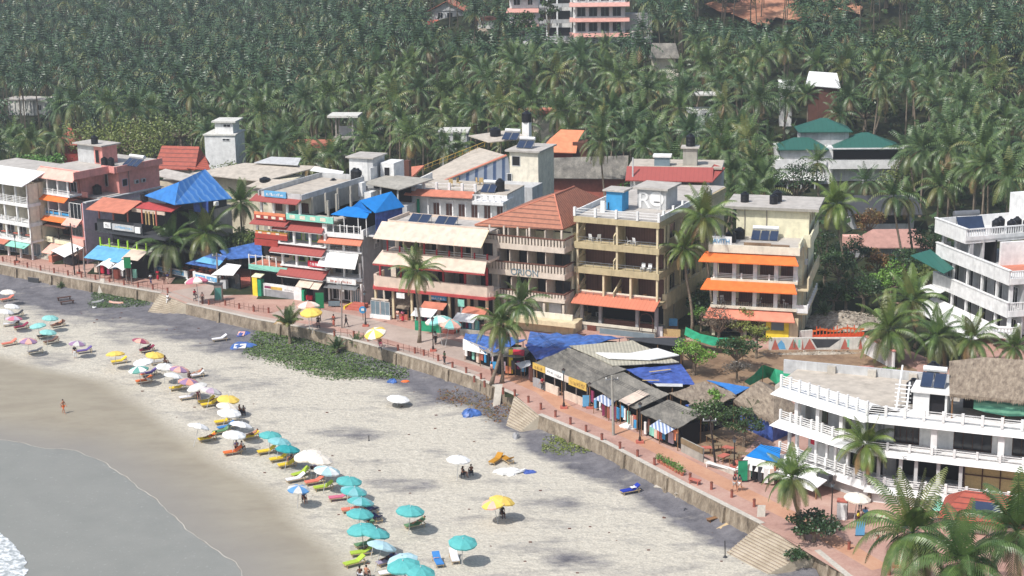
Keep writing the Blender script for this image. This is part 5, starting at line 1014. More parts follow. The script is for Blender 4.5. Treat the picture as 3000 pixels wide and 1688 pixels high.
# B17 red eaved house behind the tan hotel
o = (16.9, 228)
def ex(b):
    b.awn(-.6, 11.6, 1.4, 19.0, -.8, 17.4, 'awnred', .15, cut=.0); b.p('eave_end', 'awnred').slab((11.6, -.8, 17.4), (13.2, 2.4, 18.8), (11.6, 3.0, 19.2), (11.3, 1.4, 19.0), .15)
    b.p('roof_deck', 'roofdeck').box(-.4, 12.8, 1.4, 8, 18.7, 18.95)
    for x in (.2, 3.2, 6.9, 10.9): b.p('column', 'white').box(x-.22, x+.22, .3, .7, 14.2, 17.4)
    b.win(3.6, 6.5, 14.4, 17.0, 2.6, 'whitegrey', 'glassblue', 2); b.p('curtain', 'bamboo').box(8.6, 10.6, 2.3, 2.45, 14.2, 17.2)
    b.p('front_parapet', 'white').box(6, 13, -.2, 0, 13.9, 14.9).box(12.8, 13, 0, 8, 13.9, 14.9); b.p('pillar', 'white').box(7.1, 7.6, -.6, -.2, 13.9, 15.8); b.p('deck', 'roofgrey').box(0, 13, -6, 2.6, 13.5, 13.9)
    b.p('roof_box', 'glassblue').box(3.2, 5.4, 2.2, 3.6, 18.95, 20.2); b.p('roof_box_lid', 'white').box(3.0, 5.6, 2.0, 3.8, 20.2, 20.5); b.p('tank_base', 'concrete').box(7.2, 9.2, 2.8, 4.6, 18.95, 21.4); b.p('tank_base_slab', 'roofgrey').box(6.9, 9.5, 2.5, 4.9, 21.4, 21.6); b.p('pole', 'whitegrey').tube([(.4, -.2, 12), (.4, -.2, 20.5)], .12, 6)
simple('red_eave_house', 'white rooftop house with a deep red eave behind the tan hotel', 'house', o, 10, 2.2, 'whitegrey', [(0, 12.8, 2.6, 8, 2.2, 18.7)], None, (), ex)
tank(o, 10, 8.2, 3.7, 21.6, 'black tank on a square base above the deep red eave', .65, 1.7)
# B18 long grey shed
def ex(b): b.p('shed_roof', 'asbestos').slab((0, 0, 8.4), (17, -.5, 8.2), (17.5, 7, 11), (-.5, 7, 10.6), .12)
simple('long_shed', 'long low shed with weathered grey sheet roof in front of the palms', 'shed', (3.2, 280), 2, 2.2, 'redstep', [(.5, 16.5, 1, 6, 2.2, 8.0)], None, [(2.5, 4, 4, 7, 1)], ex)
def ex(b):
    b.p('roof', 'orangepost').slab((-1.2, -1.2, 10.2), (5.6, -1.4, 10.0), (5.9, 1.6, 11.8), (.6, 1.6, 12.0), .15).slab((.6, 1.6, 12.0), (5.9, 1.6, 11.8), (7, 4, 13.3), (2.6, 4.4, 13.4), .15); b.p('side', 'brown').box(4.9, 7.6, .3, 4, 6, 11.6)
simple('orange_house', 'small house with orange stepped roof among the palms', 'house', (6.6, 298), 4, 2.4, 'brickred', [(.5, 4.9, 0, 4, 2.4, 9.8)], None, (), ex)
# B20 green roof house
def ex(b):
    hip(b, -.3, 12.6, -1, 7, 9.6, 12.1, 'greenroof', .1); hip(b, -6.2, 3.8, 2, 9, 12.4, 14.5, 'greenroof', .1); hip(b, -10.4, -.9, -1, 5, 9.6, 11.4, 'greenroof', .3)
    b.p('gutter', 'white').box(-.4, 12.7, -1.1, -1.0, 9.6, 9.85); b.p('balcony', 'darkroom').box(0, 12, 1.0, 1.2, 7.4, 9.6); b.p('balcony_front', 'white').box(-.6, 12.2, -.8, -.6, 6.3, 7.5); b.p('floor_slab', 'white').box(-.6, 12.2, -.8, 2, 5.9, 6.3); b.p('low_canopy', 'white').slab((-11.5, -3, 4.4), (-1.5, -3, 4.2), (-1.5, 0, 4.7), (-11.5, 0, 4.8), .1)
    for x in (-11, -8.5, -6, -3.5, 5.2): b.p('column', 'whitegrey').box(x-.12, x+.12, -2.6, -2.4, 2.4, 4.5)
    b.p('upper_wall', 'whitegrey').box(-5.6, 3.2, 2.8, 8.4, 9.6, 12.4); b.p('wing_front', 'white').box(-10.6, -1.2, -.4, 0, 5.9, 7.6)
simple('green_roof_house', 'white house with dark green metal hip roofs on the right', 'house', (59.6, 299), 3, 2.4, 'white', [(.2, 11.8, 1.2, 8, 2.4, 9.6), (-10.4, 0, 0, 6, 2.4, 9.8)], None, (), ex)
def ex(b):
    for k in range(5): b.p('fin', 'whitedirty').box(.6+k*1.4, .8+k*1.4, -.25, 0, 5.4, 7.9)
simple('concrete_block', 'weathered cream concrete block among the palms at the far left', 'building', (-122.5, 399), 14, 1.5, 'whitedirty', [(0, 7, 0, 5, 1.5, 8.1), (7, 10, .5, 5, 1.5, 7.9), (2.4, 11, -2.5, 0, .5, 2.2)], [('roof_slab', 'roofgrey', -.4, 10.3, -.4, 5.4, 8.1, 8.4)], [(1, 2, 4.3, 5, 0), (3, 4, 4.3, 5, 0), (4.8, 5.8, 4.3, 5, 0), (8, 9, 3, 4.6, .5), (8, 9, 5.6, 7, .5)], ex)
simple('small_pavilion', 'low pale building half hidden by palms near the far left block', 'building', (-106, 385), 14, 1.6, 'cream', [(0, 3.4, 0, 3, 1.6, 4.0), (6, 10, 1, 4, 1.6, 3.8)], [('roof_slab', 'roofgrey', -.3, 3.7, -.3, 3.3, 4.0, 4.2)], [(.8, 1.8, 2.2, 3.4, 0)])
simple('tower_house', 'pale yellow house with a small roof tower among the palms', 'house', (-56.3, 300), 8, 2, 'white', [(0, 5.8, 0, 6, 2, 13.8), (1.8, 5.2, 1, 5, 13.8, 15.9)], [('roof_slab', 'whitedirty', 1.3, 5.9, .5, 5.5, 15.9, 16.2), ('roof_edge', 'whitedirty', -.2, 6, -.2, 6.2, 13.6, 13.85)], [(3.4, 4.8, 12.6, 13.1, 0), (3.4, 4.8, 15, 15.6, 1)])
def ex(b): hip(b, -1.2, 6.4, -1, 5, 12.2, 15.6, 'tilered', .9); b.p('side_roof', 'tilered').slab((5, -1.2, 12.4), (9.0, -.6, 12.2), (6.5, 3, 14.0), (5, 3, 14.4), .12)
simple('red_tile_house', 'small house with a steep red tiled roof left of centre', 'house', (-58.8, 274), 14, 2, 'whitedirty', [(0, 5, 0, 5, 2, 12), (5.6, 5.9, -.6, -.3, 2, 12.4), (8, 8.3, -.4, 0, 2, 12)], None, (), ex)
def ex(b): hip(b, -1, 3.6, -1, 3, 9, 12.4, 'tilered', .05)
simple('red_gable_house', 'narrow red roof peak behind the pink hotel', 'house', (-88.5, 322), 5, 2, 'brickred', [(0, 3, 0, 2.6, 2, 9)], None, (), ex)
def ex(b):
    b.p('roof', 'roofdeck').slab((0, 0, 12.2), (13.5, -1, 11.6), (20.5, 7, 13), (7, 6, 13.2), .15); b.p('roof', 'whitegrey').slab((9, 5.5, 13.4), (17, 5.5, 13.3), (16, 9, 13.9), (10.5, 9, 13.9), .1); b.p('roof', 'roofdeck').slab((12, -3.5, 11.2), (18.5, -3.8, 10.7), (20.5, 0, 11.8), (13.5, -.8, 12), .12)
    b.p('roof', 'roofgrey').slab((-6.4, -2, 12.1), (.5, -3, 11.4), (1.2, -.4, 12.0), (-4.8, .4, 12.7), .12)
simple('low_roof_row', 'row of low buildings with broad pale grey sheet roofs behind the blue hip roof', 'building', (-53.0, 268), 18, 2, 'creamwall', [(1, 18, 1.5, 6, 2, 11.6), (-5, 0, -2, 0, 2, 11), (12.5, 17.5, -3, -.5, 2, 10.6)], None, [(2, 3.2, 9, 10.5, 1.5), (14, 15.2, 8.2, 9.8, -3)], ex)
tank((-53.0, 268), 18, 14.2, -1.2, 11.3, 'lone black tank on the broad grey sheet roofs', .9, 1.0)
def ex(b):
    for x, y in ((0, 0), (3.2, 0), (0, 3), (3.2, 3)): b.p('column', 'concrete').box(x, x+.3, y, y+.3, 2, 15.2)
    b.p('slab', 'whitedirty').box(-1.3, 4.6, -.8, 4.2, 15.2, 15.6); b.p('slab', 'concrete').box(-.4, 3.9, -.3, 3.6, 11.0, 11.4); b.p('slab', 'concrete').box(-.3, 3.9, -.3, 3.6, 7.2, 7.5)
simple('frame_tower', 'bare concrete frame tower with a flat white cap among the palms', 'building', (-33.2, 310), 6, 2, 'whitegrey', [(.3, 3.2, 2.2, 2.5, 11.4, 13.2)], None, (), ex)
simple('shed_house', 'low brown roofed shed beside the bare frame tower', 'shed', (-40.5, 306), 5, 2, 'cream', [(0, 6, 0, 4, 2, 10.0)], [('roof', 'terracotta', -.4, 7, -.4, 4.4, 10, 11)], [(1, 2.2, 8, 9.4, 0)])
simple('pale_house', 'small pale house with a black tank half hidden by palms above the long roof', 'house', (-12.8, 296), 4, 2.2, 'whitegrey', [(0, 5, 0, 5, 2.2, 14), (.6, 3.2, -1.5, 0, 2.2, 12.4)], [('roof', 'whitedirty', -.3, 5.3, -.3, 5.3, 14, 14.3)], [(1, 2, 12.4, 13.4, 0)])
simple('brown_roof_house', 'long low brown roof with cream wall glimpsed between the palms', 'house', (2.0, 318), 3, 5, 'cream', [(0, 6.5, 0, 4, 5, 14)], [('roof', 'terracotta', -.4, 7, -.4, 4.4, 14, 14.8)])
# hillside
def ex(b):
    m = b.p('gable_roof', 'terracotta'); m.slab((-1, -1, 25.6), (4, -1, 28.2), (4, 8, 28.2), (-1, 8, 25.6), .15); m.slab((4, -1, 28.18), (9, -1, 25.6), (9, 8, 25.6), (4, 8, 28.18), .15); b.p('gable', 'whitegrey').add([(0, -.2, 25.6), (8, -.2, 25.6), (4, -.2, 27.8)], [(0, 1, 2)])
    b.p('red_canopy', 'redstep').slab((-1, -2.2, 22.4), (6.2, -2.2, 22.2), (6.2, 0, 23.2), (-1, 0, 23.4), .12); b.p('side', 'greywall').box(6.8, 8.3, 0, 8, 12, 25.5)
simple('hill_gable_house', 'grey gabled hillside house with red canopy, top centre left', 'house', (-19.8, 430), 8, 14, 'whitegrey', [(0, 7, 0, 8, 14, 25.6)], None, [(1.6, 3, 23.6, 25.2, 0), (4, 5.6, 23.6, 25.2, 0), (1.5, 4.5, 20, 21.8, 0)], ex)
def ex(b):
    for z in (23.6, 27.4, 31): b.p('red_canopy', 'paleorange').slab((-.8, -1.6, z), (7.2, -1.6, z), (7, 0, z+.9), (-.4, 0, z+.9), .12)
    for z in (20.6, 24.6, 28.4):
        b.p('balcony_front', 'whitegrey').box(7.2, 14.8, -.6, -.4, z, z+.9); b.p('dark_room', 'darkroom').box(7.4, 14.6, .6, .7, z+.9, z+2.9)
    for x in (9, 11.5): b.p('column', 'white').box(x-.2, x+.2, -.3, .1, 14, 31)
simple('hill_hotel', 'tall white hillside hotel block with red canopies, top centre', 'hotel', (.4, 400), 3, 12, 'white', [(0, 7, 0, 8, 12, 33), (7, 15, .7, 8, 12, 33)], None, [(1, 2.6, 25.2, 26.8, 0), (4.4, 5.6, 25.2, 26.8, 0), (1, 2.6, 29, 30.6, 0), (4.4, 5.6, 29, 30.6, 0), (1.2, 2.4, 21, 23, 0)], ex)
def ex(b):
    w = b.parts[0][2]
    for z in (22.4, 26.0, 29.6):
        b.floor(.6, 12, z+.1, z+2.9, 1.0, w, 4, 'glass', 'whitegrey', 'white', .3, None, .7); b.awn(-.8, 13.6, .2, z-.0, -1.6, z-.9, 'paleorange', .1); b.p('floor_slab', 'white').box(0, 12.6, 0, 1, z-.1, z+.1)
    b.rail(0, 12.8, 29.7, 31, -.2, 'whitegrey', 8, 3)
    b.p('grey_wing', 'greywall').box(12.6, 19, 1.5, 8, 14, 26.5).box(14, 18.6, -2, 1.5, 14, 22.4); b.p('wing_roof', 'roofgrey').box(13.6, 19, -2.4, 1.2, 22.4, 22.7)
simple('hill_balcony_hotel', 'white hillside hotel with orange eaves and glazed balconies, right of the tall block', 'hotel', (15.6, 398), 3, 12, 'white', [(0, 12.6, 1.2, 8, 12, 33)], None, (), ex)
simple('hill_cottage', 'small pale cottage with brown flat roof between the hillside houses', 'cottage', (-7.6, 415), 4, 14, 'whitedirty', [(0, 4, 0, 4, 14, 24.2)], [('roof', 'brown', -1, 5.2, -.6, 4.4, 24.2, 25)], [(1, 2, 22.2, 23.6, 0)])
def ex(b): hip(b, -1, 6.5, -1, 6, 19.3, 23.2, 'thatch', .2); b.p('opening', 'darkroom').box(2.5, 4.5, -.1, 0, 17.5, 19.2)
simple('thatched_hut', 'conical thatched hut on the slope below the hillside cottage', 'hut', (-9.2, 402), 5, 12, 'cream', [(0, 5.5, 0, 5, 12, 19.2), (-2.6, 3.8, -3, -2, 12, 16.4)], None, (), ex)
simple('hill_shed_roof', 'grey sheet roofed hut on the right of the centre slope', 'hut', (31.5, 360), 2, 12, 'cream', [(0, 5, 0, 4, 12, 20), (2, 5.6, -4, -2, 10, 17.8)], [('roof', 'whitedirty', -.4, 5.6, -1, 4.4, 20, 20.3)], (), lambda b: b.p('roof_slope', 'asbestos').slab((-.6, -1.6, 20.3), (5.8, -1.6, 20.2), (5.2, 3, 23), (0, 3, 23.1), .12))
def ex(b): b.p('white_roof', 'white').slab((-.4, -1.6, 17.6), (6.6, -2, 17.0), (6.2, 3, 19.4), (.6, 3, 19.8), .15); b.p('side', 'brown').box(2.4, 6, -1.2, 2, 8, 17.0)
simple('white_roof_house', 'dazzling white sheet roof among the palms on the right slope', 'house', (60.2, 331), 6, 6, 'brown', [(.4, 5.8, 0, 3, 6, 17)], None, (), ex)
simple('white_roof_shed', 'smaller white roofed shed left of the dazzling white roof', 'shed', (54.9, 333), 6, 6, 'white', [(.3, 2.8, .5, 3, 6, 16.2)], None, (), lambda b: b.p('white_roof', 'white').slab((-.2, -1.2, 16.8), (3.2, -1.4, 16.4), (3.6, 2, 18), (0, 2, 18), .12))
simple('white_long_house', 'low white building glimpsed through palms on the right slope', 'house', (35.5, 326), 4, 6, 'white', [(0, 7, 0, 4, 6, 13.4), (4.5, 7.5, -2, 0, 5, 11)], [('roof', 'whitedirty', -.4, 7.4, -.5, 4.4, 16.2, 16.5)], [(1, 2, 11.4, 12.8, 0), (3.4, 4.4, 11.4, 12.8, 0)])
def ex(b):
    hip(b, -.8, 10.2, -1.2, 5, 3.8, 6.0, 'dustpink', .6); b.p('sheet_wall', 'aqua').box(2.2, 9, -1.8, -1.6, .2, 2.2); b.p('gable', 'pinklight').box(-3.2, -.8, .4, 2, .2, 5.2)
simple('pink_roof_house', 'low house with dusty pink tiled roof behind the garden palms', 'house', (53.8, 243), 2, .2, 'greywall', [(0, 9.2, 0, 4, .2, 3.7), (-3.4, 0, -.5, 2, .2, 3.0)], None, [(4, 4.9, 2.6, 3.2, 0)], ex)
def ex(b): b.p('dark_roof', 'darkgrey').slab((-1, -1.5, 5.0), (11, -1.5, 5.0), (11, 4, 7.2), (-1, 4, 7.2), .15); b.p('arches', 'darkroom').box(.4, 9, -.05, 0, 3.2, 4.9)
simple('pavilion', 'white walled pavilion with dark tilted roof above the pink roofed house', 'pavilion', (55.8, 262), 1, 1, 'whitegrey', [(0, 10, 0, 5, 1, 4.9)], None, (), ex)
# ================================================================= market stalls on the promenade
def sheet(name, mat, pts, parent, th=.06, nx=1, ny=1, amp=0., seed=0):
    """roof sheet through 4 corner points (fl, fr, br, bl); amp = unevenness"""
    r = random.Random(seed); mb = MB(); A = [Vector(p) for p in pts]
    for j in range(ny+1):
        for i in range(nx+1):
            u, v = i/nx, j/ny; p = A[0]*(1-u)*(1-v)+A[1]*u*(1-v)+A[2]*u*v+A[3]*(1-u)*v
            e = amp*r.uniform(-1, 1); mb.v.append((p.x+e*.3, p.y+e*.3, p.z+e))
    n = len(mb.v); mb.v += [(x, y, z-th) for x, y, z in mb.v]; w = nx+1
    for j in range(ny):
        for i in range(nx):
            a = j*w+i; mb.f += [(a, a+1, a+w+1, a+w), (n+a, n+a+w, n+a+w+1, n+a+1)]
    ring = [i for i in range(w)]+[j*w+nx for j in range(1, ny+1)]+[ny*w+i for i in range(nx-1, -1, -1)]+[j*w for j in range(ny-1, 0, -1)]
    for a, c in zip(ring, ring[1:]+ring[:1]): mb.f.append((a, n+a, n+c, c))
    return obj(name, mb, mat, parent)
GOODS = ['darkgrey', 'mauvemat', 'bluesign', 'white', 'brown', 'tealpaint', 'beige', 'redstep', 'bluepaint', 'black', 'lilac', 'orangepost']
def stall(label, roof, mat, zs, name='market_stall', cat='stall', posts=True, goods=0, amp=.06, walls=True, seed=1, base=PZ, extra=(), nx=6, ny=4, wallh=None):
    P = [(*G(p, z), z) for p, z in zip(roof, zs)]; c = (sum(p[0] for p in P)/4, sum(p[1] for p in P)/4)
    root = empty(name, label, cat, (c[0], c[1], base)); r = random.Random(seed)
    L = [(p[0]-c[0], p[1]-c[1], p[2]-base) for p in P]
    sheet('roof', mat, L, root, .07, nx, ny, amp, seed)
    S = lambda u, v, z=None: (Vector(L[0])*(1-u)*(1-v)+Vector(L[1])*u*(1-v)+Vector(L[2])*u*v+Vector(L[3])*(1-u)*v)
    if posts:
        for u in (.03, .5, .97):
            for v in (.04, .96):
                q = S(u, v); obj('post', MB().tube([(q.x, q.y, 0), (q.x, q.y, q.z-.05)], .05, 5), 'wood', root)
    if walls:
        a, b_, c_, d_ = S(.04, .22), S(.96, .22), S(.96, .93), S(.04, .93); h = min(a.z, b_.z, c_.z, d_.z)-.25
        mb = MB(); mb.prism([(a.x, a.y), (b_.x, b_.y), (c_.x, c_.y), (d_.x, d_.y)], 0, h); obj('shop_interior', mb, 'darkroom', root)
    for k in range(goods):
        q = S((k+.5)/goods, .07+.08*r.random()); w = r.uniform(.15, .4); h = r.uniform(.8, 1.5); z0 = r.uniform(.1, .9)
        d = (Vector(L[1])-Vector(L[0])); d.z = 0; d.normalize(); n_ = Vector((-d.y, d.x, 0)); mb = MB()
        pts = [q-d*w-n_*.08, q+d*w-n_*.08, q+d*w+n_*.08, q-d*w+n_*.08]; mb.hexa([(p.x, p.y, z0) for p in pts], [(p.x*.98+q.x*.02, p.y, z0+h) for p in pts]); obj('goods', mb, GOODS[(k+seed) % len(GOODS)], root)
    for nm, mt, pts in extra:
        mb = MB(); W = [(*G(p, z), z) for p, z in pts]; mb.add([(x-c[0], y-c[1], z-base) for x, y, z in W], [tuple(range(len(W)))]); obj(nm, mb, mt, root)
    return root, L, c
E_ = lambda x, y, t='B2': (t, x, y)
stall('market stall with a white banner along its eave and a crumpled blue tarpaulin roof', [E_(372,395), E_(690,520), E_(1000,400), E_(390,335)], 'tarpblue', (4.5, 4.5, 4.9, 4.7), goods=9, amp=.18, seed=3, nx=9, ny=6,
      extra=[('banner', 'white', [(E_(365,385), 4.7), (E_(660,500), 4.6), (E_(660,560), 3.5), (E_(365,495), 3.6)])])
stall('market stall with a white canopy roof and crates behind the leaning palms', [E_(640,560), E_(990,570), E_(1060,480), E_(700,470)], 'asbestos', (4.2, 4.4, 4.9, 4.7), goods=7, amp=.1, seed=8,
      extra=[('banner', 'white', [(E_(620,520), 4.5), (E_(990,545), 4.6), (E_(985,575), 3.9), (E_(720,590), 3.6)]), ('red_panel', 'redpaint', [(E_(830,490), 4.6), (E_(985,500), 4.9), (E_(980,560), 4.7), (E_(830,540), 4.4)])])
stall('large blue tarpaulin shelter behind the first market stalls, running towards the tan hotel', [E_(1000,470), E_(1430,480), E_(1990,372), E_(1040,318)], 'tarpblue', (5.0, 5.2, 5.0, 4.8), 'tarpaulin_shelter', 'shelter', amp=.14, seed=5, nx=14, ny=7)
stall('blue tarpaulin lean-to between the shelter and the grey cafe roof', [E_(1100,600), E_(1330,560), E_(1430,480), E_(990,440)], 'tarpdeep', (4.7, 5.0, 5.2, 5.0), 'tarpaulin_shelter', 'shelter', amp=.15, seed=6, nx=8, ny=5)
root, L, c = stall('market cafe with yellow and white name boards under a long grey sheet roof', [E_(1080,625), E_(1620,835), E_(2010,690), E_(1420,480)], 'asbestos', (4.7, 4.7, 5.6, 5.7), 'market_cafe', 'cafe', amp=.08, seed=7, nx=10, ny=6)
a, b_ = Vector(L[0]), Vector(L[1]); d = b_-a; d.z = 0; Ln = d.length; ang = math.atan2(d.y, d.x)
fr = empty('x', None, None, (0, 0, 0)); fr.name = 'front_frame'; fr.parent = root; bpy.data.objects.remove(fr)
def onfront(name, x0, x1, y0, y1, z0, z1, mat):
    mb = MB(rot=-math.degrees(ang), off=(a.x, a.y), oz=-PZ); mb.box(x0, x1, y0, y1, z0, z1); return obj(name, mb, mat, root)
onfront('name_board', 0, 2.4, -.2, -.12, 4.0, 4.75, 'goldsign'); onfront('name_board', 2.5, 6.0, -.2, -.12, 3.95, 4.75, 'white'); onfront('name_board', 6.0, 6.9, -.2, -.12, 3.95, 4.7, 'orionwall'); onfront('name_board', 6.9, Ln, -.22, -.12, 3.8, 4.7, 'goldsign')
mb = MB(rot=-math.degrees(ang), off=(a.x, a.y), oz=-PZ); scribble(mb, 2.8, 4.0, 4.25, 4.6, -.2, 31); scribble(mb, 4.3, 5.7, 4.15, 4.5, -.2, 33); obj('lettering', mb, 'darkgrey', root)
mb = MB(rot=-math.degrees(ang), off=(a.x, a.y), oz=-PZ); scribble(mb, 7.3, 10.0, 4.0, 4.45, -.22, 35); scribble(mb, .4, 2.0, 4.15, 4.5, -.2, 36); obj('lettering', mb, 'brown', root)
onfront('low_wall', 2.4, 4.8, -.15, .05, PZ, 2.9, 'orionwall'); onfront('low_wall', 6, Ln, -.15, .05, PZ, 2.8, 'beige'); onfront('counter', 0, 2.3, -.2, .1, PZ, 2.9, 'greywall')
for k in range(6): onfront('post', k*Ln/5.02, k*Ln/5.02+.1, -.1, 0, PZ, 4.2, 'polegrey')
stall('broad cream sheet roof with a crumpled white tarpaulin laid over it', [E_(1870,655), E_(2540,620), E_(2070,405), E_(1430,455)], 'corrcream', (5.7, 5.6, 5.5, 5.7), 'covered_shed', 'shed', amp=.05, seed=9, nx=5, ny=5,
      extra=[])
P = [(*G(p, z), z) for p, z in ((E_(1700,520), 5.95), (E_(1950,540), 6.0), (E_(2320,462), 6.1), (E_(2540,540), 6.0), (E_(2250,590), 5.95), (E_(1830,580), 5.9))]
mb = MB(); cx = (sum(p[0] for p in P)/6, sum(p[1] for p in P)/6); mb.add([(x-cx[0], y-cx[1], 0.) for x, y, z in P]+[(x-cx[0], y-cx[1], -.12) for x, y, z in P]+[(0, 0, .16)], [(i, (i+1) % 6, 12) for i in range(6)]+[(i, 6+i, 6+(i+1) % 6, (i+1) % 6) for i in range(6)])
ob = obj('white_tarpaulin', mb, 'white'); ob.location = (cx[0], cx[1], 5.9); tag(ob, 'crumpled white tarpaulin lying on the broad cream sheet roof', 'tarpaulin')
stall('dark flat tar roofed shed behind the cream sheet roof', [E_(2080,405), E_(2576,470), E_(2600,378), E_(2000,372)], 'darkgrey', (5.2, 5.2, 5.2, 5.2), 'flat_shed', 'shed', amp=.02, seed=2)
stall('blue roofed shed with bamboo poles lying on its tarpaulin, right of the cafe roof', [E_(2260,835), E_(2700,850), E_(2560,640), E_(2010,690)], 'tarpdeep', (5.1, 5.0, 5.2, 5.3), 'tarpaulin_shelter', 'shelter', amp=.09, seed=12, nx=9, ny=5,
      extra=[('pole_on_roof', 'bamboo', [(E_(2240,715), 5.5), (E_(2450,690), 5.5), (E_(2460,698), 5.5), (E_(2240,724), 5.5)]), ('pole_on_roof', 'bamboo', [(E_(2170,800), 5.45), (E_(2340,800), 5.45), (E_(2340,808), 5.45), (E_(2170,808), 5.45)]), ('white_cloth', 'whitegrey', [(E_(2280,835), 5.3), (E_(2576,840), 5.3), (E_(2576,870), 5.2), (E_(2320,865), 5.2)])])
stall('clothes stall under the middle grey sheet roof beside the concrete pole', [E_(1620,845), E_(1900,1005), E_(2270,870), E_(1940,700)], 'asbestos', (4.7, 4.6, 5.2, 5.3), goods=8, amp=.07, seed=13)
stall('stall with a cream plywood sheet on its grey roof', [E_(1930,1010), E_(2110,1095), E_(2440,945), E_(2270,870)], 'asbestos', (4.6, 4.5, 5.1, 5.2), goods=8, amp=.05, seed=14, extra=[('plywood_sheet', 'beige', [(E_(1930,1005), 4.8), (E_(2030,1060), 4.75), (E_(2240,945), 5.15), (E_(2140,900), 5.2)])])
stall('rightmost clothes stall with a grey roof and striped cloth awning', [E_(2140,1130), E_(2530,1290), E_(2780,1140), E_(2430,1000)], 'asbestos', (4.5, 4.4, 5.1, 5.2), goods=10, amp=.05, seed=15, extra=[('striped_cloth', 'cloth_check', [(E_(2240,1265), 4.0), (E_(2400,1350), 3.6), (E_(2520,1285), 4.2), (E_(2340,1200), 4.5)])])
def awn4(label, pts, zs, mat, seed):
    P = [(*G(p, z), z) for p, z in zip(pts, zs)]; root = empty('cloth_awning', label, 'awning', (P[0][0], P[0][1], PZ)); L = [(p[0]-P[0][0], p[1]-P[0][1], p[2]-PZ) for p in P]
    sheet('cloth', mat, L, root, .03, 4, 4, .05, seed)
    for q in L[:2]: obj('post', MB().tube([(q[0], q[1], 0), (q[0], q[1], q[2])], .04, 5), 'wood', root)
    for k in range(5):
        u = (k+.5)/5; x = L[3][0]*(1-u)+L[2][0]*u; y = L[3][1]*(1-u)+L[2][1]*u; obj('goods', MB().box(x-.2, x+.2, y-.3, y-.1, .2, 1.7), GOODS[(k*3+seed) % 12], root)
awn4('blue and white checked cloth awning over a clothes stall beside the grey pole', [E_(1680,990), E_(1830,1070), E_(1900,1010), E_(1770,945)], (3.6, 3.5, 4.3, 4.4), 'cloth_check', 1)
awn4('pale blue sheet awning right of the yellow banner', [E_(890,630), E_(950,685), E_(1050,650), E_(1040,600)], (3.6, 3.4, 4.0, 4.1), 'whitegrey', 4)
awn4('white cloth awning under the bright blue sheet beside the curved hotel', [(2156,1372), (2262,1388), (2270,1356), (2184,1338)], (3.1, 3.1, 4.2, 4.3), 'white', 6)
stall('bright blue sheet roofed stall against the left end of the curved hotel', [(2184,1337), (2283,1355), (2287,1312), (2228,1302)], 'tarpbright', (4.3, 4.0, 4.8, 4.9), goods=3, amp=.02, seed=17)
stall('grey thatched hut roof in front of the green netting', [('B4',400,1150), ('B4',600,1180), ('B4',880,1080), ('B4',600,990)], 'thatch', (4.8, 4.6, 5.0, 5.2), 'thatched_hut', 'hut', amp=.1, seed=18)
stall('dark grey palm leaf roof between the market and the big thatched hut', [('B4',200,1040), ('B4',420,1130), ('B4',880,1050), ('B4',560,920)], 'thatch', (4.9, 4.8, 5.1, 5.2), 'thatched_hut', 'hut', amp=.12, seed=19)
stall('dull blue sheet roof left of the big thatched hut', [('B4',760,980), ('B4',880,1050), ('B4',1020,975), ('B4',590,905)], 'tarproof', (5.0, 5.0, 5.2, 5.2), 'tarpaulin_shelter', 'shelter', amp=.03, seed=20)
stall('low blue tarpaulin by the papaya bush in the restaurant garden', [('B4',480,1240), ('B4',640,1220), ('B4',760,1130), ('B4',370,1150)], 'tarpdeep', (4.2, 4.1, 4.6, 4.6), 'tarpaulin_shelter', 'shelter', amp=.08, seed=21)
# big thatched hut
P = {k: (*G(('B4', x, y), z), z) for k, (x, y, z) in dict(a=(860,1100,4.8), b=(1260,1340,4.2), c=(1500,1180,4.8), d=(1300,985,5.4), e=(1110,910,6.6), f=(1260,1020,6.4)).items()}
cx = P['e'][:2]; root = empty('thatched_hut', 'big brown thatched hut touching the left end of the curved hotel', 'hut', (cx[0], cx[1], PZ)); mb = MB(oz=-PZ, off=(-cx[0], -cx[1]))
mb.add([P[k] for k in 'abcdef'], [(0, 1, 5, 4), (1, 2, 5), (2, 3, 5), (3, 4, 5), (3, 0, 4)]); obj('thatch_roof', mb, 'thatch', root)
mb = MB(oz=-PZ, off=(-cx[0], -cx[1])); q = [P[k] for k in 'abcd']; m_ = [sum(p[i] for p in q)/4 for i in range(2)]; mb.prism([(p[0]*.82+m_[0]*.18, p[1]*.82+m_[1]*.18) for p in q], PZ, 4.4); obj('blue_wall', mb, 'tarpdeep', root)
mb = MB(oz=-PZ, off=(-cx[0], -cx[1])); r = random.Random(5)
for s0, s1 in (('a', 'b'), ('b', 'c')):
    for k in range(30): t = k/30; x, y, z = [P[s0][i]*(1-t)+P[s1][i]*t for i in range(3)]; mb.add([(x-.15, y, z), (x+.15, y-.1, z), (x, y-.1, z-r.uniform(.2, .6))], [(0, 1, 2)])
obj('thatch_fringe', mb, 'thatch', root)
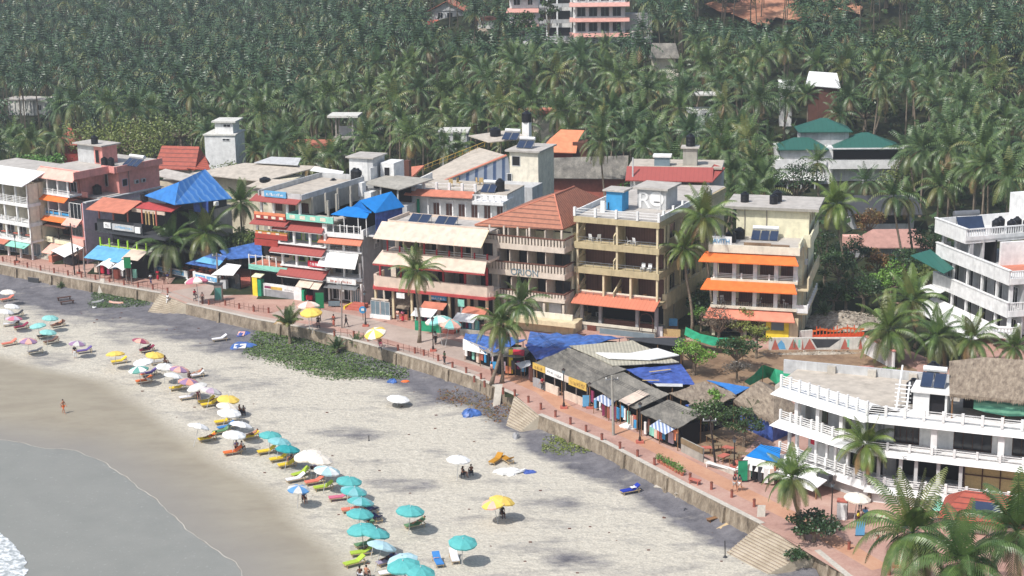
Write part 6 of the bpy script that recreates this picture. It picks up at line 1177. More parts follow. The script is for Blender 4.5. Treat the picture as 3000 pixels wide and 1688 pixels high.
# ---- restaurant garden with tables, low wall
def lowwall(name, label, cat, a, b_, z, h, t, mat, extra=None):
    A, B = G(a, z), G(b_, z); L = math.dist(A, B); an = math.atan2(B[1]-A[1], B[0]-A[0]); root = empty(name, label, cat, (A[0], A[1], z), an)
    obj('panel', MB().box(0, L, 0, t, -.2, h), mat, root)
    if extra: extra(root, L)
    return root
lowwall('garden_wall', 'weathered grey wall beside the promenade, right of the last clothes stall', 'wall', ('C4',1700,190), ('C4',1920,300), PZ, 1.5, .15, 'concrete', lambda r, L: obj('plank_strip', MB().box(0, L, -.04, -.001, .9, 1.5), 'planks', r))
def ex(r, L):
    m = MB()
    for k in range(int(L/.8)): m.box(k*.8, k*.8+.08, -.06, 0, 0, 1.0)
lowwall('garden_fence', 'pale railing fence in front of the shady restaurant garden', 'fence', ('C4',1930,310), ('C4',2230,430), PZ, .5, .1, 'stonepale', ex)
for k, (x, y) in enumerate(((1950,150),(2050,120),(2130,230),(2230,240),(2290,300),(2010,40),(2180,150),(2330,210))):
    X, Y = G(('C4', x, y), PZ+.7); t = empty('garden_table', 'wooden table in the shady garden restaurant behind the pale railing', 'table', (X, Y, PZ), k*.4, 'garden restaurant tables')
    obj('tabletop', MB().box(-.6, .6, -.4, .4, .7, .75), 'planks' if k % 2 else 'redstep', t)
    for sx in (-.5, .5):
        for sy in (-.3, .3): obj('leg', MB().box(sx-.03, sx+.03, sy-.03, sy+.03, 0, .7), 'wood', t)
# ---- vacant lot
def flat(name, mat, pts, z=PZ+.006, kind='structure'):
    mb = MB(); mb.add([(*G(p, z), z) for p in pts], [tuple(range(len(pts)-1, -1, -1))]); return tag(obj(name, mb, mat), kind=kind)
flat('vacant_lot', 'earth', [('B4',1050,1000), ('B4',900,700), ('B4',1150,590), ('B4',2250,590), ('B4',2700,800), ('B4',2750,1050)], PZ+.008)
flat('garden_soil', 'earth', [('B4',330,500), ('B4',1080,590), ('B4',1100,900), ('B4',1230,1340), ('C4',2350,180), ('C4',2250,330), ('C4',1900,200), ('C4',1720,130), ('B4',330,1100), ('B4',300,800)], PZ+.005)
flat('concrete_slab', 'pinkslab', [('B4',1620,960), ('B4',1690,770), ('B4',2260,760), ('B4',2400,960)], PZ+.016)
mb = MB(); mb.add([(*G(p, PZ), PZ-.03+.06) for p in [('B4',300,480), ('B4',1150,480), ('B4',2300,480), ('C2',2000,500), ('C1',2000,1300), ('C1',400,1000), ('B3',300,1000)]], [(6, 5, 4, 3, 2, 1, 0)]); tag(obj('garden_ground', mb, 'scree'), kind='structure')
root = lowwall('mural_wall', 'low wall painted with faded red, white and grey shapes beside the vacant lot', 'wall', ('B4',1210,605), ('B4',2200,598), PZ, 1.55, .25, 'whitedirty')
L = math.dist(G(('B4',1210,605), PZ), G(('B4',2200,598), PZ)); mb = MB(); m2 = MB(); m3 = MB(); m4 = MB()
for x, w in ((.3, 1.0), (2.4, 1.3), (4.0, .3), (4.3, 1.5), (8.8, 1.1), (11.0, .5)): mb.add([(x, -.012, .05), (x+w, -.012, .05), (x+w*.45, -.012, 1.45)], [(0, 1, 2)])
m2.add([(5.2, -.01, 1.4), (8.8, -.01, 1.35), (7.4, -.01, .3), (5.9, -.01, .25)], [(3, 2, 1, 0)]); m3.add([(.9, -.01, .1), (2.1, -.01, .1), (1.9, -.01, .8), (1.5, -.01, 1.3), (1.1, -.01, .8)], [(0, 1, 2, 3, 4)])
for x in (3.0, 3.6, 9.6): m4.box(x, x+.25, -.012, -.002, .3, 1.3)
for m_, mt in ((mb, 'redstep'), (m2, 'darkgrey'), (m3, 'bluesign'), (m4, 'tealpaint')): obj('painted_shape', m_, mt, root)
lowwall('white_wall', 'white boundary wall with pink coping at the right end of the vacant lot', 'wall', ('B4',2170,640), ('B4',2460,800), PZ, 2.2, .2, 'white', lambda r, L: obj('coping', MB().box(-.05, L+.05, -.1, .3, 2.2, 2.32), 'pink', r))
def ex(r, L):
    m = MB(); rr = random.Random(1)
    for k in range(int(L/.45)): x = k*.45; m.box(x, x+.09, -.04, .04, 0, rr.uniform(.6, 1.6))
    obj('pickets', m, 'fencefab', r); m = MB(); n = 14
    for k in range(n): a, c = L*k/n, L*(k+1)/n; m.box(a, c, -.02, .02, .75+.15*math.sin(k*.9), 1.0+.15*math.sin(k*.9))
    obj('top_strip', m, 'orange', r)
lowwall('orange_fence', 'torn bright orange fence on the rubble bank behind the mural wall', 'fence', ('B4',1650,480), ('B4',2170,450), PZ+.35, .35, .05, 'fencefab', ex)
lowwall('rubble_wall', 'short whitewashed wall stub at the left end of the orange fence', 'wall', ('B4',1520,490), ('B4',1650,480), PZ+.2, 1.0, .3, 'whitedirty')
lowwall('yellow_fence', 'small yellow picket fence beside the tan hotel terrace', 'fence', ('B4',150,465), ('B4',320,475), PZ, 1.0, .06, 'bamboo')
lowwall('white_sign_board', 'white board leaning beside the yellow picket fence', 'sign', ('B4',85,465), ('B4',140,468), PZ, 1.3, .05, 'white')
lowwall('blue_sign_board', 'small pale blue sign board in the gap right of the tan hotel', 'sign', ('B4',205,345), ('B4',290,348), PZ+.6, .8, .05, 'bluesign')
r = random.Random(9)
def heap(name, label, cen, rx, ry, h, mat, n=90, s=.3):
    X, Y = G(cen, PZ); mb = MB()
    for k in range(n):
        a = r.uniform(0, 6.28); q = math.sqrt(r.random()); x, y = rx*q*math.cos(a), ry*q*math.sin(a); z = h*(1-q)+r.uniform(0, .15); w = s*r.uniform(.4, 1)
        v = [(x+r.uniform(-w, w), y+r.uniform(-w, w), z+r.uniform(-w, w)*.6) for _ in range(4)]; mb.add(v, [(0, 1, 2), (0, 2, 3), (0, 3, 1), (1, 3, 2)])
    m = 14; ring = [(rx*math.cos(6.28*k/m), ry*math.sin(6.28*k/m), -.1) for k in range(m)]; mb.add(ring+[(0, 0, h*.9)], [(k, (k+1) % m, m) for k in range(m)])
    o = obj(name, mb, mat); o.location = (X, Y, PZ); tag(o, kind='stuff'); o['label'] = label
heap('rubble', 'pale rubble bank behind the orange fence', ('B4',1950,330), 6, 5, 1.6, 'rubble', 420)
heap('rubble', 'rubble strewn along the foot of the mural wall', ('B4',1700,640), 7, .8, .35, 'rubble', 120, .2)
heap('rubble', 'loose stones at the foot of the sea wall', ('C4',1650,640), .1, .1, .1, 'rubble', 2)
def net(label, rows):
    mb = MB(); nr = len(rows); nc = len(rows[0])
    for row in rows:
        for p, z in row: mb.v.append((*G(p, z), z))
    c = mb.v[0]; mb.v = [(x-c[0], y-c[1], z-PZ) for x, y, z in mb.v]
    for j in range(nr-1):
        for i in range(nc-1): a = j*nc+i; mb.f.append((a, a+1, a+nc+1, a+nc))
    root = empty('shade_net', label, 'net', (c[0], c[1], PZ)); obj('netting', mb, 'netgreen', root)
    for i in (0, nc//2, nc-1): x, y, z = mb.v[i]; obj('post', MB().tube([(x, y, 0), (x, y, z)], .05, 5), 'wood', root)
net('green shade netting sagging over the shrubs left of the orange awning hotel', [[(('B4',375,370), 4.2), (('B4',520,440), 3.8), (('B4',700,480), 3.6), (('B4',860,480), 3.9), (('B4',950,570), 3.6)], [(('B4',360,450), 3.4), (('B4',480,510), 3.2), (('B4',640,560), 3.0), (('B4',800,560), 3.2), (('B4',890,600), 2.8)]])
net('green shade netting draped behind the thatched hut at the edge of the vacant lot', [[(('B4',960,920), 4.0), (('B4',1060,850), 4.2), (('B4',1150,750), 4.6), (('B4',1270,790), 4.0), (('B4',1440,840), 3.6)], [(('B4',1020,960), 3.0), (('B4',1130,900), 2.8), (('B4',1200,880), 2.6), (('B4',1300,960), 2.4), (('B4',1440,900), 2.6)]])
# red tiled pavilion bottom right
o = G(('C3',1690,960), PZ); b = Bld('tiled_pavilion', 'red tiled pavilion with solar panels under the palms at bottom right', 'pavilion', (o[0]+1.5, o[1]+.5), 22); hip(b, -1, 9, -2.2, 3.5, 3.4, 5.2, 'tilered', .6); b.p('wall', 'cream').box(0, 8, -1, 3, PZ, 3.4)
b.p('solar_panel', 'solar').slab((1.8, -1.6, 4.0), (4.2, -1.6, 4.0), (4.2, -.5, 4.75), (1.8, -.5, 4.75), .08); b.p('solar_panel', 'solar').slab((5, -.8, 4.7), (6.8, -.8, 4.7), (6.8, .1, 5.3), (5, .1, 5.3), .08); b.done()
# ================================================================= small things on the promenade
BOL = [('A2',25,575),('A2',147,610),('A2',273,635),('A2',405,665),('A2',541,690),('A2',681,715),('A2',817,737),('A2',957,760),('A2',1100,782),('A2',1245,812),('A2',1387,835),('A2',1535,858),('A2',1685,892),
       ('A2',2035,1000),('A2',2100,1012),('A2',2265,1018),('A2',2405,1050),('A2',2553,1080),('A4',145,905),('A4',297,922),('A4',960,1155),('A4',1155,1162),('A4',1300,1207),('A4',1600,1302),('A4',1770,1330),('A4',1860,1352),('A4',2005,1407),
       ('B2',260,688),('B2',398,742),('B2',480,830),('B2',547,803),('B2',583,880),('B2',770,950),('B2',887,970),('B2',1025,1035),('B2',1150,1107),('B2',1297,1182),('B2',1448,1255),('B2',1605,1333),('B2',1765,1418),
       ('C4',905,85),('C4',1088,172),('C4',1265,252),('C4',1435,335),('C4',1795,488),('C4',2010,580),('C4',2215,660),('C4',2440,755),('C3',820,1185),('C3',1110,1100),('C3',1225,1443)]
br = empty('bollard', '', 'bollard', (0, 0, PZ), 0, 'brick red bollards along the sea wall edge')
obj('shaft', MB().lathe(0, 0, [(.15, 0), (.14, .05), (.13, .62), (.16, .66), (.16, .72)], 10), 'bollard', br); obj('cap', MB().lathe(0, 0, [(.16, .721), (.12, .78), (.02, .8)], 10), 'brown', br)
ordn = ['first','second','third','fourth','fifth','sixth','seventh','eighth','ninth','tenth','eleventh','twelfth','thirteenth','fourteenth','fifteenth','sixteenth','seventeenth','eighteenth','nineteenth','twentieth','twenty-first','twenty-second','twenty-third','twenty-fourth','twenty-fifth','twenty-sixth','twenty-seventh','twenty-eighth']
for i, p in enumerate(BOL):
    x, y = G(p, PZ); y += .25
    if i < 13: lab = ordn[i]+' bollard from the left edge, before the narrow beach stairs'
    elif i < 35: lab = ordn[i-13]+' bollard right of the narrow beach stairs, counting towards the middle stairs'
    else: lab = ordn[i-35]+' bollard right of the middle beach stairs, counting towards the bottom right'
    if i == 0: br.location = (x, y, PZ); br['label'] = lab
    else: copytree(br, (x, y, PZ), 0, lab)
# thin rail between the left bollards
for (i0, i1, lab) in ((0, 12, 'thin low pipe rail with uprights along the far left promenade edge'), (14, 19, 'thin low pipe rail with uprights beside the pink umbrella'), (20, 26, 'thin low pipe rail with uprights in front of the cream awning hotel')):
    P = [G(BOL[i], PZ) for i in range(i0, i1+1)]; root = empty('edge_rail', lab, 'railing', (P[0][0], P[0][1]+.25, PZ)); mb = MB(); up_ = MB(); x0, y0 = P[0]
    for a, c in zip(P, P[1:]):
        mb.tube([(a[0]-x0, a[1]-y0, .5), (c[0]-x0, c[1]-y0, .5)], .025, 4)
        for k in (1, 2): t = k/3; x, y = a[0]+(c[0]-a[0])*t-x0, a[1]+(c[1]-a[1])*t-y0; up_.tube([(x, y, 0), (x, y, 1.0)], .025, 4)
    obj('rail', mb, 'brown', root); obj('uprights', up_, 'brown', root)
def lamp(p, top, label):
    x, y = G(p, PZ); h = top; root = empty('street_lamp', label, 'street lamp', (x, y, PZ), 0, 'dark street lamps along the promenade')
    obj('plinth', MB().box(-.4, .4, -.35, .35, 0, .22), 'redstep', root); obj('pole', MB().lathe(0, 0, [(.16, .22), (.12, .6), (.07, .7), (.055, h), (.09, h+.05)], 8), 'poledark', root)
    obj('lantern', MB().lathe(0, 0, [(.12, h+.05), (.2, h+.35), (.2, h+.4)], 6), 'glassblue', root); obj('lantern_cap', MB().lathe(0, 0, [(.26, h+.401), (.1, h+.56), (.02, h+.66)], 6), 'poledark', root)
for p, h, l in ((('B2',1380,1085), 4.0, 'dark street lamp in front of the cafe with yellow name board'), (('B2',2145,1432), 3.8, 'dark street lamp in front of the rightmost clothes stall'), (('A4',1955,1300), 3.8, 'dark street lamp beside the multicoloured umbrella on the promenade'), (('A4',1275,1050), 4.2, 'dark street lamp with a round blue sign near the white guesthouse steps'),
                (('C3',635,950), 3.8, 'dark street lamp behind the leafy bush at the wide steps'), (('C3',1290,1345), 3.8, 'dark street lamp under the big palm at bottom right'), (('C4',2235,350), 2.6, 'slim red lamp post with a pale lantern by the garden restaurant'), (('A2',170,580), 3.8, 'dark street lamp in front of the far left white hotel'), (('A2',800,690), 3.4, 'dark lamp post beside the leaning grey pole in front of the pink hotel'), (('B2',1640,1085), 2.4, 'short lamp post at the right corner of the yellow name board')):
    lamp(p, h, l)
x, y = G(('A4',1250,985), PZ); root = empty('round_sign', 'round blue sign on the lamp post near the white guesthouse steps', 'sign', (x, y-.15, PZ)); obj('disc', MB().tube([(0, 0, 1.4), (0, .06, 1.4)], .5, 16), 'bluepaint', root); obj('emblem', MB().box(-.2, .2, -.03, -.001, 1.25, 1.6), 'white', root); obj('post', MB().tube([(0, .1, 0), (0, .1, 1.4)], .04, 5), 'poledark', root)
def pole(base, top, label, mat='polegrey', r0=.16, arms=True):
    x, y = G(base, PZ); lo, hi = 2, 20
    for _ in range(40):
        m_ = (lo+hi)/2
        if proj(x, y, m_)[1] > Q(*top)[1]: lo = m_
        else: hi = m_
    h = lo-PZ; root = empty('utility_pole', label, 'utility pole', (x, y, PZ), 0, 'utility poles along the promenade'); tx = (Q(*top)[0]-proj(x, y, lo)[0])*(y/F)*.97
    obj('shaft', MB().tube([(0, 0, 0), (tx, 0, h)], [r0, r0*.7], 8), mat, root)
    if arms: obj('crossarm', MB().box(tx-.7, tx+.7, -.06, .06, h-.5, h-.4), 'metalgrey', root); ins = MB(); [ins.lathe(tx+k, 0, [(.05, h-.4), (.05, h-.22), (.02, h-.2)], 6) for k in (-.6, 0, .6)]; obj('insulators', ins, 'white', root)
    return (x+tx, y, h+PZ-.35)
P1 = pole(('A2',752,705), ('A2',705,185), 'leaning dark wooden pole in front of the pink hotel', 'poledark', .13)
P1b = pole(('A2',848,655), ('A2',842,420), 'short grey pole at the corner of the pink hotel', arms=False)
P2 = pole(('A2',2195,830), ('A2',2180,485), 'grey pole by the blue canopied restaurant, green painted at its foot')
P3 = pole(('B2',1880,1357), ('B2',1862,755), 'tall pale concrete pole beside the clothes stalls', 'concrete')
P4 = pole(('C4',2045,300), ('B4',610,1270), 'tall pole in the shady garden restaurant', 'poledark', .12)
P5 = pole(('A2',2475,560), ('A2',2440,60), 'thin pole in front of the stepped hotel', 'polegrey', .08, False)
P6 = pole(('A4',1035,1070), ('A4',1035,600), 'grey pole in front of the white guesthouse entrance', 'polegrey', .1)
def wires(label, a, c, n=3):
    root = empty('overhead_wires', label, 'wires', a)
    for k in range(n):
        o_ = (k-(n-1)/2)*.5; pts = [((c[0]-a[0])*t, (c[1]-a[1])*t+o_*.3, (c[2]-a[2])*t+o_*.25-1.2*4*t*(1-t)*(math.dist(a, c)/60)) for t in [i/12 for i in range(13)]]
        obj('wire', MB().tube(pts, .02, 4, False), 'black', root)
wires('sagging black wires from the leaning pole to the blue canopied restaurant', P1, P2); wires('black wires from the blue canopied restaurant to the white guesthouse', P2, P6, 2)
wires('black wires from the concrete pole over the grey market roofs', P3, (3, 186, 6.8)); wires('black wires from the concrete pole to the garden restaurant', P3, P4); wires('black wires from the garden restaurant towards the curved hotel', P4, (29.5, 141, 5.8))
x, y = G(('A2',2205,968), PZ); root = empty('painted_kiosk', 'narrow green painted pillar box at the promenade edge beside the pink umbrella', 'kiosk', (x, y, PZ)); obj('body', MB().box(-.55, .55, -.45, .45, 0, 2.4), 'polegrey', root); obj('painted_panel', MB().box(-.45, .45, -.47, -.451, .3, 2.0), 'mintsign', root); obj('cap', MB().box(-.62, .62, -.52, .52, 2.4, 2.55), 'darkgrey', root)
def board(p, w, z0, z1, mat, label, cat='sign', post=True):
    x, y = G(p, PZ); root = empty('notice_board', label, cat, (x, y, PZ)); obj('panel', MB().box(-w/2, w/2, -.05, .05, z0, z1), mat, root); obj('frame', MB().box(-w/2-.05, w/2+.05, -.04, .04, z0-.06, z0-.001).box(-w/2-.05, w/2+.05, -.04, .04, z1+.001, z1+.06), 'poledark', root)
    if post: obj('post', MB().tube([(0, .08, 0), (0, .08, z1)], .06, 6), 'poledark', root)
board(('A2',1297,805), 1.0, 2.5, 4.1, 'greensign', 'green notice board on a post near the far left sea wall'); board(('A4',822,1005), 1.1, 1.9, 4.0, 'greensign', 'green notice board on a post beside the yellow vendor umbrellas')
board(('A4',1810,1150), .9, 2.6, 3.8, 'white', 'white painted notice on the palm trunk before the cream awning hotel', post=False)
board(('B2',850,752), .5, .2, 3.2, 'yellow', 'tall yellow banner beside the leaning palms', 'banner'); board(('B2',1610,1085), .9, .2, 1.5, 'bluesign', 'blue and green board at the end of the yellow name board cafe')
board(('C3',925,1040), .8, .1, 1.4, 'bluesign', 'white framed menu board by the wide steps promenade'); board(('A4',960,860), 1.6, .2, .9, 'glassblue', 'pale blue display stand before the white guesthouse'); board(('C4',2320,500), .9, .2, 2.2, 'netgreen', 'green and white shop banner under the white cloth awning')
board(('A2',2570,880), .4, .2, 2.6, 'yellow', 'slim yellow sign left of the turquoise deck restaurant')
root = empty('drinks_fridge', 'white fridge cabinet on the promenade by the cream umbrella', 'fridge', (*G(('C3',745,862), PZ), PZ), -.3); obj('cabinet', MB().box(-.45, .45, -.4, .4, 0, 1.7), 'white', root); obj('top', MB().box(-.5, .5, -.45, .45, 1.7, 1.8), 'redstep', root); obj('side_vent', MB().box(.451, .47, -.3, .3, .3, 1.4), 'darkgrey', root)
root = empty('planter_row', 'row of leafy green potted plants along the promenade edge', 'plants', (*G(('C4',1600,360), PZ), PZ), -1.0); A = G(('C4',1480,300), PZ); B = G(('C4',1710,430), PZ); O = root.location
root.rotation_euler = (0, 0, 0); r = random.Random(3); lf = MB()
for k in range(9):
    t = k/8; x, y = A[0]+(B[0]-A[0])*t-O[0], A[1]+(B[1]-A[1])*t-O[1]; obj('pot', MB().lathe(x, y, [(.16, 0), (.24, .35)], 8), 'terracotta', root)
    for _ in range(90): a = r.uniform(0, 6.28); q = r.random()*.42; z = .35+r.random()*.6; s = .12; c0 = (x+q*math.cos(a), y+q*math.sin(a), z); lf.add([(c0[0]+r.uniform(-s, s), c0[1]+r.uniform(-s, s), c0[2]+r.uniform(-s, s)) for _ in range(3)], [(0, 1, 2)])
obj('foliage', lf, 'leafbright', root)
def bench(p, rz, label, z=0., mat='darkwood', L=1.8):
    x, y = G(p, z+.3); t = empty('bench', label, 'bench', (x, y, z), rz); obj('seat', MB().box(-L/2, L/2, -.25, .25, .4, .47), mat, t); obj('stretcher', MB().box(-L/2+.1, L/2-.1, -.03, .03, .15, .2), mat, t)
    for sx in (-L/2+.15, L/2-.15):
        for sy in (-.2, .2): obj('leg', MB().box(sx-.04, sx+.04, sy-.04, sy+.04, 0, .4), mat, t)
bench(('A2',645,940), .5, 'upper dark wooden bench on the grey sand near the far sea wall', 0, 'darkwood', 2.0); bench(('A2',675,980), .5, 'lower dark wooden bench on the grey sand near the far sea wall', 0, 'darkwood', 2.0)
bench(('C4',2070,860), .55, 'weathered bench frame at the foot of the sea wall near the wide steps', 0, 'wood', 2.4); bench(('C4',1500,560), -.5, 'broken concrete bench at the foot of the sea wall behind the blue lounger', 0, 'stonepale', 1.4); bench(('C4',2110,350), -.75, 'long white bench on the promenade beside the garden restaurant', PZ, 'white', 3.6); bench(('C4',1840,485), -.7, 'brick red bench beside the potted plants', PZ, 'redstep', 1.2)
def board3(name, label, cat, p, z, pts, th, mat, rz=0):
    x, y = G(p, z); root = empty(name, label, cat, (x, y, z), rz); obj('panel', MB().slab(*pts, th), mat, root); obj('edge', MB().slab(*[(a*1.03, b_*1.03, c_-.02) for a, b_, c_ in pts], th*.5), 'stonepale', root); return root
board3('leaning_slab', 'white slab leaning on the far sea wall beside the grass patch', 'slab', ('A2',1035,900), 0, [(-.45, -1.5, .1), (.35, -1.5, .1), (.55, -.5, 2.5), (-.1, -.5, 2.5)], .12, 'whitegrey')
board3('leaning_slab', 'white slab leaning on the sea wall below the leaning palms', 'slab', ('B2',700,1045), 0, [(-.4, -1.4, .1), (.4, -1.4, .1), (.75, -.3, 2.5), (-.05, -.3, 2.5)], .12, 'whitegrey')
board3('leaning_slab', 'white slab leaning on the sea wall at the wide steps', 'slab', ('C4',2500,1000), 0, [(-.7, -1.6, .1), (.1, -1.6, .1), (.3, -.6, 2.9), (-.4, -.6, 2.9)], .14, 'whitegrey')
board3('plank_board', 'tan plywood board propped on the sand near the wide steps', 'board', ('C4',2200,950), 0, [(-1.4, -.6, .15), (-1.0, -1.0, .1), (1.3, .5, .75), (.9, .9, .8)], .08, 'palewood')
root = empty('beach_marker', 'thin dark pole standing in the sand left of the wide steps', 'pole', (*G(('C4',2145,1255), 0), 0)); obj('pole', MB().tube([(0, 0, 0), (-.05, 0, 1.6)], .05, 6), 'black', root); obj('base', MB().lathe(0, 0, [(.22, 0), (.12, .15)], 8), 'darkgrey', root)
root = empty('beach_marker', 'short dark stick standing alone in the middle of the sand', 'pole', (*G(('D3',2105,1055), 0), 0)); obj('pole', MB().tube([(0, 0, 0), (0, 0, .6)], .05, 6), 'black', root); obj('base', MB().lathe(0, 0, [(.12, 0), (.06, .1)], 8), 'darkgrey', root)
root = empty('orange_obelisk', 'narrow orange painted panel standing against the far left sea wall', 'marker', (*G(('A2',258,765), 0), 0)); obj('body', MB().hexa([(-.35, -.3, 0), (.35, -.3, 0), (.35, .1, 0), (-.35, .1, 0)], [(-.15, -.05, 1.9), (.15, -.05, 1.9), (.15, .1, 1.9), (-.15, .1, 1.9)]), 'orangepost', root); obj('base', MB().box(-.45, .45, -.4, .2, 0, .12), 'stonepale', root)
root = empty('wall_plaque', 'dark rectangular plaque on the far left sea wall', 'plaque', (*G(('A2',340,760), .7), 0), -.5); obj('panel', MB().box(-1.1, 1.1, -.12, -.02, .4, 1.1), 'darkgrey', root); obj('frame', MB().box(-1.15, 1.15, -.1, -.01, 1.101, 1.16), 'polegrey', root)
# ================================================================= beach umbrellas and loungers
def canopy(R=1.12, hh=.34, n=8, sag=.05):
    mb = MB(); fm = []
    rings = [(0, hh), (.35*R, hh*.9), (.72*R, hh*.55), (R, 0), (R*.99, -.12)]
    mb.v.append((0, 0, hh))
    for q, z in rings[1:]:
        for k in range(n*2):
            a = 2*math.pi*k/(n*2); e = 1 if k % 2 == 0 else .965; mb.v.append((q*e*math.cos(a), q*e*math.sin(a), z-(sag if k % 2 else 0)*(q/R)))
    m_ = n*2
    for k in range(m_): mb.f.append((0, 1+k, 1+(k+1) % m_)); fm.append((k//2) % 2)
    for j in range(3):
        for k in range(m_): mb.f.append((1+j*m_+k, 1+(j+1)*m_+k, 1+(j+1)*m_+(k+1) % m_, 1+j*m_+(k+1) % m_)); fm.append((k//2) % 2)
    return mesh('canopy', mb, ['umbwhite', 'umbwhite'], fm)
UC = canopy(); UF = canopy(1.2, .22)
for n_, c_ in [('u_white', (250,250,248)), ('u_cream', (250,240,224)), ('u_aqua', (150,214,208)), ('u_teal', (96,186,184)), ('u_tealdark', (54,164,168)), ('u_tealpale', (140,202,206)), ('u_pale', (186,220,228)), ('u_yellow', (248,212,104)), ('u_pink', (226,128,150)), ('u_maroon', (170,84,108)), ('u_purple', (166,134,170)), ('u_lilac', (210,186,204)), ('u_salmon', (244,190,172)), ('u_green', (110,172,160)), ('u_blue', (104,160,214)), ('u_grey', (220,218,212)), ('u_orange', (244,172,150)),
               ('l_yellow', (244,210,60)), ('l_lime', (180,206,74)), ('l_green', (104,146,104)), ('l_pink', (216,118,144)), ('l_maroon', (150,50,80)), ('l_brown', (120,90,80)), ('l_grey', (176,172,168)), ('l_purple', (110,90,160)), ('l_blue', (70,140,210)), ('l_white', (240,240,244)), ('l_orange', (240,120,60)), ('l_navy', (60,64,110)), ('l_salmon', (230,130,110)), ('l_deepblue', (36,60,170)), ('l_mustard', (196,140,40)), ('l_dark', (60,60,66)), ('l_lilac', (170,160,184))]:
    plain(n_, c_, rough=.7, var=.08, scale=3)
um = empty('beach_umbrella', '', 'umbrella', (0, 0, 0), 0, 'beach umbrellas on the sand')
obj('pole', MB().tube([(0, 0, 0), (0, 0, 2.25)], .028, 6), 'whitegrey', um); ca = link(bpy.data.objects.new('canopy', UC), um); ca.location = (0, 0, 2.0); obj('finial', MB().lathe(0, 0, [(.04, 2.33), (.05, 2.38), (.01, 2.45)], 6), 'whitegrey', um)
um_used = False
def umbrella(p, ca_, cb_, tilt, az, label, z=0., s=1., h=2.05):
    global um_used
    x, y = G(p, z+h); t = R_(tilt); a = R_(az); x -= math.sin(t)*math.cos(a)*2.1; y -= math.sin(t)*math.sin(a)*2.1
    mats = {'canopy': [ca_, cb_]}
    c = copytree(um, (x, y, z), 0, label, mats=mats)
    ax = Vector((-math.sin(a), math.cos(a), 0)); q = Matrix.Rotation(t, 4, ax)@Matrix.Rotation((x*7+y*3) % .785, 4, 'Z'); c.rotation_euler = q.to_euler(); c.scale = (s, s, s*h/2.05)
    if z > 1: c['group'] = 'vendor umbrellas on the promenade'
    return c
